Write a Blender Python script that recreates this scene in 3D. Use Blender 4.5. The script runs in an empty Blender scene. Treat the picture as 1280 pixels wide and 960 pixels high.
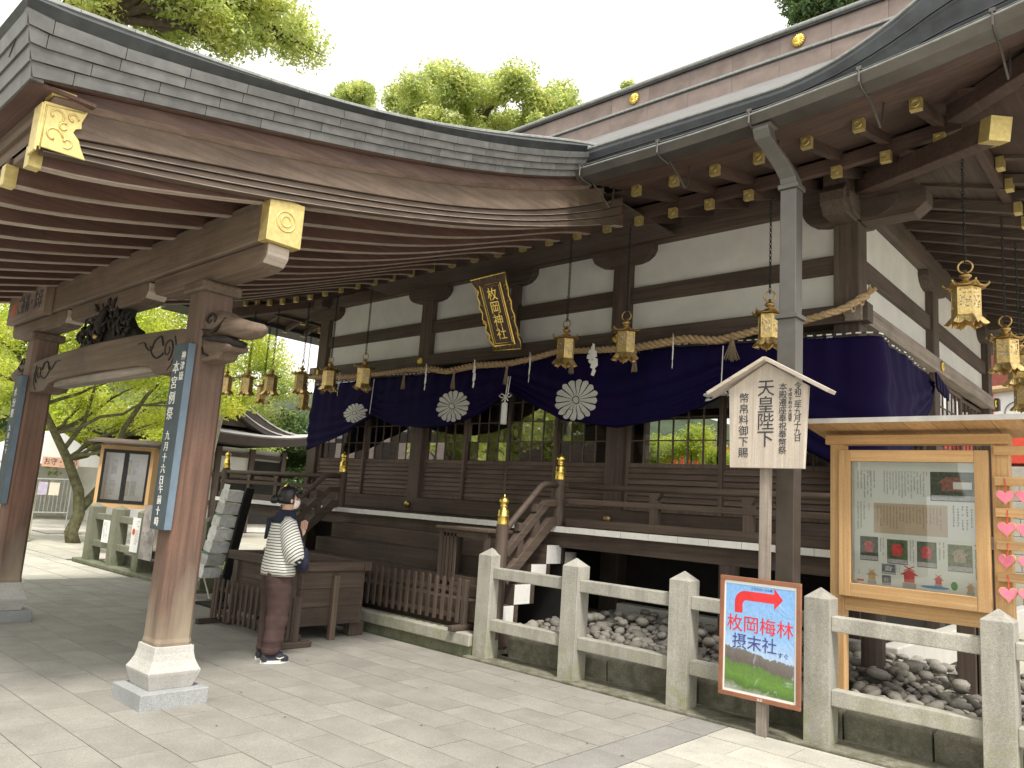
import bpy, math, random
import numpy as np
from mathutils import Vector, Matrix, Quaternion
random.seed(7)
rng = np.random.default_rng(7)
S = bpy.context.scene
COL = S.collection
PI = math.pi
# ------------------------------------------------------------------ camera
PIT, ROL, YAW, FPX = 0.157401, 0.0678461, -0.7387496, 956.07
c_, s_ = math.cos(YAW), math.sin(YAW)
fw = Vector((s_*math.cos(PIT), c_*math.cos(PIT), math.sin(PIT)))
r0 = Vector((c_, -s_, 0)); u0 = r0.cross(fw)
rt = math.cos(ROL)*r0 + math.sin(ROL)*u0
up = -math.sin(ROL)*r0 + math.cos(ROL)*u0
cam = bpy.data.objects.new('camera', bpy.data.cameras.new('camera'))
COL.objects.link(cam)
cam.matrix_world = Matrix(((rt.x, up.x, -fw.x, 0), (rt.y, up.y, -fw.y, 0), (rt.z, up.z, -fw.z, 1.6), (0, 0, 0, 1)))
cam.data.sensor_width = 36; cam.data.lens = 36*FPX/1280
cam.data.clip_start = 0.05; cam.data.clip_end = 2000
S.camera = cam
# ------------------------------------------------------------------ sky and sun (bright thin overcast)
SUN_EL, SUN_AZ = math.radians(58), math.radians(117)   # azimuth clockwise from +Y
w = bpy.data.worlds.new('World'); S.world = w; w.use_nodes = True
nt = w.node_tree; nt.nodes.clear()
sky = nt.nodes.new('ShaderNodeTexSky'); sky.sky_type = 'NISHITA'; sky.sun_disc = False
sky.sun_elevation = SUN_EL; sky.sun_rotation = SUN_AZ; sky.air_density = 1.0; sky.dust_density = 4.0
hs = nt.nodes.new('ShaderNodeHueSaturation'); hs.inputs['Saturation'].default_value = 0.15; hs.inputs['Value'].default_value = 1.0
mx = nt.nodes.new('ShaderNodeMix'); mx.data_type = 'RGBA'; mx.inputs[0].default_value = 0.55
mx.inputs[7].default_value = (10.8, 10.55, 10.0, 1)     # the even white of the cloud layer
bg = nt.nodes.new('ShaderNodeBackground'); bg.inputs[1].default_value = 0.13
ow = nt.nodes.new('ShaderNodeOutputWorld')
nt.links.new(sky.outputs[0], hs.inputs['Color']); nt.links.new(hs.outputs[0], mx.inputs[6])
nt.links.new(mx.outputs[2], bg.inputs[0]); nt.links.new(bg.outputs[0], ow.inputs[0])
sd = bpy.data.lights.new('sun', 'SUN'); sd.energy = 2.6; sd.angle = math.radians(9); sd.color = (1, 0.95, 0.85)
sun = bpy.data.objects.new('sun', sd); COL.objects.link(sun)
dirv = Vector((math.sin(SUN_AZ)*math.cos(SUN_EL), math.cos(SUN_AZ)*math.cos(SUN_EL), math.sin(SUN_EL)))
sun.rotation_euler = dirv.to_track_quat('Z', 'Y').to_euler()
S.view_settings.view_transform = 'Standard'; S.view_settings.look = 'None'
S.view_settings.exposure = 0.74; S.view_settings.gamma = 1
S.render.engine = 'CYCLES'
S.cycles.max_bounces = 8; S.cycles.diffuse_bounces = 5; S.cycles.transparent_max_bounces = 24
S.cycles.use_adaptive_sampling = True; S.cycles.use_denoising = True
# ------------------------------------------------------------------ materials
def nodes(name):
    m = bpy.data.materials.new(name); m.use_nodes = True
    t = m.node_tree; b = t.nodes['Principled BSDF']
    return m, t, b
def N(t, kind, **kw):
    n = t.nodes.new('ShaderNode'+kind)
    for k, v in kw.items():
        if k in n.inputs: n.inputs[k].default_value = v
        else: setattr(n, k, v)
    return n
def coords(t, scale=(1, 1, 1), rnd=True):
    tc = N(t, 'TexCoord'); mp = N(t, 'Mapping'); mp.inputs['Scale'].default_value = scale
    t.links.new(tc.outputs['Object'], mp.inputs['Vector'])
    if rnd:
        oi = N(t, 'ObjectInfo'); mul = N(t, 'Math', operation='MULTIPLY'); mul.inputs[1].default_value = 31.0
        t.links.new(oi.outputs['Random'], mul.inputs[0]); t.links.new(mul.outputs[0], mp.inputs['Location'])
    return mp.outputs['Vector']
def noise(t, vec, scale, detail=4, rough=0.6, dist=0.0):
    n = N(t, 'TexNoise'); n.inputs['Scale'].default_value = scale; n.inputs['Detail'].default_value = detail
    n.inputs['Roughness'].default_value = rough; n.inputs['Distortion'].default_value = dist
    t.links.new(vec, n.inputs['Vector']); return n.outputs['Fac']
def ramp(t, fac, stops):
    r = N(t, 'ValToRGB'); e = r.color_ramp.elements
    while len(e) < len(stops): e.new(0.5)
    for k, (p, c) in enumerate(stops):
        e[k].position = p; e[k].color = (c[0], c[1], c[2], 1) if not isinstance(c, (int, float)) else (c, c, c, 1)
    t.links.new(fac, r.inputs[0]); return r.outputs[0]
def mixc(t, fac, a, b, mode='MIX'):
    m = N(t, 'Mix', data_type='RGBA', blend_type=mode)
    for sock, v in ((m.inputs[0], fac), (m.inputs[6], a), (m.inputs[7], b)):
        if hasattr(v, 'links') or hasattr(v, 'is_linked'): t.links.new(v, sock)
        else: sock.default_value = v if isinstance(v, (int, float)) else (v[0], v[1], v[2], 1)
    return m.outputs[2]
def bump(t, b, h, strength=0.3, dist=0.01):
    n = N(t, 'Bump'); n.inputs['Strength'].default_value = strength; n.inputs['Distance'].default_value = dist
    t.links.new(h, n.inputs['Height']); t.links.new(n.outputs[0], b.inputs['Normal'])
def perobj(t, col, amt=0.25):
    oi = N(t, 'ObjectInfo'); mr = N(t, 'MapRange'); mr.inputs[3].default_value = 1-amt; mr.inputs[4].default_value = 1+amt
    t.links.new(oi.outputs['Random'], mr.inputs[0])
    h = N(t, 'HueSaturation'); t.links.new(mr.outputs[0], h.inputs['Value']); t.links.new(col, h.inputs['Color'])
    return h.outputs[0]
def wood(name, c1, c2, axis='X', c3=None, rough=0.72, amt=0.12, fine=26):
    m, t, b = nodes(name)
    sc = {'X': (0.9, fine, fine), 'Y': (fine, 0.9, fine), 'Z': (fine, fine, 0.9)}[axis]
    v = coords(t, sc); f1 = noise(t, v, 1.0, 6, 0.65, 0.08)
    v2 = coords(t, tuple(s*3 if s > 1 else s*2.2 for s in sc)); f2 = noise(t, v2, 1.0, 3, 0.6)
    col = ramp(t, f1, [(0.28, c1), (0.72, c2)])
    col = mixc(t, 0.45, col, ramp(t, f2, [(0.3, 0.55), (0.62, 1.0)]), 'MULTIPLY')
    v3 = coords(t, (1, 1, 1)); f3 = noise(t, v3, 1.3, 5, 0.65)
    c3 = c3 or tuple(x*0.45 for x in c1)
    col = mixc(t, ramp(t, f3, [(0.45, 0.0), (0.8, 0.75)]), col, c3)
    v4 = coords(t, (1, 1, 1)); f4 = noise(t, v4, 60, 3, 0.7)
    col = mixc(t, 0.25, col, ramp(t, f4, [(0.35, 0.6), (0.6, 1.0)]), 'MULTIPLY')
    t.links.new(perobj(t, col, amt), b.inputs['Base Color'])
    b.inputs['Roughness'].default_value = rough
    bump(t, b, f1, 0.35, 0.004)
    return m
def trio(name, c1, c2, **k): return {a: wood(name+'_'+a.lower(), c1, c2, a, **k) for a in 'XYZ'}
DARK = trio('dark_wood', (0.066, 0.048, 0.039), (0.155, 0.114, 0.092))
BEAM = trio('beam_wood', (0.112, 0.077, 0.056), (0.225, 0.162, 0.120))
RAFT = trio('rafter_wood', (0.082, 0.040, 0.031), (0.165, 0.088, 0.068))
DOOR = trio('door_wood', (0.098, 0.069, 0.054), (0.21, 0.152, 0.120))
RAFD = trio('hall_rafter_wood', (0.060, 0.034, 0.027), (0.125, 0.078, 0.062))
GREY = trio('grey_weathered_wood', (0.20, 0.165, 0.14), (0.42, 0.36, 0.31))
VRG = trio('verge_wood', (0.075, 0.043, 0.036), (0.15, 0.095, 0.078))
MLD = trio('dark_grey_moulding', (0.062, 0.055, 0.048), (0.12, 0.11, 0.097))
BEVL = trio('bevel_wood', (0.17, 0.115, 0.092), (0.30, 0.22, 0.18))
PALE = trio('pale_sign_wood', (0.42, 0.36, 0.30), (0.62, 0.54, 0.47), c3=(0.38, 0.33, 0.28))
FRESH = trio('fresh_cedar', (0.50, 0.29, 0.125), (0.68, 0.44, 0.215), c3=(0.46, 0.26, 0.10))
RED = trio('red_brown_column_wood', (0.105, 0.066, 0.05), (0.225, 0.15, 0.115), c3=(0.08, 0.06, 0.05))
LIGHTW = trio('pale_bounce_lit_wood', (0.34, 0.27, 0.22), (0.55, 0.46, 0.39), c3=(0.3, 0.24, 0.2))  # paler weathered wood, with light bounced from the ground put into the colour
BOX = trio('offertory_wood', (0.060, 0.042, 0.032), (0.135, 0.096, 0.072))
# porch columns: grey-brown above, red heartwood in the middle, bleached foot
def column_wood():
    m = RED['Z']; t = m.node_tree; b = t.nodes['Principled BSDF']; src = b.inputs['Base Color'].links[0].from_socket
    tc = N(t, 'TexCoord'); sp = N(t, 'SeparateXYZ'); t.links.new(tc.outputs['Object'], sp.inputs[0])
    v = coords(t, (5, 5, .8), False); nz = noise(t, v, 1.0, 4, .6); ma = N(t, 'Math', operation='MULTIPLY_ADD'); ma.inputs[1].default_value = 1.3; ma.inputs[2].default_value = -.65
    t.links.new(nz, ma.inputs[0]); ad = N(t, 'Math', operation='ADD'); t.links.new(sp.outputs[2], ad.inputs[0]); t.links.new(ma.outputs[0], ad.inputs[1])
    dv = N(t, 'Math', operation='DIVIDE'); dv.inputs[1].default_value = 3.0; t.links.new(ad.outputs[0], dv.inputs[0])
    red = ramp(t, dv.outputs[0], [(.10, (1, 1, 1)), (.28, (1.14, .94, .86)), (.50, (1.12, .95, .88)), (.72, (1, 1, 1))])
    c = mixc(t, 1.0, src, red, 'MULTIPLY')
    c = mixc(t, ramp(t, dv.outputs[0], [(-.0, .75), (.16, .0)]), c, (.34, .28, .20))
    t.links.new(c, b.inputs['Base Color'])
column_wood()
def plain(name, c, rough=0.6, metal=0.0, var=0.15, scale=8, bmp=0.0, amt=0.0, spec=None):
    m, t, b = nodes(name); v = coords(t); f = noise(t, v, scale, 5, 0.6)
    col = ramp(t, f, [(0.3, tuple(x*(1-var) for x in c)), (0.7, tuple(min(1, x*(1+var)) for x in c))])
    if amt: col = perobj(t, col, amt)
    t.links.new(col, b.inputs['Base Color']); b.inputs['Roughness'].default_value = rough; b.inputs['Metallic'].default_value = metal
    if bmp: bump(t, b, f, bmp, 0.01)
    if spec is not None: b.inputs['Specular IOR Level'].default_value = spec
    return m
def granite(name, c1, c2, moss=None, amt=0.06, lo=0.0):
    m, t, b = nodes(name); v = coords(t)
    f = noise(t, v, 170, 2, 0.8); f2 = noise(t, v, 3.0, 5, 0.6); f3 = noise(t, v, 60, 2, 0.6)
    col = ramp(t, f, [(0.36, c1), (0.62, c2)])
    col = mixc(t, 0.5, col, ramp(t, f3, [(0.3, 0.72), (0.65, 1.0)]), 'MULTIPLY')
    col = mixc(t, 0.7, col, ramp(t, f2, [(0.3, 0.68), (0.65, 1.0)]), 'MULTIPLY')
    vs_ = coords(t, (9, 9, .9)) if moss else coords(t, (1.2, 1.2, 1.2)); col = mixc(t, .55 if moss else .18, col, ramp(t, noise(t, vs_, 1.0, 4, .6), [(.35, .62), (.58, 1.0)]), 'MULTIPLY')
    if moss:
        g = N(t, 'NewGeometry'); sp = N(t, 'SeparateXYZ'); t.links.new(g.outputs['Position'], sp.inputs[0])
        mr = N(t, 'MapRange'); mr.inputs[1].default_value = lo+0.55; mr.inputs[2].default_value = lo; t.links.new(sp.outputs[2], mr.inputs[0])
        mm = N(t, 'Math', operation='MULTIPLY'); t.links.new(mr.outputs[0], mm.inputs[0])
        t.links.new(ramp(t, noise(t, v, 9, 5, 0.7), [(0.4, 0.0), (0.65, 1.0)]), mm.inputs[1])
        col = mixc(t, mm.outputs[0], col, moss)
    t.links.new(perobj(t, col, amt), b.inputs['Base Color']); b.inputs['Roughness'].default_value = 0.8
    bump(t, b, f, 0.15, 0.003); return m
GRAN = granite('granite_fence', (0.33, 0.315, 0.275), (0.53, 0.51, 0.455), (0.24, 0.25, 0.12))
MOSSY = granite('mossy_stone', (0.14, 0.13, 0.10), (0.33, 0.31, 0.25), (0.08, 0.085, 0.045))
OLDG = granite('old_mossy_granite', (0.14, 0.145, 0.10), (0.28, 0.28, 0.21), (0.09, 0.11, 0.045))
PAVE = granite('paving_granite', (0.250, 0.238, 0.212), (0.365, 0.350, 0.314), amt=0.06)
PAVD = granite('dark_border_granite', (0.21, 0.20, 0.19), (0.34, 0.33, 0.31), amt=0.06)
PAVL = granite('pale_sunlit_granite', (0.40, 0.385, 0.335), (0.58, 0.555, 0.49), amt=0.07)  # paler stone, with the sun on open ground put into its colour
BASE = granite('column_base_granite', (0.44, 0.43, 0.40), (0.66, 0.64, 0.60))
PLIN = granite('plinth_granite', (0.27, 0.28, 0.29), (0.45, 0.46, 0.47))
MORT = plain('joint_earth', (0.085, 0.078, 0.065), 0.95, var=0.3)
CONC = plain('white_concrete', (0.44, 0.43, 0.40), 0.85, var=0.08, scale=3, bmp=0.1)
PLAS = plain('white_plaster', (0.70, 0.70, 0.69), 0.9, var=0.09, scale=2.2, bmp=.12)
CREST = plain('crest_white', (0.56, 0.56, 0.54), 0.85, var=0.08, scale=5)
WHITE = plain('white_paint', (0.80, 0.79, 0.76), 0.5, var=0.07, scale=14)
GOLD = plain('gilt_metal', (0.84, 0.62, 0.16), 0.34, 1.0, var=0.2, scale=14, bmp=0.12)
GILT = plain('gilt_cap', (0.66, 0.53, 0.22), 0.45, 0.65, var=0.16, scale=25, bmp=0.2)
LBR = plain('lantern_gilt', (0.62, 0.46, 0.19), 0.38, 0.85, var=0.28, scale=30, bmp=0.25)
BRASS = plain('aged_brass', (0.46, 0.32, 0.13), 0.42, 0.9, var=0.3, scale=18, bmp=0.15, amt=0.12)
COPP = plain('grey_copper_plate', (0.125, 0.125, 0.120), 0.45, 0.3, var=0.28, scale=7, bmp=0.06, amt=0.12)
COPD = plain('dark_copper_edge', (0.045, 0.05, 0.055), 0.5, 0.3, var=0.35, scale=6, bmp=0.1)
COPL = plain('pale_roof_rim', (0.27, 0.28, 0.27), 0.5, 0.2, var=0.25, scale=20)
COPB = plain('brown_ridge_copper', (0.225, 0.175, 0.155), 0.5, 0.4, var=0.2, scale=3, bmp=0.1, amt=0.08)
GUTT = plain('copper_gutter', (0.115, 0.106, 0.098), 0.4, 0.5, var=0.2, scale=4, bmp=0.03)
GUTD = plain('gutter_inner', (0.10, 0.095, 0.09), 0.45, 0.5, var=0.2, scale=4)
PIPE = plain('downpipe_paint', (0.115, 0.108, 0.098), 0.38, 0.3, var=0.14, scale=5)
PIPD = plain('downpipe_lower_paint', (0.075, 0.06, 0.05), 0.4, 0.2, var=0.2, scale=5)
ROPE = plain('straw_rope', (0.42, 0.30, 0.17), 0.95, var=0.35, scale=40, bmp=0.6)
STRAW = plain('straw_tassel', (0.26, 0.20, 0.13), 0.95, var=0.35, scale=60, bmp=0.4)
PAPER = plain('white_paper', (0.82, 0.82, 0.80), 0.8, var=0.04)
BLACK = plain('black_iron', (0.018, 0.018, 0.02), 0.5, 0.5, var=0.3)
INK = plain('ink', (0.03, 0.035, 0.05), 0.7, var=0.1)
CARVE = plain('carving_dark_wood', (0.014, 0.010, 0.009), 0.7, var=0.5, scale=10, bmp=0.5)
SLATE = plain('slate_blue_banner', (0.048, 0.070, 0.085), 0.6, var=0.25, scale=6, bmp=0.1)
BLU = plain('banner_edge', (0.13, 0.18, 0.235), 0.5, var=0.15)
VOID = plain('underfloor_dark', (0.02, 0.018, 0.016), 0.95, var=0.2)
ROCK = granite('grey_cobble', (0.13, 0.122, 0.105), (0.30, 0.28, 0.245), amt=0.4)
def cloth_mat(name, c1, c2, sheen=0.3):
    m, t, b = nodes(name); v = coords(t, (1, 1, 1), False); f = noise(t, v, 1.1, 4, 0.6)
    t.links.new(ramp(t, f, [(0.35, c1), (0.7, c2)]), b.inputs['Base Color']); b.inputs['Roughness'].default_value = 0.75
    b.inputs['Sheen Weight'].default_value = sheen*.12; b.inputs['Sheen Tint'].default_value = (0.25, 0.2, 0.9, 1)
    b.inputs['Specular IOR Level'].default_value = 0.15
    bump(t, b, noise(t, v, 300, 2), 0.15, 0.002); return m
PURP = cloth_mat('purple_curtain', (0.0018, 0.001, 0.030), (0.007, 0.001, 0.034))
def glass_mat(name, tint=(0.86, 0.9, 0.88), refl=0.22):
    m = bpy.data.materials.new(name); m.use_nodes = True; t = m.node_tree; t.nodes.clear()
    tr = N(t, 'BsdfTransparent'); tr.inputs[0].default_value = (*tint, 1)
    gl = N(t, 'BsdfGlossy'); gl.inputs['Roughness'].default_value = 0.02
    fr = N(t, 'Fresnel'); fr.inputs[0].default_value = 1.5
    ad = N(t, 'Math', operation='ADD'); ad.inputs[1].default_value = refl; t.links.new(fr.outputs[0], ad.inputs[0])
    ms = N(t, 'MixShader'); t.links.new(ad.outputs[0], ms.inputs[0]); t.links.new(tr.outputs[0], ms.inputs[1]); t.links.new(gl.outputs[0], ms.inputs[2])
    o = N(t, 'OutputMaterial'); t.links.new(ms.outputs[0], o.inputs[0]); return m
GLASS = glass_mat('window_glass', refl=0.12); GLAS2 = glass_mat('board_glass', (0.97, 0.98, 0.98), 0.03)
def leaf_mat(name, c1, c2, c3, trans=0.55):
    m = bpy.data.materials.new(name); m.use_nodes = True; t = m.node_tree; t.nodes.clear()
    v = coords(t, (1, 1, 1), False); f = noise(t, v, 0.9, 3, 0.6); f2 = noise(t, v, 14, 2, 0.6)
    col = ramp(t, f, [(0.35, c1), (0.52, c2), (0.7, c3)])
    col = mixc(t, 0.6, col, ramp(t, f2, [(0.3, 0.45), (0.7, 1.25)]), 'MULTIPLY')
    d = N(t, 'BsdfDiffuse'); tl = N(t, 'BsdfTranslucent'); gl = N(t, 'BsdfGlossy'); gl.inputs['Roughness'].default_value = 0.4
    t.links.new(col, d.inputs[0]); h = N(t, 'HueSaturation'); h.inputs['Hue'].default_value = 0.485; h.inputs['Value'].default_value = 2.0
    t.links.new(col, h.inputs['Color']); t.links.new(h.outputs[0], tl.inputs[0])
    a = N(t, 'MixShader'); a.inputs[0].default_value = trans; t.links.new(d.outputs[0], a.inputs[1]); t.links.new(tl.outputs[0], a.inputs[2])
    b = N(t, 'MixShader'); b.inputs[0].default_value = 0.05; t.links.new(a.outputs[0], b.inputs[1]); t.links.new(gl.outputs[0], b.inputs[2])
    o = N(t, 'OutputMaterial'); t.links.new(b.outputs[0], o.inputs[0]); return m
LEAFY = leaf_mat('maple_leaf', (0.20, 0.28, 0.035), (0.38, 0.45, 0.06), (0.50, 0.53, 0.10), 0.62)
LEAFG = leaf_mat('camphor_leaf', (0.21, 0.28, 0.07), (0.34, 0.40, 0.12), (0.45, 0.48, 0.17), 0.62)
LEAFD = leaf_mat('forest_leaf', (0.03, 0.07, 0.02), (0.065, 0.12, 0.035), (0.12, 0.18, 0.05), 0.4)
BARK = plain('mossy_bark', (0.11, 0.105, 0.055), 0.95, var=0.5, scale=9, bmp=0.8)
BARKD = plain('dark_bark', (0.07, 0.055, 0.04), 0.95, var=0.4, scale=12, bmp=0.8)
BARKP = plain('pale_bark', (0.36, 0.34, 0.28), 0.95, var=0.25, scale=9, bmp=0.6)
# ------------------------------------------------------------------ mesh helpers
WL = {}
class MB:
    def __init__(s): s.v = []; s.f = []; s.m = []; s.cm = 0
    def add(s, vs, fs):
        o = len(s.v); s.v += [tuple(p) for p in vs]; s.f += [tuple(i+o for i in f) for f in fs]; s.m += [s.cm]*len(fs); return s
    def mat(s, i): s.cm = i; return s
    def box(s, x0, x1, y0, y1, z0, z1):
        if x0 > x1: x0, x1 = x1, x0
        if y0 > y1: y0, y1 = y1, y0
        if z0 > z1: z0, z1 = z1, z0
        return s.add([(x0, y0, z0), (x1, y0, z0), (x1, y1, z0), (x0, y1, z0), (x0, y0, z1), (x1, y0, z1), (x1, y1, z1), (x0, y1, z1)],
                     [(0, 3, 2, 1), (4, 5, 6, 7), (0, 1, 5, 4), (1, 2, 6, 5), (2, 3, 7, 6), (3, 0, 4, 7)])
    def beam(s, a, b, w, h, upv=(0, 0, 1), w2=None, h2=None):
        a, b = Vector(a), Vector(b); d = (b-a).normalized(); r = d.cross(Vector(upv)).normalized(); u = r.cross(d)
        w2 = w2 or w; h2 = h2 or h; vs = []
        for p, ww, hh in ((a, w, h), (b, w2, h2)):
            for i, j in ((-1, -1), (1, -1), (1, 1), (-1, 1)): vs.append(p + r*i*ww/2 + u*j*hh/2)
        return s.add(vs, [(0, 1, 2, 3), (7, 6, 5, 4), (0, 4, 5, 1), (1, 5, 6, 2), (2, 6, 7, 3), (3, 7, 4, 0)])
    def prism(s, poly, fn, d0, d1):
        n = len(poly); vs = [fn(p[0], p[1], d0) for p in poly] + [fn(p[0], p[1], d1) for p in poly]
        return s.add(vs, [tuple(range(n)), tuple(range(2*n-1, n-1, -1))] + [(i, i+n, (i+1) % n + n, (i+1) % n) for i in range(n)])
    def loft(s, rings, cap=True, close=True):
        n = len(rings[0]); vs = [p for r in rings for p in r]; fs = []
        for k in range(len(rings)-1):
            for i in range(n if close else n-1):
                j = (i+1) % n; fs.append((k*n+i, k*n+j, (k+1)*n+j, (k+1)*n+i))
        if cap and close: fs += [tuple(range(n-1, -1, -1)), tuple(range((len(rings)-1)*n, len(rings)*n))]
        return s.add(vs, fs)
    def tube(s, pts, rad, n=8, cap=True):
        pts = [Vector(p) for p in pts]; k = len(pts)
        if isinstance(rad, (int, float)): rad = [rad]*k
        rings = []; ref = None
        for i in range(k):
            d = (pts[min(i+1, k-1)]-pts[max(i-1, 0)]).normalized()
            if ref is None: ref = Vector((0, 0, 1)) if abs(d.z) < 0.9 else Vector((1, 0, 0))
            a = (ref - d*ref.dot(d)).normalized(); ref = a; b = d.cross(a)
            rings.append([pts[i]+(a*math.cos(2*PI*j/n)+b*math.sin(2*PI*j/n))*rad[i] for j in range(n)])
        return s.loft(rings, cap)
    def lathe(s, prof, c=(0, 0, 0), n=16, ph=0.0):
        c = Vector(c)
        return s.loft([[c+Vector((r*math.cos(2*PI*j/n+ph), r*math.sin(2*PI*j/n+ph), z)) for j in range(n)] for r, z in prof])
    def ball(s, c, r, n=10, sq=(1, 1, 1)):
        rings = []
        for i in range(1, n//2+2):
            th = PI*i/(n//2+2)
            rings.append([(c[0]+r*sq[0]*math.sin(th)*math.cos(2*PI*j/n), c[1]+r*sq[1]*math.sin(th)*math.sin(2*PI*j/n), c[2]-r*sq[2]*math.cos(th)) for j in range(n)])
        return s.loft(rings)
    def torus(s, c, R, r, ax=2, n=16, m=6, sx=1.0):
        vs = []; fs = []
        for i in range(n):
            a = 2*PI*i/n
            for j in range(m):
                b = 2*PI*j/m; p = [(R+r*math.cos(b))*math.cos(a)*sx, (R+r*math.cos(b))*math.sin(a), r*math.sin(b)]
                if ax == 1: p = [p[0], p[2], p[1]]
                if ax == 0: p = [p[2], p[0], p[1]]
                vs.append((c[0]+p[0], c[1]+p[1], c[2]+p[2]))
                fs.append((i*m+j, i*m+(j+1) % m, ((i+1) % n)*m+(j+1) % m, ((i+1) % n)*m+j))
        return s.add(vs, fs)
    def xf(s, M, start=0):
        for i in range(start, len(s.v)): s.v[i] = tuple(M @ Vector(s.v[i]))
        return s
    def build(s, name, mat, parent=None, at=None, bevel=0, smooth=False, kind=None, label=None, rz=0):
        pw = WL.get(parent, Vector((0, 0, 0))) if parent else Vector((0, 0, 0))
        at = Vector(at) if at is not None else pw
        me = bpy.data.meshes.new(name)
        me.from_pydata([tuple(Vector(p)-at) for p in s.v], [], s.f)
        for mm in (mat if isinstance(mat, (list, tuple)) else [mat]): me.materials.append(mm)
        if any(s.m): me.polygons.foreach_set('material_index', s.m)
        if smooth: me.polygons.foreach_set('use_smooth', [True]*len(s.f))
        me.update()
        import bmesh
        b = bmesh.new(); b.from_mesh(me); bmesh.ops.recalc_face_normals(b, faces=b.faces); b.to_mesh(me); b.free()
        o = bpy.data.objects.new(name, me); COL.objects.link(o)
        if parent: o.parent = parent
        o.location = at-pw; WL[o] = at
        if bevel:
            bv = o.modifiers.new('bevel', 'BEVEL'); bv.width = bevel; bv.segments = 2; bv.limit_method = 'ANGLE'
        if kind: o['kind'] = kind
        if label: o['label'] = label
        return o
def thing(name, label, cat, loc=(0, 0, 0), group=None):
    o = bpy.data.objects.new(name, None); COL.objects.link(o); o.location = loc; WL[o] = Vector(loc); o.empty_display_size = 0.2
    o['label'] = label; o['category'] = cat
    if group: o['group'] = group
    return o
def tag(o, label, cat, group=None):
    o['label'] = label; o['category'] = cat
    if group: o['group'] = group
    return o
def put(o, loc, parent=None, rz=None, label=None):
    """copy one object sharing its mesh; loc is a world point"""
    c = o.copy(); COL.objects.link(c); c.parent = parent
    pw = WL.get(parent, Vector((0, 0, 0))) if parent else Vector((0, 0, 0))
    c.location = Vector(loc)-pw; WL[c] = Vector(loc)
    if rz is not None: c.rotation_euler.z = rz
    if label: c['label'] = label
    return c
def clone(o, loc=None, rz=None, parent=None, label=None):
    c = o.copy(); COL.objects.link(c)
    if parent: c.parent = parent
    if loc is not None: c.location = loc; WL[c] = Vector(loc)
    if rz is not None: c.rotation_euler.z = rz
    if label: c['label'] = label
    for ch in list(o.children): clone(ch, parent=c)
    return c
FN = bpy.data.curves.new('lettering_curve', 'FONT')
def letters(text, size, M, name, mat, parent, spacing=1.0, vert=True, bold=0.0, ext=0.0015, squeeze=1.0):
    """lettering as real mesh; M maps local x,y to world"""
    cu = bpy.data.curves.new('t', 'FONT'); cu.body = '\n'.join(text) if vert else text
    cu.size = size; cu.align_x = 'CENTER'; cu.align_y = 'CENTER'; cu.space_line = spacing; cu.extrude = ext; cu.resolution_u = 2
    if bold: cu.offset = bold
    ob = bpy.data.objects.new('t', cu); COL.objects.link(ob)
    bpy.context.view_layer.update()
    me = bpy.data.meshes.new_from_object(ob.evaluated_get(bpy.context.evaluated_depsgraph_get()))
    bpy.data.objects.remove(ob)
    mb = MB(); mb.add([M @ Vector((v.co.x*squeeze, v.co.y, v.co.z)) for v in me.vertices], [tuple(p.vertices) for p in me.polygons])
    bpy.data.meshes.remove(me)
    return mb.build(name, mat, parent)
def face_front(x, y, z, tilt=0.0, yaw=0.0):   # local x->+X, y->+Z, normal -> -Y
    return Matrix.Translation((x, y, z)) @ Matrix.Rotation(yaw, 4, 'Z') @ Matrix.Rotation(PI/2+tilt, 4, 'X')
def crv(pts, n=5):      # smooth curve through the points
    P = [Vector(p) for p in pts]; out = []
    for i in range(len(P)-1):
        a, b, c, d = P[max(0, i-1)], P[i], P[i+1], P[min(len(P)-1, i+2)]
        for k in range(n):
            t = k/n; out.append(.5*((2*b)+(c-a)*t+(2*a-5*b+4*c-d)*t*t+(3*b-a-3*c+d)*t**3))
    return out+[P[-1]]
def lerp(tab, x):
    if x <= tab[0][0]: a, b = tab[0], tab[1]
    elif x >= tab[-1][0]: a, b = tab[-2], tab[-1]
    else:
        for a, b in zip(tab, tab[1:]):
            if a[0] <= x <= b[0]: break
    t = (x-a[0])/(b[0]-a[0]); return a[1]+(b[1]-a[1])*t
def smoothtab(tab, x):     # quadratic fit through the table
    xs = np.array([p[0] for p in tab]); ys = np.array([p[1] for p in tab]); k = np.polyfit(xs, ys, min(4, len(tab)-1)); return float(np.polyval(k, x))
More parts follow.
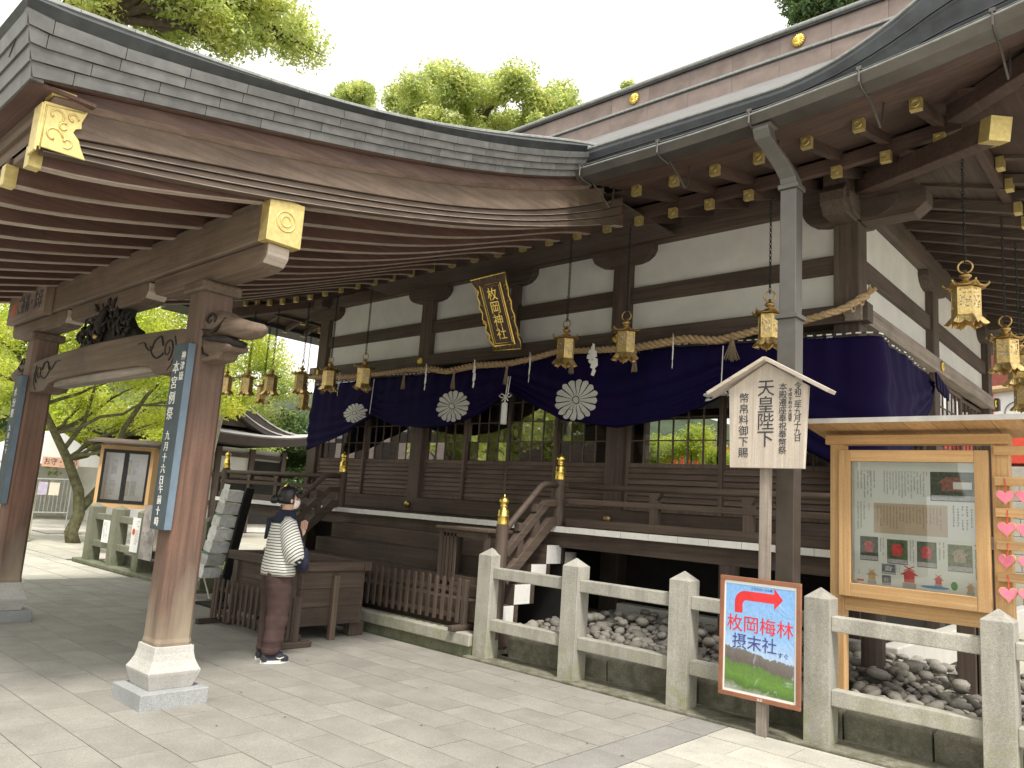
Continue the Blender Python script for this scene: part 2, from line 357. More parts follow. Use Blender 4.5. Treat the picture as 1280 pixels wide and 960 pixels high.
# ------------------------------------------------------------------ ground and paving
def proj(p):
    d = Vector(p)-Vector((0, 0, 1.6)); z = d.dot(fw)
    return (640+FPX*d.dot(rt)/z, 480-FPX*d.dot(up)/z) if z > 0.05 else None
mb = MB(); mb.add([(-300, -300, -0.03), (300, -300, -0.03), (300, 300, -0.03), (-300, 300, -0.03)], [(0, 1, 2, 3)])
GROUND = mb.build('ground', plain('gravelly_earth', (0.40, 0.375, 0.31), 0.95, var=0.15, scale=0.6), kind='structure')
_old = MB.build
def build_local(self, name, mat, parent=None, at=None, **k):   # shape already local, placed at the world point `at`
    at = Vector(at); self.v = [tuple(Vector(p)+at) for p in self.v]; return _old(self, name, mat, parent, at=at, **k)
MB.lbuild = build_local
def paving(name, x0, x1, y0, y1, L, W, mat, stag=0.5, gap=0.006, limit=300, xoff=0.0, along='X', base=MORT):
    b = MB().box(x0, x1, y0, y1, -0.05, -0.012).build(name, base, kind='structure')
    cells = []
    if along == 'X':
        r = 0; y = y0
        while y < y1-1e-4:
            x = x0 - (L*stag if r % 2 else 0) + xoff - (L if xoff > 0 else 0)
            while x < x1:
                a, c = max(x, x0), min(x+L, x1)
                if c-a > 0.03: cells.append((a, c, y, min(y+W, y1)))
                x += L
            y += W; r += 1
    else:
        y = y0
        while y < y1-1e-4: cells.append((x0, x1, y, min(y+L, y1))); y += L
    vis = []; rest = []; g = gap/2
    for c in cells:
        q = proj(((c[0]+c[1])/2, (c[2]+c[3])/2, 0))
        if q and -40 < q[0] < 1320 and 560 < q[1] < 1000: vis.append((math.hypot((c[0]+c[1])/2, (c[2]+c[3])/2), c))
        else: rest.append(c)
    vis.sort(); rest += [c for _, c in vis[limit:]]
    for _, (a, c, e, f) in vis[:limit]:
        MB().box(-(c-a)/2+g, (c-a)/2-g, -(f-e)/2+g, (f-e)/2-g, -0.03, rng.uniform(-0.0012, 0.0012)).lbuild('paving_stone', mat, b, at=((a+c)/2, (e+f)/2, 0))
    if rest:
        m = MB()
        for a, c, e, f in rest: m.box(a+g, c-g, e+g, f-g, -0.03, 0)
        m.build('far_paving_stones', mat, b, kind='stuff')
    return b
paving('paving', -13.34, -3.205, -2.92, 5.96, 0.62, 0.33, PAVE, xoff=0.18)
paving('border_paving', -3.2, -2.885, -3.0, 5.96, 0.95, 0.3, PAVD, along='Y')
paving('light_paving', -2.88, 3.0, -3.0, 5.96, 0.62, 0.33, PAVL, limit=90)
paving('court_paving', -34.0, -13.36, -4.0, 5.6, 1.3, 0.62, PAVL, limit=130, gap=0.014)  # starts at the porch's shadow edge; sunlit ground painted as paler slabs
paving('court_path', -34.0, -16.58, 5.62, 12.0, 1.3, 0.62, PAVL, limit=130, gap=0.014)
MB().box(-16.55, -13.4, 6.4, 9.9, -0.03, 0.0).build('moss_ground', plain('mossy_earth', (0.22, 0.24, 0.10), 0.95, var=0.4, scale=3, bmp=0.3), kind='structure')
MB().box(-24.6, -23.4, 7.4, 8.3, 0.004, 0.03).build('drain_cover_slab', PAVD, kind='structure')

m = MB()
for _ in range(28):
    x, y = rng.uniform(-9, -1.5), rng.uniform(1.6, 5.9); a = rng.uniform(0, 6.3); r = rng.uniform(.006, .018); c1, s1 = math.cos(a)*r, math.sin(a)*r
    m.add([(x-c1, y-s1, .003), (x+s1*.5, y-c1*.5, .005), (x+c1, y+s1, .004), (x-s1*.5, y+c1*.5, .007)], [(0, 1, 2, 3)])
o = m.build('fallen_leaves', plain('dry_leaf', (.06, .035, .02), .9, var=.6), kind='stuff'); tag(o, 'few dry leaf fragments and specks of grit scattered on the paving', 'leaf litter')
# ------------------------------------------------------------------ worship hall
HALL = thing('worship_hall', 'dark wooden shrine worship hall with white plaster upper walls, raised veranda and big copper roof', 'building', (-7.88, 12.2, 0))
YF = 8.7; CX = [-13.0, -9.91, -5.87, -2.85]; CY = [8.7, 11.9, 15.6]
TF = lambda u, d, z: (u, YF-d, z)           # front wall: u along X, d outwards
TS = lambda u, d, z: (-2.85+d, u, z)        # right wall: u along Y
TB = lambda u, d, z: (u, 15.6+d, z)
TL = lambda u, d, z: (-13.0-d, u, z)
def wb(mb, T, u0, u1, d0, d1, z0, z1):
    a = T(u0, d0, z0); b = T(u1, d1, z1); return mb.box(a[0], b[0], a[1], b[1], a[2], b[2])
# columns
cols = [(x, YF) for x in CX] + [(-2.85, y) for y in CY[1:]] + [(-13.0, y) for y in CY[1:]] + [(-9.91, 15.6), (-5.87, 15.6)]
c0 = MB().box(-.14, .14, -.14, .14, .25, 5.25).lbuild('column', BEAM['Z'] if False else DARK['Z'], HALL, at=(cols[0][0], cols[0][1], 0), bevel=.012)
for x, y in cols[1:]: put(c0, (x, y, 0), HALL)
for T, u0, u1 in ((TF, -13.35, -2.5), (TS, 8.35, 16.0), (TL, 8.35, 16.0), (TB, -13.35, -2.5)):
    ax = 'X' if T in (TF, TB) else 'Y'; e = 0.0 if ax == 'X' else .004
    wb(MB(), T, u0, u1, -.15+e, .15-e, 5.25+e, 5.55-e).build('top_plate', DARK[ax], HALL, bevel=.008)
    wb(MB(), T, u0+.36, u1-.36, -.05, .10-e, 4.46, 4.67).build('middle_beam', DARK[ax], HALL, bevel=.006)
    wb(MB(), T, u0+.1, u1-.1, .02, .20-e, 3.84+e, 4.05-e).build('lower_beam', GREY[ax] if ax == 'Y' else DARK[ax], HALL, bevel=.006)
    wb(MB(), T, u0+.1, u1-.1, .0, .19-e, 1.405, 1.63-e).build('sill_beam', GREY[ax] if False else BOX[ax], HALL, bevel=.006)
# boat shaped brackets on the columns
def bracket(T, u, left=.5, right=.5, ax='X'):
    poly = [(-left, 5.248), (-left, 5.17), (-left+.04, 5.10), (-left+.13, 5.04), (-left+.25, 5.015), (right-.25, 5.015), (right-.13, 5.04), (right-.04, 5.10), (right, 5.17), (right, 5.248)]
    MB().prism(poly, lambda a, z, d: T(u+a, d, z), -.10, .17).build('bracket', DARK[ax], HALL, bevel=.006)
for x in CX[:3]: bracket(TF, x)
bracket(TF, CX[3], .48, .55)
bracket(TS, CY[0]+.0, .5, .45, 'Y'); bracket(TS, CY[1], ax='Y'); bracket(TS, CY[2], ax='Y'); bracket(TF, -7.89, .40, .40)
# carved beam nose out of the corner
MB().prism([(-2.70, 5.0), (-2.15, 5.0), (-2.02, 5.10), (-2.02, 5.24), (-2.14, 5.34), (-2.14, 5.52), (-2.70, 5.52)], lambda a, z, d: (a, d, z), 8.57, 8.83).build('beam_nose', DARK['X'], HALL, bevel=.01)
MB().prism([(8.56, 5.0), (8.2, 5.0), (8.1, 5.12), (8.1, 5.24), (8.2, 5.34), (8.2, 5.52), (8.56, 5.52)], lambda a, z, d: (d, a, z), -2.98, -2.72).build('beam_nose', DARK['Y'], HALL, bevel=.01)
# plaster
def panel(T, u0, u1, z0, z1): wb(MB(), T, u0, u1, -.03, .03, z0, z1).build('plaster_panel', PLAS, HALL)
for T, us in ((TF, CX), (TB, CX), (TS, CY), (TL, CY)):
    for a, b in zip(us, us[1:]): panel(T, a+.14, b-.14, 4.05, 4.46); panel(T, a+.14, b-.14, 4.67, 5.25)
wb(MB(), TF, -7.97, -7.81, .0, .12, 4.06, 5.02).build('stud', DARK['Z'], HALL)
# slatted and glazed doors
SLAT = None; PANES = {}; MUL = {}
def door(T, u0, u1, d, ncol, zr, ax, slats=True, side='right'):
    global SLAT
    z0, zs, zt = 1.64, 2.24, 3.82; fr = .052
    mb = MB(); e = 0.003
    wb(mb, T, u0, u0+fr, d-.018, d+.018, z0, zt); wb(mb, T, u1-fr, u1, d-.018, d+.018, z0, zt)
    for a, b in ((z0, z0+.055), (zs-.03, zs+.025), (zt-.06, zt)): wb(mb, T, u0+fr, u1-fr, d-.018+e, d+.018-e, a, b)
    dr = mb.build('sliding_door', DOOR['Z'], HALL)
    if slats:
        n = 7; hh = (zs-.03-z0-.055)/n
        for k in range(n):
            a = z0+.055+k*hh; m = MB()
            vs = [T(u, dd, z) for u in (u0+fr, u1-fr) for dd, z in ((d-.016, a), (d+.026, a+.002), (d-.004, a+hh+.008), (d-.016, a+hh+.008))]
            m.add(vs, [(0, 1, 2, 3), (7, 6, 5, 4), (0, 4, 5, 1), (1, 5, 6, 2), (2, 6, 7, 3), (3, 7, 4, 0)])
            m.build('slat', DOOR[ax], dr, at=T((u0+u1)/2, d, a))
    ws = (u1-u0-2*fr)/ncol; rows = int(round((zt-.06-zs-.025)/zr)); hr = (zt-.06-zs-.025)/rows
    mb = MB()
    for k in range(1, ncol): wb(mb, T, u0+fr+k*ws-.009, u0+fr+k*ws+.009, d-.010, d+.012, zs+.025, zt-.06)
    for k in range(1, rows): wb(mb, T, u0+fr, u1-fr, d-.008, d+.009, zs+.025+k*hr-.008, zs+.025+k*hr+.008)
    mb.build('muntin_bars', DOOR['Z'], dr)
    for i in range(ncol):
        for j in range(rows):
            ua, ub = u0+fr+i*ws+.009, u0+fr+(i+1)*ws-.009; za, zb = zs+.025+j*hr+.008, zs+.025+(j+1)*hr-.008
            t1, t2 = rng.normal(0, .0016), rng.normal(0, .0016)
            m = MB(); m.add([T(ua, d-t1, za), T(ub, d+t1, za), T(ub, d+t1+t2, zb), T(ua, d-t1+t2, zb)], [(0, 1, 2, 3)])
            m.build('pane', GLASS, dr)
    return dr
def bay(T, a, b, n, ncol, zr, ax):
    a += .14; b -= .14; W_ = (b-a)/n
    for k in range(n): door(T, a+k*W_-(.02 if k else 0), a+(k+1)*W_+(.02 if k < n-1 else 0), (.032, -.012, .0325, -.0115)[k % 4] if n > 2 else (.032, -.012)[k], ncol, zr, ax)
bay(TF, CX[0], CX[1], 2, 6, .31, 'X'); bay(TF, CX[1], CX[2], 4, 4, .31, 'X'); bay(TF, CX[2], CX[3], 2, 6, .31, 'X')
bay(TS, CY[0], CY[1], 2, 5, .31, 'Y'); bay(TS, CY[1], CY[2], 2, 6, .31, 'Y')
for a, b in zip(CX, CX[1:]):       # the open lattice of the rear wall
    m = MB(); wb(m, TB, a+.14, b-.14, -.03, .03, 1.6, 2.78 if a == CX[1] else 3.84); wb(m, TB, (a+b)/2-.05, (a+b)/2+.05, -.04, .04, 1.6, 3.84); m.build('rear_screen', DARK['X'], HALL)
for a, b in zip(CY, CY[1:]): wb(MB(), TL, a+.14, b-.14, -.03, .03, 1.6, 3.84).build('side_boarding', DARK['Y'], HALL)
MB().box(-12.9, -2.95, 8.78, 15.5, 1.30, 1.39).build('interior_floor', BOX['X'], HALL)
MB().box(-12.5, -9.2, 11.9, 11.95, 1.4, 4.4).box(-8.8, -8.1, 11.9, 11.95, 1.4, 4.4).build('window_darkening_screen', DARK['X'], HALL)  # added inside to block the bright view through the windows
MB().box(-12.9, -2.95, 8.80, 15.5, 4.42, 4.455).build('interior_ceiling', DARK['X'], HALL)
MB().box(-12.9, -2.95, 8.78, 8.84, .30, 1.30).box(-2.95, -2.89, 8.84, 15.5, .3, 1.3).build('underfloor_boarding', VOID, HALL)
# gilt chrysanthemum studs and bolt covers
def kiku(r, petals=16, dome=.02):
    m = MB(); n = petals*4; vs = [(0, -dome*1.1, 0)]; 
    for k in range(n):
        a = 2*PI*k/n; ph = (k % 4)/4; rr = r*(.90+.10*abs(math.sin(PI*(ph)))); dd = dome*(.25+.6*abs(math.sin(PI*ph)))
        vs.append((rr*math.cos(a), -dd*.6, rr*math.sin(a)))
    for k in range(n):
        a = 2*PI*k/n; ph = (k % 4)/4; rr = r*.55; vs.append((rr*math.cos(a), -dome*(.55+.5*abs(math.sin(PI*ph))), rr*math.sin(a)))
    for k in range(n):
        a = 2*PI*k/n; vs.append((r*.93*math.cos(a), 0, r*.93*math.sin(a)))
    for k in range(n):
        a = 2*PI*k/n; vs.append((r*.2*math.cos(a), -dome*.6, r*.2*math.sin(a)))
    q = lambda b, k: 1+b*n+(k % n); fs = []
    for k in range(n): fs += [(q(0, k), q(0, k+1), q(1, k+1), q(1, k)), (q(2, k), q(2, k+1), q(0, k+1), q(0, k)), (q(1, k), q(1, k+1), q(3, k+1), q(3, k)), (q(3, k), q(3, k+1), 0)]
    m.add(vs, fs); return m
KS = kiku(.075).lbuild('gilt_stud', GOLD, HALL, at=(-9.91, 8.495, 3.95), smooth=True)
for x in (-13.0, -5.87, -2.80): put(KS, (x, 8.495, 3.95), HALL)
for y in (8.62, 11.9, 15.6): put(KS, (-2.645, y, 3.95), HALL, rz=PI/2)
BC = MB().ball((0, 0, 0), .062, 12, (1, .7, 1)).lbuild('bolt_cover', BRASS, HALL, at=(-9.91, 8.48, 1.51), smooth=True)
for x in (-13.0, -5.87, -2.85): put(BC, (x, 8.48, 1.51), HALL)

# veranda
VX0, VX1 = -13.75, -1.95; n = 34; bw = (VX1-VX0)/n
m = MB(); m.box(-bw/2+.002, bw/2-.002, 0, 1.5, 0, .065); m.mat(1).box(-bw/2+.002, bw/2-.002, -.004, -.0005, -.001, .066)
vb = m.lbuild('floor_board', [BOX['Y'], WHITE], HALL, at=(VX0+bw/2, 7.1, 1.335))
for k in range(1, n): put(vb, (VX0+bw*(k+.5), 7.1, 1.335+rng.uniform(-.001, .001)), HALL)
MB().box(VX0+.05, VX1-.05, 7.22, 7.34, 1.16, 1.333).build('veranda_beam', DARK['X'], HALL)
for x in (-13.4, -11.9, -3.55, -2.2):
    MB().lathe([(.10, .25), (.10, 1.16)], (x, 7.28, 0), 12).build('veranda_post', DARK['Z'], HALL, smooth=False)
for x in (-10.1, -5.72): MB().lathe([(.13, .2), (.12, 1.10)], (x, 7.45, 0), 16).build('veranda_post', CONC, HALL, smooth=True)
MB().box(-5.35, -2.2, 8.0, 8.18, .18, .53).box(-2.38, -2.2, 8.18, 15.6, .18, .53).build('foundation', CONC, HALL, bevel=.015)
MB().box(-13.4, -10.3, 8.0, 8.18, .05, .50).build('foundation', CONC, HALL, bevel=.015)
# veranda railings
def railing(x0, x1, y=7.17, posts=()):
    MB().box(x0, x1, y-.055, y+.055, 1.408, 1.50).build('ground_rail', BOX['X'], HALL, bevel=.006)
    MB().box(x0, x1, y-.04, y+.04, 1.665, 1.725).build('middle_rail', BOX['X'], HALL, bevel=.005)
    MB().tube([(x0, y, 1.87), (x1, y, 1.87)], .036, 12).build('hand_rail', BOX['X'], HALL, smooth=True)
    for p in posts:
        MB().box(p-.05, p+.05, y-.035, y+.035, 1.50, 1.665).prism([(-.06, 1.725), (.06, 1.725), (.035, 1.76), (.06, 1.80), (.075, 1.835), (-.075, 1.835), (-.06, 1.80), (-.035, 1.76)], lambda a, z, d: (p+a, d, z), y-.04, y+.04).build('rail_post', BOX['Z'], HALL)
railing(-5.50, VX1, posts=(-4.35, -3.3, -2.35)); railing(-13.58, -10.0, posts=(-12.7, -11.8, -10.9))
MB().box(-13.66, -13.56, 7.1, 8.6, 1.408, 1.5).box(-13.65, -13.57, 7.1, 8.6, 1.665, 1.725).tube([(-13.61, 7.1, 1.87), (-13.61, 8.6, 1.87)], .036, 10).build('side_railing', BOX['Y'], HALL)
# newels with gilt finials
GIB = [(.001, .0), (.062, .0), (.062, .012), (.060, .03), (.060, .085), (.063, .09), (.063, .102), (.058, .107), (.058, .150), (.050, .165), (.036, .175), (.034, .19), (.042, .196), (.042, .204), (.034, .212), (.044, .225), (.054, .245), (.053, .262), (.040, .282), (.020, .297), (.007, .305), (.005, .322), (.001, .325)]
def newel(x, y, z0, z1):
    nw = MB().lathe([(.068, z0), (.068, z1)], (x, y, 0), 20).build('newel_post', BOX['Z'], HALL, smooth=False, at=(x, y, z0))
    MB().lathe([(r, z1+z) for r, z in GIB], (x, y, 0), 24).build('gilt_finial', GOLD, nw, smooth=True)
for x in (-5.66, -9.95): newel(x, 6.22, .2, 1.39); newel(x, 7.17, 1.40, 1.935)
newel(-13.6, 7.17, 1.40, 1.935)
# stairs
SX0, SX1 = -9.86, -5.66
for k, (y, z) in enumerate(((6.22, .53), (6.48, .75), (6.74, .965), (7.0, 1.18))):
    m = MB(); m.box(SX0, SX1, y, y+.34, z-.214, z); m.mat(1).box(SX1+.0005, SX1+.005, y+.001, y+.262, z-.212, z-.001)
    m.build('step', [BOX['X'], WHITE], HALL, bevel=.004)
MB().box(SX0, SX1-.02, 6.30, 6.6, .10, .315).build('step', BOX['X'], HALL)
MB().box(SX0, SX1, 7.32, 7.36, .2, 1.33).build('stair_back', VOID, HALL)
for x in (-5.66, -9.95):
    s = 0.0
    def P3(t): return (x, t[0], t[1])
    MB().tube([P3((6.20, 1.27)), P3((6.26, 1.33)), P3((6.84, 1.85)), P3((6.90, 1.872)), P3((7.12, 1.872))], .036, 12).build('stair_hand_rail', BOX['Y'], HALL, smooth=True)
    for (ya, za, yb, zb, h) in ((6.27, 1.075, 6.93, 1.655, .085), (6.27, .80, 7.02, 1.44, .12)):
        m = MB(); m.beam((x, ya, za), (x, yb, zb), .085, h, (0, 0, 1)); m.beam((x, yb-.02, zb-.0), (x, 7.12, zb+.012), .083, h*.92); m.build('stair_rail', BOX['Y'], HALL, bevel=.005)
    for y in (6.50, 6.76):
        z = .80+(y-6.27)*.853
        m = MB(); m.box(x-.035, x+.035, y-.045, y+.045, z+.03, z+.24); m.box(x-.037, x+.037, y-.05, y+.05, z+.33, z+.42); m.build('stair_rail_post', BOX['Z'], HALL, bevel=.004)

# eaves of the hall
SP = .475; RX = [(-5.0+SP*k) for k in range(-20, 8)]
def up_f(x):        # corner lift of the roof edge
    d = abs(x+7.88); return .26*max(0, min(d, 6.6)-5.2)**2 + .22*max(0, d-6.6)
def up_g(x):
    d = abs(x+7.88); return .030*max(0, d-4.2)**2
def cap(mb, a, s=.055):  # gilt end cap with a ring, facing -Y, at point a (centre of end)
    x, y, z = a; mb.box(x-s, x+s, y-.012, y+.05, z-s, z+s); return mb
m = MB(); m.beam((0, 0, 0), (0, 1.12, .40), .075, .105); RL = m
m2 = MB(); m2.box(-.049, .049, -.022, .04, -.054, .056); m2.torus((0, -.024, 0), .030, .005, ax=1, n=14, m=5); m2.lathe([(.001, 0), (.012, 0)], (0, 0, 0), 6)
CAPM = m2
rl0 = None
for x in RX:
    if abs(x+7.88) > 6.75: continue
    z = 5.17+up_g(x)
    if rl0 is None:
        rl0 = RL.lbuild('lower_rafter', RAFD['Y'], HALL, at=(x, 7.6, z)); gc0 = CAPM.lbuild('gilt_cap', GILT, rl0, at=(x, 7.6, z))
    else:
        r = put(rl0, (x, 7.6, z), HALL); put(gc0, (x, 7.6, z), r)
m = MB(); m.beam((0, 0, 0), (0, 1.0, .245), .075, .10); fl0 = None
for x in RX:
    if abs(x+7.88) > 7.2 or -11.2 < x < -4.75: continue
    z = 5.155+up_g(x)
    if fl0 is None:
        fl0 = m.lbuild('flying_rafter', RAFD['Y'], HALL, at=(x, 6.8, z)); fc0 = CAPM.__class__(); fc0.v = list(CAPM.v) if False else None
        q = MB(); q.box(-.049, .049, -.022, .04, -.054, .056); q.torus((0, -.024, 0), .030, .005, ax=1, n=14, m=5); fc0 = q.lbuild('gilt_cap', GILT, fl0, at=(x, 6.8, z))
    else:
        r = put(fl0, (x, 6.8, z), HALL); put(fc0, (x, 6.8, z), r)
def xstrip(name, mat, y0, y1, zf0, zf1, x0=-15.2, x1=-.5, n=24, lift=up_g, slope=0.0):
    """board running along the eave, lifted at the corners; cross section y0..y1, zf0..zf1"""
    rings = []
    for k in range(n+1):
        x = x0+(x1-x0)*k/n; l = lift(x); rings.append([(x, y0, zf0+l), (x, y1, zf0+l+slope), (x, y1, zf1+l+slope), (x, y0, zf1+l)])
    return MB().loft(rings).build(name, mat, HALL)
xstrip('eave_board', RAFD['X'], 7.66, 7.74, 5.235, 5.37, x0=-14.5, x1=-1.5)
xstrip('eave_soffit', DARK['X'], 7.74, 8.8, 5.29, 5.31, x0=-14.4, x1=-1.6, slope=.38)
xstrip('eave_soffit', RAFD['X'], 6.85, 7.70, 5.215, 5.235, x0=-15.0, x1=-.9, slope=.20)
for xa, xb in ((-15.2, -11.15), (-4.72, -.35)):
    for k, (y0, y1, a, b) in enumerate(((6.72, 6.86, 5.215, 5.36), (6.58, 6.73, 5.185, 5.35), (6.44, 6.59, 5.150, 5.34), (6.30, 6.45, 5.112, 5.33), (6.17, 6.31, 5.075, 5.32))):
        xstrip('fascia_board', RAFD['X'], y0, y1, a, b, x0=xa, x1=xb, n=12, lift=up_g)
    # thick copper clad eave edge
    rings = []; nn = 30
    for k in range(nn+1):
        x = xa+(xb-xa)*k/nn; g, f = up_g(x), up_f(x)
        rings.append([(x, 6.10, 5.06+g), (x, 6.2, 5.06+g), (x, 6.2, 5.30+g), (x, 6.6, 5.42+f), (x, 6.6, 5.66+f), (x, 6.06, 5.375+f), (x, 6.045, 5.32+f)])
    MB().loft(rings).build('copper_eave_edge', COPD, HALL)
    for q in (.33, .66):       # seams of the copper courses
        rings = [[(x, 6.095-q*.06, 5.06+up_g(x)*(1-q)+(.27+up_f(x))*q-.004+j), (x, 6.075-q*.06, 5.06+up_g(x)*(1-q)+(.27+up_f(x))*q-.004+j)] for x in [xa+(xb-xa)*k/nn for k in range(nn+1)] for j in (0,)]
        mbb = MB(); 
        for k in range(nn):
            a, b = rings[k], rings[k+1]
            mbb.beam(Vector(a[1]), Vector(b[1]), .02, .006)
        mbb.build('copper_course_seam', COPD, HALL)
    # rim of the roof
    mbb = MB(); mbb.tube([(xa+(xb-xa)*k/nn, 6.06, 5.385+up_f(xa+(xb-xa)*k/nn)) for k in range(nn+1)], .016, 6); mbb.build('roof_rim', COPL, HALL)
# gutter
GX0, GX1 = -4.70, -.35; nn = 26
rings = []
for k in range(nn+1):
    x = GX0+(GX1-GX0)*k/nn; g = up_g(x)-.09
    rings.append([(x, 5.93, 5.10+g), (x, 6.08, 5.08+g), (x, 6.08, 5.13+g), (x, 6.075, 5.18+g), (x, 6.06, 5.13+g), (x, 5.95, 5.13+g), (x, 5.915, 5.175+g), (x, 5.895, 5.175+g)])
MB().loft(rings).build('gutter', GUTT, HALL)
MB().tube([(GX0+(GX1-GX0)*k/nn, 5.90, 5.092+up_g(GX0+(GX1-GX0)*k/nn)) for k in range(nn+1)], .011, 6).build('gutter_rim', COPL, HALL, smooth=True)
MB().tube([(GX0+(GX1-GX0)*k/nn, 5.99, 5.172+up_g(GX0+(GX1-GX0)*k/nn)) for k in range(nn+1)], .005, 5).build('gutter_wire', COPL, HALL)
for x in np.arange(-4.62, -.5, .92):
    g = up_g(x)-.09; m = MB()
    m.tube([(x, 5.89, 5.215+g), (x, 5.885, 5.10+g), (x, 5.95, 5.075+g), (x, 6.10, 5.07+g)], .008, 5)
    m.tube([(x, 6.12, 5.10+g), (x, 6.30, 5.02+g), (x+.005, 6.42, 4.94+g), (x+.01, 6.47, 5.0+g), (x+.01, 6.50, 5.2+g)], .010, 5); m.box(x-.02, x+.02, 5.885, 5.91, 5.205+g, 5.235+g)
    m.build('gutter_bracket', GUTT, HALL)
# downpipe
dp = MB()
w2 = .072
def rect(c, w_=w2, d_=w2): return [(c[0]-w_, c[1]-d_, c[2]), (c[0]+w_, c[1]-d_, c[2]), (c[0]+w_, c[1]+d_, c[2]), (c[0]-w_, c[1]+d_, c[2])]
path = [(-2.70, 6.02, 5.01), (-2.70, 6.02, 4.98), (-2.69, 6.04, 4.90), (-2.655, 6.11, 4.83), (-2.59, 6.24, 4.68), (-2.565, 6.29, 4.60), (-2.56, 6.30, 4.52)]
dp.loft([rect((-2.70, 6.02, 5.02), .10, .09)]+[rect(c) for c in path])
dp.box(-2.65, -2.47, 6.21, 6.39, 4.50, 4.545); dp.box(-2.632, -2.488, 6.228, 6.372, 3.36, 4.50)
dpo = dp.build('downpipe', PIPE, HALL, bevel=.006)
MB().box(-2.66, -2.46, 6.20, 6.40, 3.33, 3.37).box(-2.64, -2.48, 6.22, 6.38, 2.45, 3.33).build('pipe_collar', PIPE, dpo, bevel=.004)
MB().box(-2.636, -2.484, 6.224, 6.376, .15, 2.45).build('lower_pipe', PIPD, dpo, bevel=.006)
# hip rafters
def hip(p, q, w_, h_, gilt=True):
    o = MB().beam(p, q, w_, h_).build('hip_rafter', RAFD['Y'], HALL, bevel=.008)
    d = (Vector(q)-Vector(p)).normalized()
    if gilt: MB().beam(Vector(p)-d*.012, Vector(p)+d*.13, w_+.014, h_+.014).build('gilt_cap', GILT, o, bevel=.004)
hip((-1.08, 6.93, 4.93), (-2.75, 8.60, 5.42), .17, .19); hip((-.62, 6.47, 5.25), (-1.5, 7.35, 5.38), .15, .17)
hip((-14.68, 6.93, 4.93), (-13.0, 8.60, 5.42), .17, .19); hip((-15.1, 6.47, 5.25), (-14.2, 7.35, 5.38), .15, .17)
# side eaves (right and left): rafters running outwards along X
for sx, xw in ((1, -2.85), (-1, -13.0)):
    a0 = None; b0 = None
    for k in range(22):
        y = 8.05+SP*k
        x = xw+sx*1.5; z = 5.17 + (up_g(-7.88+6.0+max(0, (9.2-y)))*.8 if y < 9.2 else 0)
        if y > 7.9:
            if a0 is None:
                m = MB(); m.beam((0, 0, 0), (-sx*1.45, 0, .42), .075, .105, (0, 0, 1)); a0 = m.lbuild('lower_rafter', DARK['X'], HALL, at=(x, y, z))
                q = MB(); q.box(-.02 if sx > 0 else -.05, .05 if sx > 0 else .02, -.056, .056, -.06, .06); q.xf(Matrix.Identity(4)); ac = q.lbuild('gilt_cap', GILT, a0, at=(x+sx*0.0, y, z))
            else: r = put(a0, (x, y, z), HALL); put(ac, (x, y, z), r)
        x = xw+sx*2.2; z = 5.16+(up_g(-7.88+6.0+max(0, (8.6-y)))*.8 if y < 8.6 else 0)
        if b0 is None:
            m = MB(); m.beam((0, 0, 0), (-sx*1.0, 0, .245), .075, .10, (0, 0, 1)); b0 = m.lbuild('flying_rafter', DARK['X'], HALL, at=(x, y, z))
            q = MB(); q.box(-.02 if sx > 0 else -.05, .05 if sx > 0 else .02, -.056, .056, -.06, .06); bc = q.lbuild('gilt_cap', GILT, b0, at=(x, y, z))
        else: r = put(b0, (x, y, z), HALL); put(bc, (x, y, z), r)
    def sq(xa, za, xb, zb, th, nm, mt, y0=7.4, y1=18.2):
        MB().add([(xw+sx*xa, y0, za), (xw+sx*xb, y0, zb), (xw+sx*xb, y1, zb), (xw+sx*xa, y1, za), (xw+sx*xa, y0, za+th), (xw+sx*xb, y0, zb+th), (xw+sx*xb, y1, zb+th), (xw+sx*xa, y1, za+th)],
                 [(0, 1, 2, 3), (4, 7, 6, 5), (0, 4, 5, 1), (1, 5, 6, 2), (2, 6, 7, 3), (3, 7, 4, 0)]).build(nm, mt, HALL)
    sq(1.40, 5.29, -.1, 5.68, .02, 'eave_soffit', DARK['Y'], 8.0); sq(2.17, 5.225, 1.3, 5.45, .02, 'eave_soffit', RAFD['Y'], 7.0)
    sq(1.47, 5.235, 1.39, 5.235, .14, 'eave_board', RAFD['Y'], 7.8)
    sq(2.65, 5.08, 2.15, 5.14, .30, 'side_eave_edge', COPD, 6.4)
# roof surfaces (hip and gable)
def prof(t): return 5.385 + .661*t + .0003*t*t - .10*math.exp(-t*6)*0
tiles = plain('diamond_copper_tiles', (0.15, 0.15, 0.147), 0.8, 0.0, var=0.2, scale=3)
tt = tiles.node_tree; bs = tt.nodes['Principled BSDF']
vv = coords(tt, (1, 1, 1), False); wv = N(tt, 'TexWave', bands_direction='Y'); wv.inputs['Scale'].default_value = 3.2; tt.links.new(vv, wv.inputs[0])
bumpn = N(tt, 'Bump'); bumpn.inputs['Strength'].default_value = .9; tt.links.new(wv.outputs['Fac'], bumpn.inputs['Height']); tt.links.new(bumpn.outputs[0], bs.inputs['Normal'])
col_in = bs.inputs['Base Color'].links[0].from_socket; cc = mixc(tt, .5, col_in, ramp(tt, wv.outputs['Fac'], [(.1, .45), (.35, 1.0)]), 'MULTIPLY'); tt.links.new(cc, bs.inputs['Base Color'])
EX0, EX1, EY0, EY1, TG = -15.6, -.15, 6.1, 18.3, 1.9
def roofz(x, t): return prof(t)+up_f(x)*max(0, 1-t/2.2)**1.5
rows = 46; ncx = 48
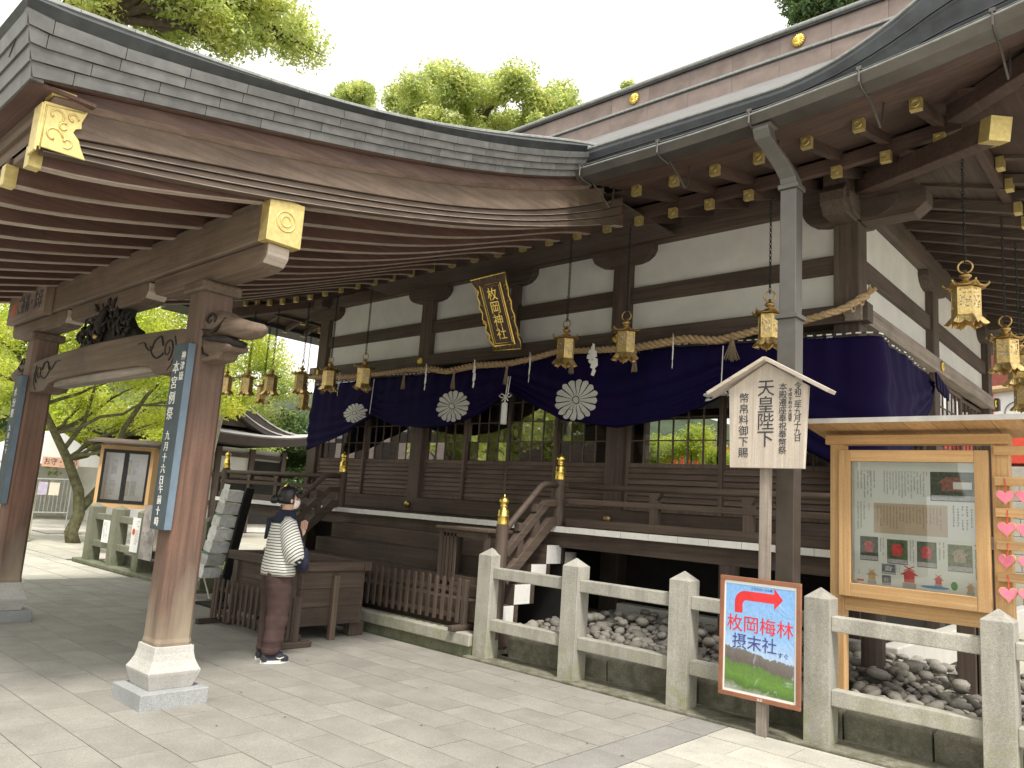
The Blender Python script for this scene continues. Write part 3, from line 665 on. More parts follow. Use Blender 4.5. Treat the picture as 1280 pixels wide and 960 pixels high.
def slope(front=True):
    m = MB(); vs = []
    for j in range(rows+1):
        t = 6.1*j/rows; ins = min(t, TG)
        for i in range(ncx+1):
            x = EX0+ins+(EX1-EX0-2*ins)*i/ncx; y = EY0+t if front else EY1-t; vs.append((x, y, roofz(x, t)+(0.006 if j % 2 else 0)))
    W_ = ncx+1
    m.add(vs, [(j*W_+i, j*W_+i+1, (j+1)*W_+i+1, (j+1)*W_+i) for j in range(rows) for i in range(ncx)])
    m.build('roof_slope', tiles, HALL)
slope(True); slope(False)
for sx, ex in ((1, EX1), (-1, EX0)):
    vs = []; 
    for j in range(9):
        t = TG*j/8
        for i in range(13):
            y = EY0+t+(EY1-EY0-2*t)*i/12; x = ex-sx*t; vs.append((x, y, roofz(ex, t) if i in (0, 12) and j == 0 else prof(t)+up_f(ex)*max(0, 1-t/2.2)**1.5*abs(2*i/12-1)**4))
    MB().add(vs, [(j*13+i, j*13+i+1, (j+1)*13+i+1, (j+1)*13+i) for j in range(8) for i in range(12)]).build('side_roof_slope', tiles, HALL)
    gx = ex-sx*(TG+.05); MB().prism([(EY0+TG, prof(TG)), (12.2, prof(6.1)), (EY1-TG, prof(TG))], lambda a, z, d: (d, a, z), gx, gx-sx*.1).build('gable_wall', DARK['Y'], HALL)
# added dark boards and sheets under the roof so that no light leaks through
MB().box(-13.4, -2.5, 8.3, 16.0, 5.70, 5.75).build('light_leak_board', VOID, HALL)
MB().loft([[(EX0+2.6, y, z), (EX1-2.6, y, z), (EX1-2.6, y, z+.02), (EX0+2.6, y, z+.02)] for y, z in ((6.62, 5.47), (8.6, 6.6))]).build('light_leak_sheet', VOID, HALL)
MB().loft([[(EX1-.62, y, 5.46), (-2.4, y, 6.5), (-2.4, y, 6.52), (EX1-.62, y, 5.48)] for y in (8.9, 15.6)]).build('light_leak_sheet', VOID, HALL)
# ridge
RX0, RX1 = -14.0, -1.55
def rb(name, mat, dy, z0, z1, n=1, bev=0, ext=0):
    for k in range(n):
        a = RX0-ext+(RX1-RX0+2*ext)*k/n; b = RX0-ext+(RX1-RX0+2*ext)*(k+1)/n
        MB().box(a+(.002 if n > 1 else 0), b-(.002 if n > 1 else 0), 12.2-dy, 12.2+dy, z0, z1).build(name, mat, HALL, bevel=bev)
rb('ridge_base', COPB, .235, 9.1, 9.59, 14); rb('ridge_moulding', COPL, .27, 9.615, 9.665, bev=.012); rb('ridge_course', COPD, .245, 9.59, 9.615); rb('ridge_panel', COPB, .205, 9.665, 10.03, 14)
rb('ridge_course', COPD, .25, 10.03, 10.07); rb('ridge_cap', COPL, .285, 10.07, 10.15, bev=.03, ext=.1)
KR = kiku(.125, 16, .05).lbuild('gilt_crest', GOLD, HALL, at=(-8.12, 11.985, 9.86), smooth=True)
for x in (-4.78, -11.46): put(KR, (x, 11.985, 9.86), HALL)
# ------------------------------------------------------------------ porch (kohai) in front of the hall
XC = -7.88
PORCH = thing('entrance_porch', 'open timber porch with curved copper roof, slender rafters and gilt fittings before the hall', 'porch', (XC, 3.5, 0))
def fit(tab, deg=4):
    xs = np.array([p[0] for p in tab]); ys = np.array([p[1] for p in tab]); k = np.polyfit(xs, ys, deg); return lambda x: float(np.polyval(k, x))
zb = fit([(1.048, 3.757), (1.62, 3.887), (2.356, 4.036), (3.096, 4.19), (3.484, 4.29), (4.226, 4.479), (5.973, 5.054)], 3)
rim = fit([(.95, 4.205), (1.053, 4.211), (1.674, 4.297), (2.217, 4.366), (3.022, 4.513), (3.772, 4.697), (5.979, 5.423)], 4)
HC = lambda y: .257+.093*math.exp(-max(0, y-1.0)/.40)     # height of the band of copper courses
mt = fit([(1.21, 3.728), (2.635, 3.99), (4.264, 4.387), (6.35, 5.109)], 3)
dt = fit([(1.363, 3.561), (2.025, 3.686), (2.657, 3.816), (4.631, 4.267), (6.325, 4.888)], 3)
bt = fit([(1.432, 3.451), (2.053, 3.551), (2.916, 3.719), (4.323, 4.023), (6.118, 4.591), (7.173, 4.967)], 3)
rt_ = fit([(1.18, 3.375), (1.55, 3.395), (1.93, 3.475), (2.39, 3.60), (2.8, 3.70), (3.51, 3.83), (4.48, 4.07), (5.45, 4.38), (6.36, 4.69), (7.2, 4.96)], 5)
mir = lambda x, s: x if s > 0 else 2*XC-x
HB = .088; YE = 6.06
for s in (1, -1):
    # copper plates of the verge, four staggered courses
    for c in range(4):
        h0, h1 = c*HB, (c+1)*HB; y = 1.054-.27*h0; k = 0
        L0 = (.20, .30, .08, .12)[c]
        if s < 0: L0 = 1.2
        while y < YE:
            y2 = min(YE, y+(L0 if k == 0 else (.385 if s > 0 else 1.2))); k += 1
            sh0 = -.27*HB if k == 1 else 0
            def V(yy, h, out): return (mir(-4.70+.2*h+out, s), yy, zb(max(yy, 1.048))+h*HC(yy)/.352)
            o1 = .006
            vs = [V(y, h0, o1+.004), V(y2-.004, h0, o1+.004), V(y2-.004, h1-.004, o1-.006), V(y+sh0, h1-.004, o1-.006),
                  V(y, h0, -.05), V(y2-.004, h0, -.05), V(y2-.004, h1-.004, -.05), V(y+sh0, h1-.004, -.05)]
            MB().add(vs, [(0, 1, 2, 3), (7, 6, 5, 4), (0, 4, 5, 1), (1, 5, 6, 2), (2, 6, 7, 3), (3, 7, 4, 0)]).build('copper_plate', COPP, PORCH)
            y = y2
    ys = list(np.linspace(1.04, YE+.02, 24))
    # dark rolled edge above the courses, with the pale rim
    MB().loft([[(mir(-4.642, s), y-.08, zb(max(1.048, y-.08))+HC(y-.08)), (mir(-4.605, s), y-.09, (zb(max(1.048, y-.08))+HC(y-.08)+rim(y-.08))/2), (mir(-4.66, s), y-.08, rim(y-.08)-.012), (mir(-5.0, s), y-.05, rim(y-.05)), (mir(-5.0, s), y-.05, zb(y)+.2)] for y in ys]).build('rolled_edge', COPD, PORCH)
    yy = .92; k = 0
    while yy < 6.1:
        y2 = yy+(.30 if s > 0 else 1.3)
        MB().tube([(mir(-4.655, s), yy+(y2-.004-yy)*q/2, rim(yy+(y2-.004-yy)*q/2)-.005) for q in range(3)], .017, 6).build('rim_strip', COPL, PORCH)
        yy = y2
    # mouldings and bargeboard
    def strip(nm, mat, xa, xb, f0, f1, ya, yb, n=20, bev=.004):
        MB().loft([[(mir(xa, s), y, f0(y)), (mir(xb, s), y, f0(y)), (mir(xb, s), y, f1(y)), (mir(xa, s), y, f1(y))] for y in np.linspace(ya, yb, n)]).build(nm, mat, PORCH, bevel=bev)
    strip('verge_soffit', RAFT['Y'], -4.72, -5.2, lambda y: zb(y)-.004, lambda y: zb(y)+.02, 1.06, 6.2)
    strip('verge_board', VRG['Y'], -4.765, -4.90, lambda y: mt(y)-.0, lambda y: max(zb(y)-.006, mt(y)+.015), 1.19, 6.25)
    MB().loft([[(mir(-4.765, s), y, mt(y)+.002), (mir(-4.81, s), y, mt(y)-.028), (mir(-4.90, s), y, mt(y)-.028), (mir(-4.90, s), y, mt(y)+.002)] for y in np.linspace(1.19, 6.3, 20)]).build('bevel_moulding', BEVL['Y'], PORCH)
    strip('bargeboard', BEAM['Y'], -4.815, -4.90, dt, lambda y: mt(y)-.026, 1.17, 6.6)
    for q, (xa, mm) in enumerate(((-4.830, MLD['Y']), (-4.838, MLD['Y']), (-4.846, MLD['Y']))):
        MB().tube([(mir(xa+.002, s), y, dt(y)-(dt(y)-bt(y))*(q+1)/3+.004) for y in np.linspace(1.2, 6.6, 24)], .0035, 5).build('moulding_bead', GREY['Y'], PORCH)
        strip('lower_moulding', BOX['Y'], xa, -4.93, lambda y: dt(y)-(dt(y)-bt(y))*(q+1)/3-0.0, lambda y: dt(y)-(dt(y)-bt(y))*q/3-.006, 1.20, 7.0, bev=.005)
    # gilt corner fittings
    def PP(y, z, d): return (mir(-4.806+d, s), y, z)
    poly = [(1.155, bt(1.2)+.005), (1.41, bt(1.41)-.015), (1.375, 3.50), (1.36, 3.54), (1.325, 3.575), (1.335, 3.60), (1.365, 3.615), (1.36, 3.65), (1.385, mt(1.38)-.03), (1.155, mt(1.16)-.02)]
    g = MB().prism(poly, PP, -.004, .008).box(mir(-4.80, s), mir(-4.93, s), 1.145, 1.157, 3.40, 3.69).build('gilt_corner_plate', GILT, PORCH, bevel=.003)
    m = MB()
    for (cy, cz, r, a0, a1) in ((1.225, 3.64, .045, -1, 4), (1.31, 3.655, .032, 0, 5), (1.225, 3.52, .05, 0, 5), (1.30, 3.50, .035, -2, 3), (1.27, 3.585, .028, 1, 6)):
        m.tube([PP(cy+r*(1-.1*i*.6)*math.cos(a0+(a1-a0)*i/9), cz+r*(1-.1*i*.6)*math.sin(a0+(a1-a0)*i/9), .009) for i in range(10)], [.006]*8+[.009, .009], 5)
    m.tube([PP(y_, z_, .008) for y_, z_ in ((1.17, 3.41), (1.17, 3.68), (1.37, 3.715))], .005, 5)
    m.build('scroll_relief', GILT, g, smooth=True)
    MB().prism([(1.175, mt(1.17)+.01), (1.31, mt(1.31)+.008), (1.30, zb(1.3)-.03), (1.175, zb(1.18)-.01)], lambda a, z, d: (mir(-4.762+d, s), a, z), 0, .006).box(mir(-4.765, s), mir(-4.87, s), 1.175, 1.187, mt(1.17)+.01, zb(1.18)-.01).build('gilt_cap_strip', GILT, PORCH)
# front eave: copper courses, boards
FX0, FX1 = mir(-4.70, -1), -4.70
for c in range(4):
    h0, h1 = c*HB, (c+1)*HB; x = FX0-.2*h0; k = 0
    while x < FX1+.2*h0:
        x2 = min(FX1+.2*h0, x+(.25 if k == 0 and c % 2 else .62)); k += 1
        F = lambda xx, h, o: (xx, 1.054-.27*h-o, 3.752+h)
        last = x2 >= FX1+.2*h0-1e-6
        e1 = .2*HB if last else -.003
        vs = [F(x, h0, .008), F(x2-(0 if last else .003), h0, .008), F(x2+e1, h1-.003, -.002), F(x, h1-.003, -.002), F(x, h0, -.06), F(x2-(0 if last else .003), h0, -.06), F(x2+e1-.02, h1-.003, -.06), F(x, h1-.003, -.06)]
        MB().add(vs, [(0, 1, 2, 3), (7, 6, 5, 4), (0, 4, 5, 1), (1, 5, 6, 2), (2, 6, 7, 3), (3, 7, 4, 0)]).build('copper_plate', COPP, PORCH)
        x = x2
MB().loft([[(x, .965, 4.10), (x, .940, 4.15), (x, .955, 4.195), (x, 1.1, 4.205), (x, 1.1, 4.10)] for x in (FX0-.06, FX1+.06)]).build('rolled_edge', COPD, PORCH)
MB().box(FX0+.05, FX1-.03, 1.06, 1.40, 3.745, 3.765).build('front_soffit', RAFT['X'], PORCH)
MB().box(FX0+.1, -4.87, 1.20, 1.30, 3.49, 3.745).build('front_eave_board', BEAM['X'], PORCH, bevel=.006)
MB().box(FX0+.1, -4.9, 1.17, 1.26, 3.64, 3.742).build('front_eave_moulding', BEAM['X'], PORCH, bevel=.006)
# roof sheet
ys = list(np.linspace(.95, 5.9, 24))
def ztop(y): return rim(y)-.02
MB().loft([[(FX0-.05, y, ztop(y)), (FX1-.02, y, ztop(y)), (FX1-.02, y, ztop(y)-.04), (FX0-.05, y, ztop(y)-.04)] for y in ys]).build('porch_roof', tiles, PORCH)
# rafters and boards
r0_ = None
for k in range(13):
    x = -5.0-SP*k; yy = list(np.linspace(1.18, 7.22, 26))
    if r0_ is None:
        r0_ = MB().loft([[(x-.034, y, rt_(y)), (x+.034, y, rt_(y)), (x+.034, y, rt_(y)+.165), (x-.034, y, rt_(y)+.165)] for y in yy]).build('rafter', RAFT['Y'], PORCH, at=(x, 1.18, 3.4))
        soff = MB().loft([[(x-.0345, y, rt_(y)-.004), (x+.0345, y, rt_(y)-.004), (x+.0345, y, rt_(y)+.006), (x-.0345, y, rt_(y)+.006)] for y in yy]).build('rafter_underside', LIGHTW['Y'], r0_, at=(x, 1.18, 3.4))  # pale strip paints the ground bounce onto the rafter's bottom face
        rc = MB().box(x-.042, x+.042, 1.165, 1.235, rt_(1.2)-.012, rt_(1.2)+.120).build('gilt_cap', GILT, r0_, at=(x, 1.18, 3.4))
    else:
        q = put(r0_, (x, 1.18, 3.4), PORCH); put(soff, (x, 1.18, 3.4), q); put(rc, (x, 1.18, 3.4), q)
yb_ = list(np.arange(1.20, 7.3, .30))
for a, b in zip(yb_, yb_[1:]):
    MB().add([(FX0+.2, a, rt_(a)+.166), (-4.9, a, rt_(a)+.166), (-4.9, b-.004, rt_(b)+.166), (FX0+.2, b-.004, rt_(b)+.166), (FX0+.2, a, rt_(a)+.19), (-4.9, a, rt_(a)+.19), (-4.9, b-.004, rt_(b)+.19), (FX0+.2, b-.004, rt_(b)+.19)],
             [(0, 1, 2, 3), (4, 7, 6, 5), (0, 4, 5, 1), (1, 5, 6, 2), (2, 6, 7, 3), (3, 7, 4, 0)]).build('ceiling_board', RAFT['X'], PORCH)
MB().box(FX0+.25, -4.95, 6.6, 8.4, 5.22, 5.24).build('upper_soffit', DARK['X'], PORCH)
# the great front beam
YB = 2.79
gb = MB().box(-10.87, -4.89, YB-.135, YB+.135, 3.365, 3.69).build('front_beam', BEAM['X'], PORCH, bevel=.012)
for s in (1, -1):
    x = mir(-4.885, s)
    MB().box(min(x, x-s*.0)-.0 if False else x-(.10 if s > 0 else -.10), x+s*.012, YB-.142, YB+.142, 3.358, 3.697).build('gilt_cap', GILT, gb, bevel=.005)
    m = MB(); m.torus((x+s*.013, YB, 3.53), .075, .006, ax=0, n=20, m=5); m.torus((x+s*.013, YB, 3.53), .04, .006, ax=0, n=14, m=5); m.build('crest_relief', GILT, gb, smooth=True)
# brackets under the beam: white painted ends
for xc, hl in ((-5.87, .93), (XC, .95), (2*XC+5.87, .93)):
    poly = [(-hl, 3.36), (-hl, 3.27), (-hl+.05, 3.215), (-hl+.16, 3.19), (hl-.16, 3.19), (hl-.05, 3.215), (hl, 3.27), (hl, 3.36)]
    b = MB().prism(poly, lambda a, z, d: (xc+a, d, z), YB-.095, YB+.095).build('bracket', BEAM['X'], PORCH, bevel=.01)
    for s in (1, -1):
        MB().prism([(0, 3.352), (0, 3.272), (-.05, 3.217), (-.058, 3.222), (-.012, 3.275), (-.012, 3.352)], lambda a, z, d: (xc+s*(hl+.012+a), d, z), YB-.085, YB+.085).build('whitened_end', PALE['Y'], b)
# lower arched beam between the columns, with engraved scrolls
pts = [(x_, z_) for x_, z_ in ((-9.78, 2.50), (-9.45, 2.475), (-9.25, 2.49), (-9.13, 2.56), (-8.9, 2.585), (-7.88, 2.605), (-6.86, 2.585), (-6.63, 2.56), (-6.51, 2.49), (-6.31, 2.475), (-5.98, 2.50), (-5.98, 2.83), (-6.3, 2.85), (-7.0, 2.875), (-7.88, 2.885), (-8.76, 2.875), (-9.46, 2.85), (-9.78, 2.83))]
arch = MB().prism([(x_, z_+.0) for x_, z_ in pts], lambda a, z, d: (a, d, z), YB-.115, YB+.115).build('arched_beam', BEAM['X'], PORCH, bevel=.012)
MB().box(-9.1, -6.66, YB-.07, YB+.07, 2.52, 2.60).build('beam_soffit_block', GREY['X'], arch, bevel=.01)
def spiral(m, cx, cz, r, a0, turns, s, y, rad=.009, n=26):
    m.tube([(cx+s*r*(1-.82*i/n)*math.cos(a0+turns*2*PI*i/n), y, cz+r*(1-.82*i/n)*math.sin(a0+turns*2*PI*i/n)) for i in range(n+1)], [rad*(1-.5*i/n) for i in range(n+1)], 5)
m = MB()
for s, cx in ((1, -6.28), (-1, -9.48)):
    y = YB-.118
    spiral(m, cx, 2.68, .10, -1.2, 1.4, s, y)
    q = crv([(cx+s*(-.10), y, 2.72), (cx-s*.16, y, 2.80), (cx-s*.27, y, 2.78), (cx-s*.33, y, 2.70), (cx-s*.42, y, 2.72), (cx-s*.50, y, 2.78), (cx-s*.62, y, 2.78)]); m.tube(q, [.011*(1-.5*i/len(q)) for i in range(len(q))], 5)
    q = crv([(cx-s*.08, y, 2.65), (cx-s*.2, y, 2.62), (cx-s*.30, y, 2.66), (cx-s*.36, y, 2.74)]); m.tube(q, [.011*(1-.5*i/len(q)) for i in range(len(q))], 5)
    q = crv([(cx+s*.10, y, 2.78), (cx+s*.14, y, 2.68), (cx+s*.10, y, 2.56), (cx+s*.02, y, 2.50)]); m.tube(q, [.007*(1-.5*i/len(q)) for i in range(len(q))], 5)
m.build('engraved_scroll', CARVE, arch, kind='stuff')
# carved frog-leg strut
fr = MB().prism([(-.72, 2.885), (-.66, 2.96), (-.50, 3.02), (-.42, 3.12), (-.48, 3.20), (-.34, 3.30), (-.20, 3.28), (-.12, 3.355), (.12, 3.355), (.20, 3.28), (.34, 3.30), (.46, 3.22), (.40, 3.12), (.52, 3.02), (.68, 2.96), (.74, 2.885)], lambda a, z, d: (XC+a, d, z), YB-.05, YB+.05).build('frog_leg_strut', CARVE, PORCH, bevel=.015)
m = MB()
for k in range(90):
    a = rng.uniform(-.62, .62); z = 2.90+rng.uniform(0, .40)*(1-abs(a)/.8); t0 = rng.uniform(.4, 2.7); L_ = rng.uniform(.07, .16); y = YB-.055-rng.uniform(0, .05); r = rng.uniform(.010, .024); bend = rng.uniform(-.9, .9)
    m.tube([(XC+a+L_*f*math.cos(t0+bend*f), y-.02*math.sin(PI*f), min(3.36, z+L_*f*math.sin(t0+bend*f))) for f in (0, .33, .66, 1)], [r*.5, r, r*.8, r*.15], 6)
m.tube([(XC-.02, YB-.10, 2.98), (XC+.0, YB-.13, 3.07), (XC+.06, YB-.12, 3.18), (XC+.11, YB-.10, 3.27)], [.03, .05, .035, .008], 8)
m.build('relief_carving', CARVE, fr, smooth=True)
MB().ball((XC-.06, YB-.12, 2.95), .03, 8).build('carved_boss', BRASS, fr, smooth=True)
# columns
def porch_column(xc):
    wv, ch = .132, .03
    oct_ = [(-wv, -wv+ch), (-wv+ch, -wv), (wv-ch, -wv), (wv, -wv+ch), (wv, wv-ch), (wv-ch, wv), (-wv+ch, wv), (-wv, wv-ch)]
    MB().loft([[(xc+a*k, YB+b*k, z) for a, b in oct_] for z, k in ((.40, 1.02), (.43, 1.05), (.46, 1.0), (3.2, .985))]).build('column', RED['Z'], PORCH, at=(xc, YB, .4))
    pr = [(.160, .112), (.193, .215), (.197, .235), (.176, .272), (.160, .31), (.149, .36), (.145, .408)]
    MB().loft([[(xc+a*r, YB+b*r, z) for a, b in ((-1, -1), (1, -1), (1, 1), (-1, 1))] for r, z in pr]).build('column_base', BASE, PORCH, bevel=.004)
    MB().box(xc-.25, xc+.25, YB-.25, YB+.25, -.01, .112).build('plinth', PLIN, PORCH, bevel=.006)
    MB().box(xc-.17, xc+.17, YB-.17, YB+.17, 3.10, 3.188).build('bearing_block', BEAM['X'], PORCH, bevel=.02)
for xc in (-5.87, 2*XC+5.87): porch_column(xc)
# carved elephant head noses
def nose(xc, s):
    T = lambda a, z, d: (xc+s*a, YB+d, z)
    m = MB()
    m.prism([(.10, 2.535), (.36, 2.545), (.40, 2.60), (.52, 2.60), (.55, 2.63), (.50, 2.665), (.40, 2.68), (.30, 2.74), (.10, 2.76)], T, -.085, .085)
    b = m.build('carved_nose', BEAM['X'], PORCH, bevel=.02)
    m = MB()
    rings = []
    for a, z, r, h in ((.08, 2.83, .10, .115), (.22, 2.835, .108, .12), (.36, 2.82, .105, .105), (.50, 2.785, .10, .085), (.64, 2.755, .095, .075), (.76, 2.74, .08, .062), (.84, 2.738, .05, .045), (.88, 2.738, .012, .014)):
        rings.append([T(a, z+h*math.sin(t), r*math.cos(t)) for t in [2*PI*j/14 for j in range(14)]])
    m.loft(rings); m.build('elephant_head', BEAM['X'], b, smooth=True)
    m = MB()
    q = crv([T(.12, 2.74, -.09), T(.24, 2.71, -.10), T(.38, 2.70, -.095), T(.52, 2.67, -.06), T(.58, 2.655, 0), T(.52, 2.67, .06)], 4); m.tube(q, [.012+.016*math.sin(PI*i/len(q)) for i in range(len(q))], 8)
    for side in (-1, 1):
        y = side*.106
        q = []
        for i in range(22):
            tt_ = i/21; q.append(T(.24+.085*(1-.8*tt_)*math.cos(-.5+6.5*tt_), 2.86+.06*(1-.8*tt_)*math.sin(-.5+6.5*tt_), y))
        m.tube(q, .011, 5)
        q = crv([T(.10, 2.80, y), T(.18, 2.78, y), T(.30, 2.76, y*1.02), T(.40, 2.80, y*.98), T(.44, 2.86, y*.8)], 4); m.tube(q, [.004+.009*math.sin(PI*i/len(q)) for i in range(len(q))], 5)
        m.tube([T(.12, 2.66, side*.088), T(.16, 2.60, side*.09), T(.24, 2.58, side*.09)], .009, 5)
    m.build('engraved_lines', CARVE, b, smooth=True)
nose(-5.87, 1); nose(2*XC+5.87, -1)
# blue boards with the festival dates on the column fronts
def banner(xc, rows, side=None, lab=''):
    b = MB().box(xc-.125, xc+.115, YB-.192, YB-.134, 1.245, 2.675).build('notice_board_strip', SLATE, None, at=(xc, YB-.16, 1.245), bevel=.004)
    tag(b, lab, 'hanging board')
    MB().box(xc+.1155, xc+.121, YB-.190, YB-.136, 1.25, 2.67).build('pale_edge', BLU, b)
    y = YB-.1935
    for txt, z, sz, dx in rows: letters(txt, sz, face_front(xc+dx, y, z), 'lettering', WHITE, b, 1.12)
    return b
banner(-5.87, (('本宮例祭', 2.30, .108, -.045), ('九月十六日', 1.78, .076, -.03), ('午前十時', 1.42, .072, -.02), ('神津嶽', 2.49, .072, .06)), lab='slate blue board with white festival date lettering on the nearer porch column')
banner(2*XC+5.87, (('水分祭', 2.36, .108, -.02), ('九月二十', 1.95, .075, -.02)), lab='slate blue board with white lettering on the farther porch column, cut by the frame')
# amulet sign on the beam
sg = MB().box(-10.66, -9.34, YB-.215, YB-.16, 3.335, 3.68).build('amulet_sign', BEVL['X'], None, at=(-10, YB-.18, 3.335), bevel=.004)
tag(sg, 'wooden sign with black brush lettering and a red arrow on the porch beam', 'sign')
MB().box(-9.34, -9.315, YB-.22, YB-.14, 3.325, 3.69).box(-10.66, -9.34, YB-.22, YB-.14, 3.683, 3.693).build('red_brown_rim', RED['Z'], sg)
letters('ご祈祷・朱印', .235, face_front(-9.87, YB-.2165, 3.505), 'lettering', INK, sg, vert=False, squeeze=.62)
ORG = plain('orange_red_print', (0.42, 0.09, 0.04), 0.7, var=.1)
REDP = plain('red_print', (0.62, 0.05, 0.03), 0.7, var=.1)
MB().prism([(-10.54, 3.46), (-10.42, 3.38), (-10.42, 3.43), (-10.36, 3.43), (-10.36, 3.60), (-10.42, 3.60), (-10.42, 3.56), (-10.5, 3.56)], lambda a, z, d: (a, d, z), YB-.2168, YB-.2155).build('red_arrow', ORG, sg)
# ------------------------------------------------------------------ stone fence, kerbs, cobbles
def fence_post(x, y, mat=GRAN, h=1.14, w_=.095, base=0.0):
    return MB().loft([[(a*r, b*r, z) for a, b in ((-1, -1), (1, -1), (1, 1), (-1, 1))] for r, z in ((w_, base), (w_, h-.075), (.004, h))]).lbuild('post', mat, FENCE, at=(x, y, 0), bevel=.006)
FENCE = thing('stone_fence', 'pale granite post and rail fence in front of the cobbles right of the stairs', 'fence', (-3.3, 6.12, 0))
PXS = [-5.71, -4.575, -3.40, -2.23, -1.06, .12]
p0 = fence_post(PXS[0], 6.13)
for x in PXS[1:]: put(p0, (x, 6.13, 0), FENCE)
for a, b in zip(PXS, PXS[1:]):
    for z0, z1 in ((.83, .942), (.298, .415)):
        MB().box(a+.094, b-.094, 6.075, 6.185, z0, z1).build('rail', GRAN, FENCE, bevel=.008)
MB().box(-5.88, .6, 5.965, 6.34, -.05, .022).build('mossy_kerb_strip', MOSSY, kind='structure', bevel=.01)
KW = thing('kerb_wall', 'low mossy stone kerb wall holding the cobbles behind the granite fence', 'wall', (-3, 6.4, 0))
xb = -5.58
for L_ in (1.27, .95, 1.22, .62, 1.05, 1.1, .9, .6):
    MB().loft([[(xb+.006, 6.345, 0), (xb+L_-.006, 6.345, 0), (xb+L_-.006, 6.60, 0), (xb+.006, 6.60, 0)], [(xb+.006, 6.33, .205), (xb+L_-.006, 6.33, .205), (xb+L_-.006, 6.60, .205), (xb+.006, 6.60, .205)], [(xb+.02, 6.36, .235), (xb+L_-.02, 6.36, .235), (xb+L_-.02, 6.60, .245), (xb+.02, 6.60, .245)]]).build('kerb_stone', MOSSY, KW, bevel=.008)
    xb += L_
KB = thing('step_kerb', 'long low granite kerb stone below the picket barrier at the foot of the stairs', 'kerb', (-7.8, 6.1, 0))
for a, b in ((-9.85, -7.9), (-7.895, -5.83)): MB().box(a, b, 6.0, 6.22, .105, .232).build('kerb_stone', GRAN, KB, bevel=.012)
MB().box(-9.85, -5.83, 6.05, 6.3, -.02, .104).build('kerb_foot', OLDG, KB)
BED = MB().box(-9.85, -5.7, 6.3, 8.75, .02, .20).box(-5.7, .6, 6.45, 8.75, .02, .26).build('stone_bed', plain('bed_earth', (0.14, 0.125, 0.10), 0.95, var=.4, scale=8), kind='structure')
# cobbles
variants = []
for k in range(7):
    m = MB(); n = 8; rings = []
    e = rng.uniform(.75, 1.2, 3)
    for i in range(1, 5):
        th = PI*i/5; rings.append([(math.sin(th)*math.cos(2*PI*j/n+.3*i)*e[0]*(1+rng.uniform(-.12, .12)), math.sin(th)*math.sin(2*PI*j/n+.3*i)*e[1]*(1+rng.uniform(-.12, .12)), -math.cos(th)*.72*e[2]*.9) for j in range(n)])
    m.loft(rings); me_o = m.lbuild('cobble', ROCK, BED, at=(0, 7, -5), smooth=True)
    variants.append(me_o.data); bpy.data.objects.remove(me_o)
spots = []
tries = 0
def bedz(x, y): return .30+.03*math.sin(x*1.7)*math.sin(y*2+x)+.05*max(0, min(1, (y-6.6)/.8))
grid = {}
while tries < 13000 and len(spots) < 1600:
    tries += 1
    x, y = rng.uniform(-5.62, .55), rng.uniform(6.48, 8.6); r = float(rng.choice([.038, .05, .062, .078]))*rng.uniform(.85, 1.15)
    if abs(x+1.45) < .2 and abs(y-7.35) < .2: continue
    ok = True; gx, gy = int(x/.2), int(y/.2)
    for i in (-1, 0, 1):
        for j in (-1, 0, 1):
            for (a, b, c) in grid.get((gx+i, gy+j), ()):
                if (a-x)**2+(b-y)**2 < ((r+c)*.80)**2: ok = False
    if ok: grid.setdefault((gx, gy), []).append((x, y, r)); spots.append((x, y, r))
for x, y in [(float(rng.uniform(-5.3, 0)), float(rng.uniform(6.9, 8.0))) for _ in range(120)]: spots.append((x, y, -float(rng.uniform(.05, .08))))
spots.sort(key=lambda p: p[1]*1.0+(0 if proj((p[0], p[1], .25)) and 560 < proj((p[0], p[1], .25))[0] < 1300 else 50))
rest = MB()
for i, (x, y, r) in enumerate(spots):
    z = bedz(x, y)+(.02 if r > 0 else .10); r = abs(r)
    if i < 300:
        o = bpy.data.objects.new('cobble', variants[int(rng.integers(7))]); COL.objects.link(o); o.parent = BED; o.location = (x, y, z)
        o.scale = (r, r*rng.uniform(.8, 1.15), r*rng.uniform(.8, 1.1)); o.rotation_euler = (rng.uniform(-.5, .5), rng.uniform(-.5, .5), rng.uniform(0, 6.3))
    else:
        me = variants[int(rng.integers(7))]; a = rng.uniform(0, 6.3); ca, sa = math.cos(a)*r, math.sin(a)*r
        rest.add([(x+v.co.x*ca-v.co.y*sa, y+v.co.x*sa+v.co.y*ca, z+v.co.z*r) for v in me.vertices], [tuple(p.vertices) for p in me.polygons])
# BED sits at the origin, so child locations are world points
rest.build('far_cobbles', ROCK, BED, kind='stuff', smooth=True)
m = MB()
for _ in range(420):
    x = rng.uniform(-13.2, -10.0); y = rng.uniform(6.3, 8.2); r = rng.uniform(.05, .09); me = variants[int(rng.integers(7))]
    m.add([(x+v.co.x*r, y+v.co.y*r, .09+v.co.z*r) for v in me.vertices], [tuple(p.vertices) for p in me.polygons])
m.build('left_cobbles', ROCK, BED, kind='stuff', smooth=True)
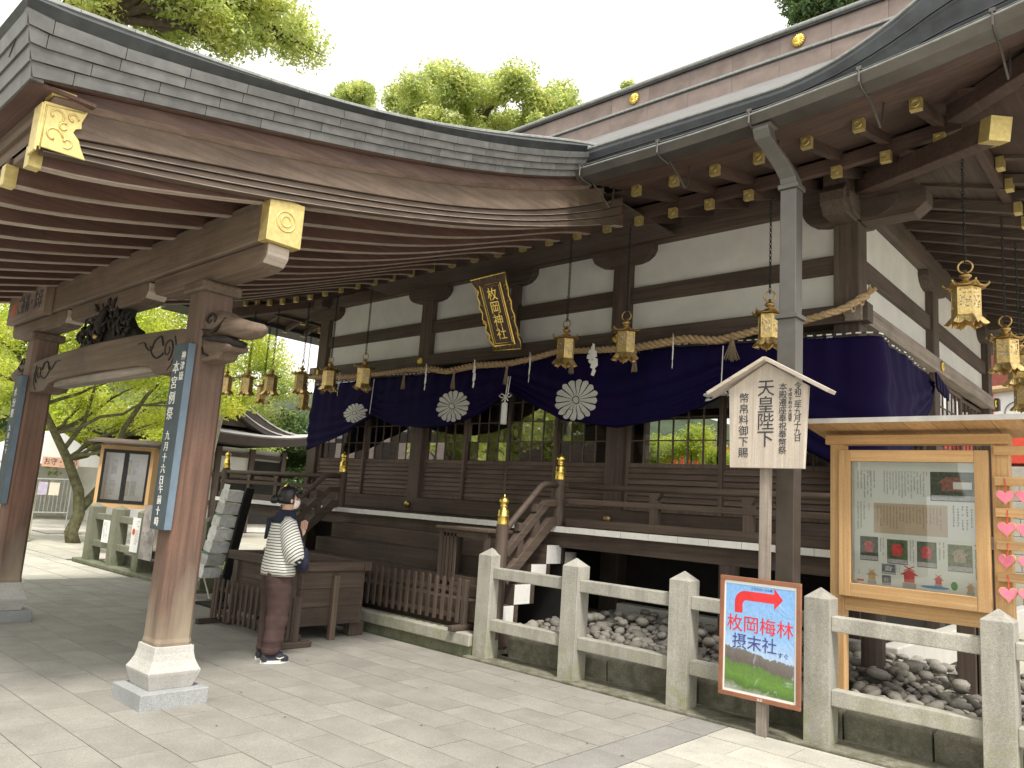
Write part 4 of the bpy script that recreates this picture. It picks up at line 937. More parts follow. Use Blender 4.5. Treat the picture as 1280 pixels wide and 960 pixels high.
# left fence, older and mossy
FENCE = thing('mossy_stone_fence', 'old moss green stone post and rail fence beside the porch, left of the near column', 'fence', (-14, 5.8, 0))
LX = [-15.85, -14.74, -13.62, -12.5, -11.35]
p0 = fence_post(LX[0], 5.84, OLDG, 1.13, .115)
for x in LX[1:]: put(p0, (x, 5.84, 0), FENCE)
for a, b in zip(LX, LX[1:]):
    for z0, z1 in ((.82, .94), (.32, .44)): MB().box(a+.114, b-.114, 5.79, 5.89, z0, z1).build('rail', OLDG, FENCE, bevel=.01)
MB().box(-16.3, -11.2, 5.66, 6.02, -.02, .06).build('mossy_plinth', OLDG, kind='structure', bevel=.02)
MB().box(-15.6, -11.4, 6.05, 6.3, 0, .24).build('mossy_kerb_strip', MOSSY, kind='structure', bevel=.02)
# posters on the left fence
def sheet(x0, x1, y, z0, z1, mat, lab, nm='fence_poster', tilt=0, extra=None):
    o = MB().box(x0, x1, y-.004, y+.004, z0, z1).build(nm, mat, None, at=((x0+x1)/2, y, z0)); tag(o, lab, 'poster')
    return o
INKG = plain('grey_print', (0.13, 0.13, 0.14), .8)
def scrib(o, x0, x1, y, z0, z1, nc, nr, mat=INKG, dens=.75, w_=.5):
    m = MB(); cw = (x1-x0)/nc; rh = (z1-z0)/nr
    for i in range(nc):
        L_ = rng.uniform(.6, 1)
        for j in range(nr):
            if j/nr > L_ or rng.random() > dens: continue
            xa = x0+i*cw+cw*(1-w_)/2; zt = z1-j*rh; a = rng.uniform(.1, .5); b = rng.uniform(.5, .95)
            m.box(xa, xa+cw*w_, y-.0008, y, zt-rh*.25, zt-rh*.12); m.box(xa+cw*w_*a, xa+cw*w_*(a+.25), y-.0008, y, zt-rh*.85, zt-rh*.12) ; 
            if rng.random() > .4: m.box(xa, xa+cw*w_, y-.0008, y, zt-rh*.62, zt-rh*.5)
    if m.v: m.build('small_print', mat, o, kind='stuff')
o = sheet(-15.15, -14.88+.02, 5.72, .44, .84, PAPER, 'white paper notice tied between the first two posts of the mossy fence'); scrib(o, -15.12, -14.9, 5.715, .48, .80, 6, 10)
o = sheet(-13.86, -13.55, 5.715, .38, .96, PAPER, 'white paper with a red round seal on the mossy fence'); scrib(o, -13.70, -13.57, 5.71, .42, .92, 3, 12)
MB().lathe([(.055, 0), (.055, .002)], (0, 0, 0), 16).xf(Matrix.Translation((-13.77, 5.7095, .72)) @ Matrix.Rotation(PI/2, 4, 'X')).build('red_seal', REDP, o)
o = sheet(-13.42, -12.93, 5.70, .30, 1.20, plain('faded_print', (0.42, 0.38, 0.36), .7, var=.35, scale=5), 'large faded poster leaning on the mossy fence beside the near column'); scrib(o, -13.38, -12.97, 5.695, .36, 1.15, 7, 12, INKG, .3)

# ------------------------------------------------------------------ takafuda notice on a post
TK = thing('wooden_notice', 'pale wooden notice with small gabled roof and black brush lettering, on a tall post', 'sign', (-2.60, 5.93, 0))
MB().box(-2.645, -2.565, 5.925, 5.985, 0, 2.05).build('post', GREY['Z'], TK, bevel=.004)
MB().prism([(-2.885, 2.03), (-2.275, 2.03), (-2.245, 2.68), (-2.58, 2.885), (-2.905, 2.68)], lambda a, z, d: (a, d, z), 5.885, 5.922).build('board', PALE['Z'], TK, bevel=.003)
for xa, za, xb_, zb_ in ((-2.58, 2.912, -3.075, 2.645), (-2.58, 2.912, -2.07, 2.62)):
    MB().beam((xa, 5.90, za), (xb_, 5.90, zb_), .16, .03).build('roof_board', PALE['X'], TK, bevel=.003)
yy = 5.884
letters('天皇陛下', .148, face_front(-2.585, yy, 2.46), 'lettering', INK, TK, .93)
letters('幣帛料御下賜', .088, face_front(-2.77, yy, 2.37), 'lettering', INK, TK, 1.02)
letters('本殿遷座奉祝奉幣祭', .068, face_front(-2.445, yy, 2.42), 'lettering', INK, TK, .93)
letters('平成令和の大造営', .033, face_front(-2.385, yy, 2.53), 'lettering', INK, TK, 1.0)
letters('令和二年九月十九日', .060, face_front(-2.325, yy, 2.47), 'lettering', INK, TK, .86)

# ------------------------------------------------------------------ poster on the fence
PO = thing('framed_poster', 'blue and green framed poster with red arrow hung on the granite fence', 'poster', (-2.62, 5.9, .25))
yy = 5.90; x0, x1, z0, z1 = -2.945, -2.29, .25, 1.165
FRM = plain('brown_frame', (0.27, 0.115, 0.065), .5, var=.15)
MB().box(x0, x1, yy-.012, yy+.012, z0, z0+.035).box(x0, x1, yy-.012, yy+.012, z1-.035, z1).box(x0, x0+.035, yy-.012, yy+.012, z0+.035, z1-.035).box(x1-.035, x1, yy-.012, yy+.012, z0+.035, z1-.035).build('frame', FRM, PO, bevel=.004)
MB().box(x0+.03, x1-.03, yy, yy+.008, z0+.03, z1-.03).build('margin', PAPER, PO)
m, t, b = nodes('poster_picture')
tc = N(t, 'TexCoord'); sp = N(t, 'SeparateXYZ'); t.links.new(tc.outputs['Generated'], sp.inputs[0])
nz = noise(t, tc.outputs['Generated'], 5, 5, .65); md = N(t, 'MapRange'); md.inputs[3].default_value = -.09; md.inputs[4].default_value = .09; t.links.new(nz, md.inputs[0])
ad = N(t, 'Math', operation='ADD'); t.links.new(sp.outputs[2], ad.inputs[0]); t.links.new(md.outputs[0], ad.inputs[1])
sub = N(t, 'Math', operation='MULTIPLY_ADD'); sub.inputs[1].default_value = .09; t.links.new(sp.outputs[0], sub.inputs[0]); t.links.new(ad.outputs[0], sub.inputs[2])
base = ramp(t, sub.outputs[0], [(0.0, (.42, .42, .38)), (.09, (.09, .17, .04)), (.16, (.14, .27, .05)), (.275, (.12, .21, .06)), (.285, (.14, .12, .11)), (.40, (.19, .17, .16)), (.41, (.44, .60, .84)), (.62, (.28, .49, .82)), (1.0, (.24, .46, .84))])
f2 = noise(t, tc.outputs['Generated'], 26, 4, .7); base = mixc(t, .45, base, ramp(t, f2, [(.3, .55), (.7, 1.15)]), 'MULTIPLY')
f3 = noise(t, tc.outputs['Generated'], 3.5, 3, .6, 2.0); base = mixc(t, ramp(t, f3, [(.62, 0), (.8, .5)]), base, (.75, .82, .9))
t.links.new(base, b.inputs['Base Color']); b.inputs['Roughness'].default_value = .3; bump(t, b, f3, .35, .02)
for n_ in t.nodes:
    if n_.bl_idname == 'ShaderNodeValToRGB': pass
MB().box(x0+.05, x1-.05, yy-.002, yy, z0+.055, z1-.058).build('picture', m, PO)
RINK = plain('red_ink', (.66, .035, .04), .5); BINK = plain('blue_ink', (.06, .06, .25), .5)
yl = yy-.0028
ax0 = -2.82
arc = [(ax0+.09-.09*math.cos(a), .975+.085*math.sin(a)) for a in np.linspace(0, PI/2, 8)]; arc_in = [(ax0+.10-.035*math.cos(a), .96+.03*math.sin(a)) for a in np.linspace(PI/2, 0, 6)]
m = MB(); outer = [(ax0, .89)] + arc + [(-2.50, 1.06)]; inner = [(-2.50, .99)] + arc_in + [(ax0+.065, .89)]
m.prism(outer+inner, lambda a, z, d: (a, d, z-.0), yl, yl+.0008); m.prism([(-2.50, .945), (-2.43, 1.025), (-2.50, 1.105)], lambda a, z, d: (a, d, z), yl, yl+.0008)
m.build('red_arrow', RINK, PO)
letters('枚岡梅林', .135, face_front(-2.615, yl, .80), 'lettering', RINK, PO, vert=False)
letters('摂末社', .122, face_front(-2.655, yl, .665), 'lettering', BINK, PO, vert=False)
letters('すぐ', .045, face_front(-2.425, yl, .615), 'lettering', BINK, PO, vert=False)
letters('２００メートル先', .022, face_front(-2.60, yl, 1.083), 'lettering', BINK, PO, vert=False)
letters('山上', .022, face_front(-2.6, yy-.0135, .267), 'lettering', PAPER, PO, vert=False)

# ------------------------------------------------------------------ shrine notice board
NB = thing('notice_board', 'large fresh timber notice board with glazed display and sloping boarded roof', 'notice board', (-1.7, 6.5, .2))
yb0 = 6.55
for x in (-2.31, -1.15): MB().box(x, x+.11, yb0, yb0+.11, .2, 2.30).build('post', FRESH['Z'], NB, bevel=.004)
MB().box(-2.345, -1.03, yb0-.02, yb0+.12, 2.285, 2.36).build('top_beam', FRESH['X'], NB, bevel=.004)
fx0, fx1, fz0, fz1 = -2.225, -1.163, 1.07, 2.235
yf = 6.53
for nm, (a, b, c, d) in (('frame_rail', (fx0+.09, fx1-.09, fz1-.09, fz1)), ('frame_rail', (fx0+.09, fx1-.09, fz0, fz0+.105))): MB().box(a, b, yf-.03, yf+.02, c, d).build(nm, FRESH['X'], NB, bevel=.004)
for a, b in ((fx0, fx0+.09), (fx1-.09, fx1)): MB().box(a, b, yf-.032, yf+.02, fz0, fz1).build('frame_stile', FRESH['Z'], NB, bevel=.004)
MB().box(-2.20, -1.15, yb0+.01, yb0+.06, .955, 1.068).build('lower_beam', FRESH['X'], NB, bevel=.004)
ix0, ix1, iz0, iz1 = fx0+.09, fx1-.09, fz0+.105, fz1-.09
MB().box(ix0-.02, ix1+.02, yf+.075, yf+.085, iz0-.02, iz1+.02).build('back_panel', plain('white_panel', (.84, .86, .82), .6, var=.03), NB)
MB().box(ix0-.01, ix0, yf+.02, yf+.075, iz0, iz1).box(ix1, ix1+.01, yf+.02, yf+.075, iz0, iz1).box(ix0, ix1, yf+.02, yf+.075, iz1, iz1+.01).build('inner_lining', PAPER, NB)
MB().box(ix0, ix1, yf-.004, yf, iz0, iz1).build('glass_pane', GLAS2, NB)
for k in range(9):      # boarded roof, planks running front to back
    x = -2.46+.193*k; MB().add([(x+.002, 6.28, 2.435), (x+.191, 6.28, 2.435), (x+.191, 6.86, 2.365), (x+.002, 6.86, 2.365), (x+.002, 6.28, 2.452), (x+.191, 6.28, 2.452), (x+.191, 6.86, 2.382), (x+.002, 6.86, 2.382)], [(0, 1, 2, 3), (4, 7, 6, 5), (0, 4, 5, 1), (1, 5, 6, 2), (2, 6, 7, 3), (3, 7, 4, 0)]).build('roof_plank', FRESH['Y'], NB)
MB().loft([[(x, 6.262, 2.428), (x, 6.262, 2.468), (x, 6.88, 2.395), (x, 6.88, 2.386), (x, 6.28, 2.456), (x, 6.277, 2.430)] for x in (-2.485, -.70)]).build('roof_cover', GUTT if False else plain('pale_roof_metal', (.42, .40, .38), .45, .3), NB)
# the printed sheets
yp = yf+.0745
DG = plain('print_green', (.05, .12, .04), .6, var=.6, scale=40); TAN = plain('print_tan', (.60, .47, .34), .7, var=.05)
def rectp(nm, a, b, c, d, mat, e=.001): return MB().box(a, b, yp-e, yp, c, d).build(nm, mat, NB)
def u(px): return ix0+(ix1-ix0)*px
def v(pz): return iz0+(iz1-iz0)*pz
PH1 = plain('print_photo_dark', (.05, .05, .045), .6, var=.7, scale=30)
rectp('printed_text_panel', u(.17), u(.77), v(.42), v(.665), TAN)
photos = [(u(.64), u(.995), v(.70), v(.93)), (u(.05), u(.205), v(.19), v(.385)), (u(.28), u(.45), v(.18), v(.375)), (u(.525), u(.68), v(.175), v(.375)), (u(.765), u(.95), v(.165), v(.37)), (u(.235), u(.35), v(.095), v(.175)), (u(.235), u(.31), v(.01), v(.085))]
cols_ = [(.04, .07, .035), (.07, .09, .07), (.07, .12, .05), (.05, .09, .05), (.12, .17, .09), (.16, .17, .2), (.12, .13, .15)]
for k, (a, b, c, d) in enumerate(photos):
    ph = rectp('printed_photo', a, b, c, d, plain('photo_print_%d' % k, cols_[k], .6, var=.75, scale=45))
    yq = yp-.0022; W_, H_ = b-a, d-c; m = MB()
    rc_ = ((.30, .10, .07), (.5, .10, .10), (.62, .04, .04), (.6, .03, .05), (.42, .33, .25), (.5, .5, .5), (.3, .3, .33))[k]
    m.box(a+W_*.25, a+W_*.72, yq, yq+.001, c+H_*.35, c+H_*.62); m.prism([(a+W_*.15, c+H_*.62), (a+W_*.82, c+H_*.62), (a+W_*.62, c+H_*.82), (a+W_*.34, c+H_*.82)], lambda p, z, dd: (p, dd, z), yq, yq+.001)
    m.build('shrine_picture', plain('photo_shrine_%d' % k, rc_, .6, var=.5, scale=60), ph)
    MB().box(a+W_*.02, a+W_*.98, yq, yq+.0008, c+H_*.03, c+H_*.2).build('photo_ground', plain('photo_ground_%d' % k, (.45, .45, .47), .6, var=.3, scale=50), ph)
    if k == 0: MB().box(a+W_*.5, a+W_*.9, yq-.0003, yq+.0006, c+H_*.42, c+H_*.66).build('photo_sky', PAPER, ph)
def scr(a, b, c, d, nc, nr, mat=INKG, dens=.9): scrib(NB, u(a), u(b), yp-.001, v(c), v(d), nc, nr, mat, dens, .42)
scr(.02, .19, .70, .93, 6, 24); scr(.25, .60, .70, .93, 14, 24); scr(.02, .10, .44, .67, 3, 20); scr(.19, .73, .46, .645, 20, 15, plain('brown_print', (.22, .15, .10), .8)); scr(.80, .97, .46, .67, 5, 10); scr(.215, .26, .2, .38, 2, 14); scr(.46, .51, .2, .38, 2, 14); scr(.69, .75, .18, .38, 2, 14); scr(.955, .995, .1, .38, 1, 16); scr(.35, .39, .10, .17, 2, 5); scr(.03, .05, .07, .13, 1, 3)
rp = plain('print_red', (.65, .05, .05), .7); scr(.12, .145, .88, .93, 1, 4, rp, 1); scr(.60, .625, .88, .93, 1, 4, rp, 1); scr(.12, .14, .58, .66, 1, 5, rp, 1); scr(.97, .99, .63, .66, 1, 3, rp, 1); scr(.22, .235, .3, .38, 1, 5, rp, 1); scr(.48, .495, .3, .38, 1, 5, rp, 1)
def icon(x, zz, s_, roofc, basec):
    yq = yp-.002; T = lambda a, z, d: (a, d, z)
    MB().prism([(x-.3*s_, zz+.35*s_), (x+.3*s_, zz+.35*s_), (x+.3*s_, zz+.8*s_), (x+.55*s_, zz+.8*s_), (x, zz+1.15*s_), (x-.55*s_, zz+.8*s_), (x-.3*s_, zz+.8*s_)], T, yq, yq+.001).beam((x-.3*s_, yq, zz+1.05*s_), (x+.3*s_, yq, zz+1.35*s_), .001, .06*s_).beam((x+.3*s_, yq, zz+1.05*s_), (x-.3*s_, yq, zz+1.35*s_), .001, .06*s_).build('printed_shrine', roofc, NB)
    MB().box(x-.38*s_, x+.38*s_, yq, yq+.001, zz, zz+.33*s_).build('printed_base', basec, NB)
gy = plain('print_grey', (.42, .40, .40), .7); og = plain('print_orange', (.66, .42, .2), .7)
icon(u(.15), v(.005), .085, og, gy); icon(u(.46), v(.0), .125, rp, gy); icon(u(.69), v(.03), .07, rp, gy); icon(u(.93), v(.0), .065, og, gy)
MB().lathe([(.5, 0), (.5, .001)], (0, 0, 0), 20).xf(Matrix.Translation((u(.66), yp-.0015, v(.03))) @ Matrix.Scale(.2, 4, (1, 0, 0)) @ Matrix.Scale(.022, 4, (0, 0, 1)) @ Matrix.Rotation(PI/2, 4, 'X')).build('printed_pond', plain('print_blue', (.02, .25, .62), .6), NB)
MB().lathe([(.5, 0), (.5, .001)], (0, 0, 0), 16).xf(Matrix.Translation((u(.81), yp-.0015, v(.055))) @ Matrix.Scale(.045, 4, (1, 0, 0)) @ Matrix.Scale(.065, 4, (0, 0, 1)) @ Matrix.Rotation(PI/2, 4, 'X')).build('printed_tree', plain('print_leaf', (.06, .28, .05), .6), NB)
MB().box(u(.42), u(.44), yp-.0015, yp, v(.0), v(.01)).box(u(.02), u(.08), yp-.0015, yp, v(.02), v(.035)).build('printed_mark', rp, NB)
# right wooden post on a stone foot, holding the votive rack roof
RP = thing('board_rear_post', 'dark timber post on a square stone foot among the cobbles under the notice board', 'post', (-1.45, 7.35, .2))
MB().box(-1.56, -1.42, 7.28, 7.42, .36, 1.9).box(-1.41, -1.34, 7.28, 7.42, .36, 1.9).build('post', DARK['Z'], RP, bevel=.008)
MB().box(-1.66, -1.24, 7.14, 7.56, .15, .36).build('stone_foot', GRAN, RP, bevel=.02)
# votive rack with heart plaques
VR = thing('votive_rack', 'timber rack with heart shaped pink votive plaques at the right edge', 'rack', (-.6, 6.53, .2))
MB().box(-.05, .06, 6.55, 6.62, .2, 2.4).build('post', FRESH['Z'], VR, bevel=.004)
zr = [2.236, 2.013, 1.788, 1.556, 1.332]
for z in zr: MB().box(-1.128, .1, 6.515, 6.545, z-.032, z+.032).build('slat', FRESH['X'], VR, bevel=.003)
PINK = plain('pink_heart', (.78, .20, .29), .5, var=.15, scale=14)
def heart(s_):
    P_ = []
    for i in range(28):
        t_ = 2*PI*i/28; P_.append((16*math.sin(t_)**3/17*s_, (13*math.cos(t_)-5*math.cos(2*t_)-2*math.cos(3*t_)-math.cos(4*t_))/17*s_))
    return P_
hp = None; cnt = 0
where = ['first', 'second', 'third', 'fourth', 'fifth', 'sixth', 'seventh']
for ri, z in enumerate(zr[1:]):
    for ci in range(6):
        x = -1.057+ci*.118+rng.uniform(-.006, .006); zc = z-.112+rng.uniform(-.006, .006)
        at = (x, 6.495, zc)
        e = thing('votive_plaque', 'x', 'plaque', at, 'pink heart plaques on the votive rack')
        if ri > -1:
            lab = 'pink heart plaque, %s from the left in the %s row of the votive rack' % (where[ci], ['top', 'second', 'third', 'bottom'][ri])
            e['label'] = lab
        pl = MB().prism(heart(.064), lambda a, zz, d: (x+a, d, zc+zz), 6.482, 6.500).build('wooden_heart', FRESH['X'], e)
        MB().prism(heart(.058), lambda a, zz, d: (x+a, d, zc+zz), 6.4785, 6.4815).build('painted_face', PINK, e)
        MB().tube([(x, 6.49, zc+.035), (x+.004, 6.50, zc+.07), (x, 6.513, z+.02)], .0035, 5).build('red_string', REDP, e)
        e.rotation_euler.z = float(rng.uniform(-.35, .35))
# ------------------------------------------------------------------ purple curtain with white crests
CURT = thing('purple_curtain', 'deep purple shrine curtain with white chrysanthemum crests tied up in swags under the rope', 'curtain', (-7.5, 8.22, 3.6))
btab = [(-12.62, 2.37), (-12.0, 2.52), (-11.3, 2.74), (-10.68, 2.985), (-10.45, 2.90), (-10.1, 2.81), (-9.3, 2.735), (-8.76, 2.76), (-8.1, 2.93), (-7.47, 3.25), (-7.0, 3.02), (-6.5, 2.80), (-5.6, 2.68), (-4.9, 2.77), (-4.4, 2.90), (-4.11, 3.05), (-3.9, 2.87), (-3.6, 2.66), (-3.21, 2.42), (-2.7, 2.17), (-2.34, 2.15), (-2.0, 2.2), (-1.56, 2.40), (-1.2, 2.70), (-.62, 3.10), (-.5, 3.30)]
ttab = [(-12.62, 3.60), (-10.6, 3.66), (-8.9, 3.62), (-6.6, 3.72), (-4.7, 3.68), (-2.4, 3.60), (-.5, 3.50)]
ties = [-10.68, -7.47, -4.11]
def cpos(s, v):
    """s runs along the front (x) and, past -2.34, round the corner along +Y"""
    zt_, zb_ = lerp(ttab, s), lerp(btab, s)
    zz = zt_+(zb_-zt_)*v
    wt = sum(math.exp(-abs(s-t)/.55) for t in ties)
    amp = .012+.035*wt*(v**1.2)
    off = amp*math.sin(2*PI*(v*v*4.2+.6*math.sin(s*1.3)))+.014*math.sin(s*7.3+v*1.5)*(1-.5*v)+.05*math.sin(PI*v)*(1-min(1, wt))
    off += .045*v**3 + .01*math.sin(s*23)*(1-v)
    for t in ties: off -= .0*v
    x, y = (s, 8.24-off) if s < -2.56 else ((-2.42+off, 8.36+(s+2.36)) if s > -2.36 else (None, None))
    if x is None:
        a = (s+2.56)/.20*PI/2; x = -2.56+(.14+off)*math.sin(a); y = 8.38-(.14+off)*math.cos(a)
    return Vector((x, y, zz))
NS, NV = 300, 34
m = MB(); vs = [cpos(-12.62+12.12*i/NS, j/NV) for i in range(NS+1) for j in range(NV+1)]
m.add(vs, [(i*(NV+1)+j, (i+1)*(NV+1)+j, (i+1)*(NV+1)+j+1, i*(NV+1)+j+1) for i in range(NS) for j in range(NV)])
co = m.build('cloth', PURP, CURT, smooth=True); sm = co.modifiers.new('thickness', 'SOLIDIFY'); sm.thickness = .008
def sfv(s, z): return (z-lerp(ttab, s))/(lerp(btab, s)-lerp(ttab, s))
def crest(cx, cz, rx, rz_, rot=0.0):
    m = MB(); n = 16
    def pt(r, a):
        x = cx+rx*r*math.cos(a+rot); z = cz+rz_*r*math.sin(a+rot); v = min(.985, max(0, sfv(x, z))); p = cpos(x, v); return (p.x, p.y-.012, p.z)
    for k in range(n):
        a0, a1 = 2*PI*k/n+.035, 2*PI*(k+1)/n-.035; K = 5
        rr = [.185, .4, .62, .82, .92]
        rings = [[pt(r, a0+(a1-a0)*j/K) for j in range(K+1)] for r in rr]
        rings.append([pt(.92+.085*math.sin(PI*j/K), a0+(a1-a0)*j/K) for j in range(K+1)])
        vs = [p for r in rings for p in r]
        m.add(vs, [(q*(K+1)+j, q*(K+1)+j+1, (q+1)*(K+1)+j+1, (q+1)*(K+1)+j) for q in range(5) for j in range(K)])
    c0_ = [pt(.15, 2*PI*j/14) for j in range(14)]; m.add(c0_+[pt(0, 0)], [(j, (j+1) % 14, 14) for j in range(14)])
    m.build('white_crest', CREST, CURT)
crest(-11.2, 3.04, .33, .175, .1); crest(-8.68, 3.07, .37, .25); crest(-6.26, 3.07, .37, .285, .1); crest(-4.02, 3.02, .34, .16)
m = MB()
m.tube([(-7.44, 8.08, 3.45), (-7.44, 8.05, 3.14)], .008, 6).tube([(-7.40, 8.08, 3.45), (-7.405, 8.05, 3.14)], .008, 6)
for s in (-1, 1): m.tube([(-7.42+s*.0, 8.03, 3.15), (-7.42+s*.07, 8.02, 3.19), (-7.42+s*.12, 8.02, 3.16), (-7.42+s*.07, 8.02, 3.13), (-7.42, 8.03, 3.15), (-7.42+s*.06, 8.02, 3.08)], .009, 6)
m.tube([(-7.42, 8.03, 3.15), (-7.42, 8.02, 3.05)], .012, 6); m.lathe([(.03, 3.06), (.045, 3.04), (.046, 2.76), (.04, 2.74)], (-7.42, 8.02, 0), 10)
m.build('white_tie_cord', PAPER, CURT, smooth=True)
for s in ties[::2]: MB().tube([(s, 8.15, 3.62), (s, 8.12, lerp(btab, s)+.02)], .006, 5).build('tie_string', PAPER, CURT)
m = MB()
for k in range(118):
    s = -12.5+12.0*k/118; p, q = cpos(s, 0), cpos(s+.055, 0)
    m.tube([(p.x, p.y-.02, p.z+.03), (q.x, q.y-.02, q.z+.03)], .009, 5)
m.build('chequered_cord', PAPER, CURT)
MB().tube([cpos(-12.62+12.1*k/120, 0)+Vector((0, -.012, .03)) for k in range(121)], .008, 5).build('dark_cord', INK, CURT)
for k in range(4):
    m = MB(); m.prism([(0, 0), (.16, -.03), (.15, -.2), (.04, -.16)], lambda a, z, d: (-2.31+d, 10.05+a+.12*k, 3.52-.04*k+z*(1.1-.1*k)), -.01+.006*k, .012+.006*k); m.build('gathered_end', PURP, CURT)
# ------------------------------------------------------------------ straw rope, streamers, tassels
rp_ = [(-12.85, 3.80), (-12.29, 3.753), (-11.4, 3.70), (-10.49, 3.699), (-9.8, 3.715), (-9.15, 3.692), (-8.83, 3.625), (-8.2, 3.68), (-7.5, 3.655), (-7.0, 3.70), (-6.6, 3.762), (-5.9, 3.72), (-5.29, 3.70), (-4.6, 3.748), (-4.18, 3.685), (-3.59, 3.772), (-3.22, 3.797), (-2.85, 3.87), (-2.68, 3.97), (-2.56, 4.10)]
xs_ = np.array([p[0] for p in rp_]); zs_ = np.array([p[1] for p in rp_])
def ropez(x):   # smooth interpolation
    return float(np.interp(x-.06, xs_, zs_)+np.interp(x+.06, xs_, zs_)+np.interp(x, xs_, zs_))/3
RO = thing('straw_rope', 'long twisted straw rope hung in shallow waves across the front of the hall', 'rope', (-7.6, 8.12, 3.7))
n = 900; cen = []; x = -12.85
for k in range(n+1): x = -12.85+10.29*k/n; cen.append(Vector((x, 8.13+(.22*max(0, (x+2.9)/.34) if x > -2.9 else 0), ropez(x))))
for q in range(3):
    pts = []
    for k, c in enumerate(cen):
        t_ = (cen[min(k+1, n)]-cen[max(k-1, 0)]).normalized(); a = Vector((0, 1, 0)); b = t_.cross(a).normalized(); ph = 2*PI*q/3+k*10.29/n*2*PI/.24
        rr = .024*(1+.25*math.sin(k*.02)); pts.append(c+a*rr*math.cos(ph)+b*rr*math.sin(ph))
    MB().tube(pts, .025, 7).build('strand', ROPE, RO, smooth=True)
m = MB()
for k in range(160):
    c = cen[int(rng.integers(n))]; d = Vector(rng.normal(0, 1, 3)); d.normalize(); m.tube([c+d*.03, c+d*.03+Vector((rng.uniform(-.06, .06), -.02, rng.uniform(-.08, .02)))], [.0025, .001], 3)
m.build('loose_straw', ROPE, RO, kind='stuff')
m = MB(); ex = cen[-1]
for k in range(26): d = Vector((rng.uniform(.02, .1), rng.uniform(-.06, .05), rng.uniform(.02, .1))); m.tube([ex+d*.1, ex+d], [.02, .009], 5)
m.torus((ex.x-.06, ex.y, ex.z-.05), .055, .014, ax=0, n=14); m.torus((ex.x-.14, ex.y-.03, ex.z-.12), .055, .012, ax=0, n=14)
m.build('bound_end', ROPE, RO)
def nearest(i): return ['first', 'second', 'third', 'fourth', 'fifth', 'sixth', 'seventh', 'eighth'][i]
for i, (x, tw) in enumerate(((-11.6, .1), (-9.24, .3), (-8.145, .5), (-7.03, .15), (-5.94, 1.0), (-4.73, .12), (-3.25, .9))):
    z = ropez(x); e = thing('paper_streamer', 'white zigzag paper streamer on the straw rope, %s from the left' % nearest(i), 'streamer', (x, 8.06, z), 'paper streamers on the straw rope')
    P_ = [(0, .05), (.05, .03), (.055, -.05), (.09, -.06), (.105, -.14), (.06, -.15), (.12, -.17), (.13, -.26), (.07, -.30), (.10, -.33), (.06, -.40), (.0, -.38), (.03, -.30), (-.02, -.28), (.0, -.20), (.03, -.16), (-.01, -.14), (.01, -.04)]
    for s, off in ((1, 0), (-1, .03)):
        MB().prism([(a*tw*s*.8+.0, b*(1 if s > 0 else .55)) for a, b in P_], lambda a, zz, d: (x+a, d+off+abs(a)*(1-tw)*.3, z+.03+zz), 8.052, 8.054).build('folded_paper', PAPER, e)
for i, x in enumerate((-10.75, -9.78, -8.58, -7.47, -6.28, -5.27, -3.96, -12.1)):
    z = ropez(x)-.03; e = thing('straw_tassel', 'straw tassel on the rope, %s' % (['between the second swag folds above the leftmost crest', 'just left of the second paper streamer', 'over the top edge of the second crest', 'above the white tie cord in the middle', 'over the left edge of the third crest', 'under the lantern beside the second column from the right', 'wide and loose left of the wooden notice roof', 'near the left corner of the hall'][i]), 'tassel', (x, 8.08, z), 'straw tassels hanging from the rope')
    L_ = .30 if i != 6 else .27; sp_ = .045 if i != 6 else .10; m = MB()
    for k in range(46):
        a = rng.uniform(0, 2*PI); r = math.sqrt(rng.random())
        m.tube([(x+.008*math.cos(a), 8.07+.008*math.sin(a), z), (x+sp_*.45*r*math.cos(a), 8.06+sp_*.4*r*math.sin(a), z-L_*.5), (x+sp_*r*math.cos(a), 8.06+sp_*.8*r*math.sin(a), z-L_*rng.uniform(.92, 1.03))], [.006, .005, .003], 4)
    m.build('straw', STRAW, e); MB().torus((x, 8.07, z-.05), .016, .006, n=10, m=5).build('binding', ROPE, e)
# ------------------------------------------------------------------ name tablet
TB_ = thing('name_tablet', 'carved dark name tablet with gilt border and gilt characters, tilted over the entrance', 'plaque', (-7.8, 8.3, 3.9))
TM = Matrix.Translation((-7.72, 8.08, 4.42)) @ Matrix.Rotation(PI/2+.46, 4, 'X')
BRN = plain('tablet_lacquer', (.085, .045, .035), .5, var=.3, scale=8)
def tp(a, b, d): return TM @ Vector((a, b, d))
edge = [(-.30, -.60), (-.27, -.50), (-.33, -.40), (-.29, -.33), (-.36, -.24), (-.31, -.14), (-.37, -.04), (-.33, .06), (-.38, .16), (-.33, .24), (-.36, .34), (-.31, .42), (-.38, .54), (-.42, .64), (.30+.1, .66), (.36, .5), (.37, .38), (.34, .28), (.37, .18), (.34, .06), (.37, -.06), (.34, -.18), (.36, -.30), (.33, -.40), (.36, -.50), (.34, -.62)]
edge = [(a*.88, b*.90) for a, b in edge]
MB().prism(edge, tp, -.02, .03).build('carved_surround', BRN, TB_, bevel=.012)
MB().tube([tp(a, b, .032) for a, b in edge]+[tp(*edge[0], .032)], .011, 6).build('gilt_edge', GOLD, TB_, smooth=True)
for nm, w_, h_, t_ in (('gilt_border', .205, .47, .014), ('gilt_inner_border', .17, .435, .006)):
    MB().tube([tp(a, b, .04) for a, b in ((-w_, -h_), (w_, -h_), (w_, h_), (-w_, h_), (-w_, -h_))], t_, 5).build(nm, GOLD, TB_)
MB().prism([(-.2, -.465), (.2, -.465), (.2, .465), (-.2, .465)], tp, .03, .038).build('field', BRN, TB_)
letters('枚岡神社', .205, TM @ Matrix.Translation((0, 0, .0405)), 'gilt_characters', GOLD, TB_, .98)
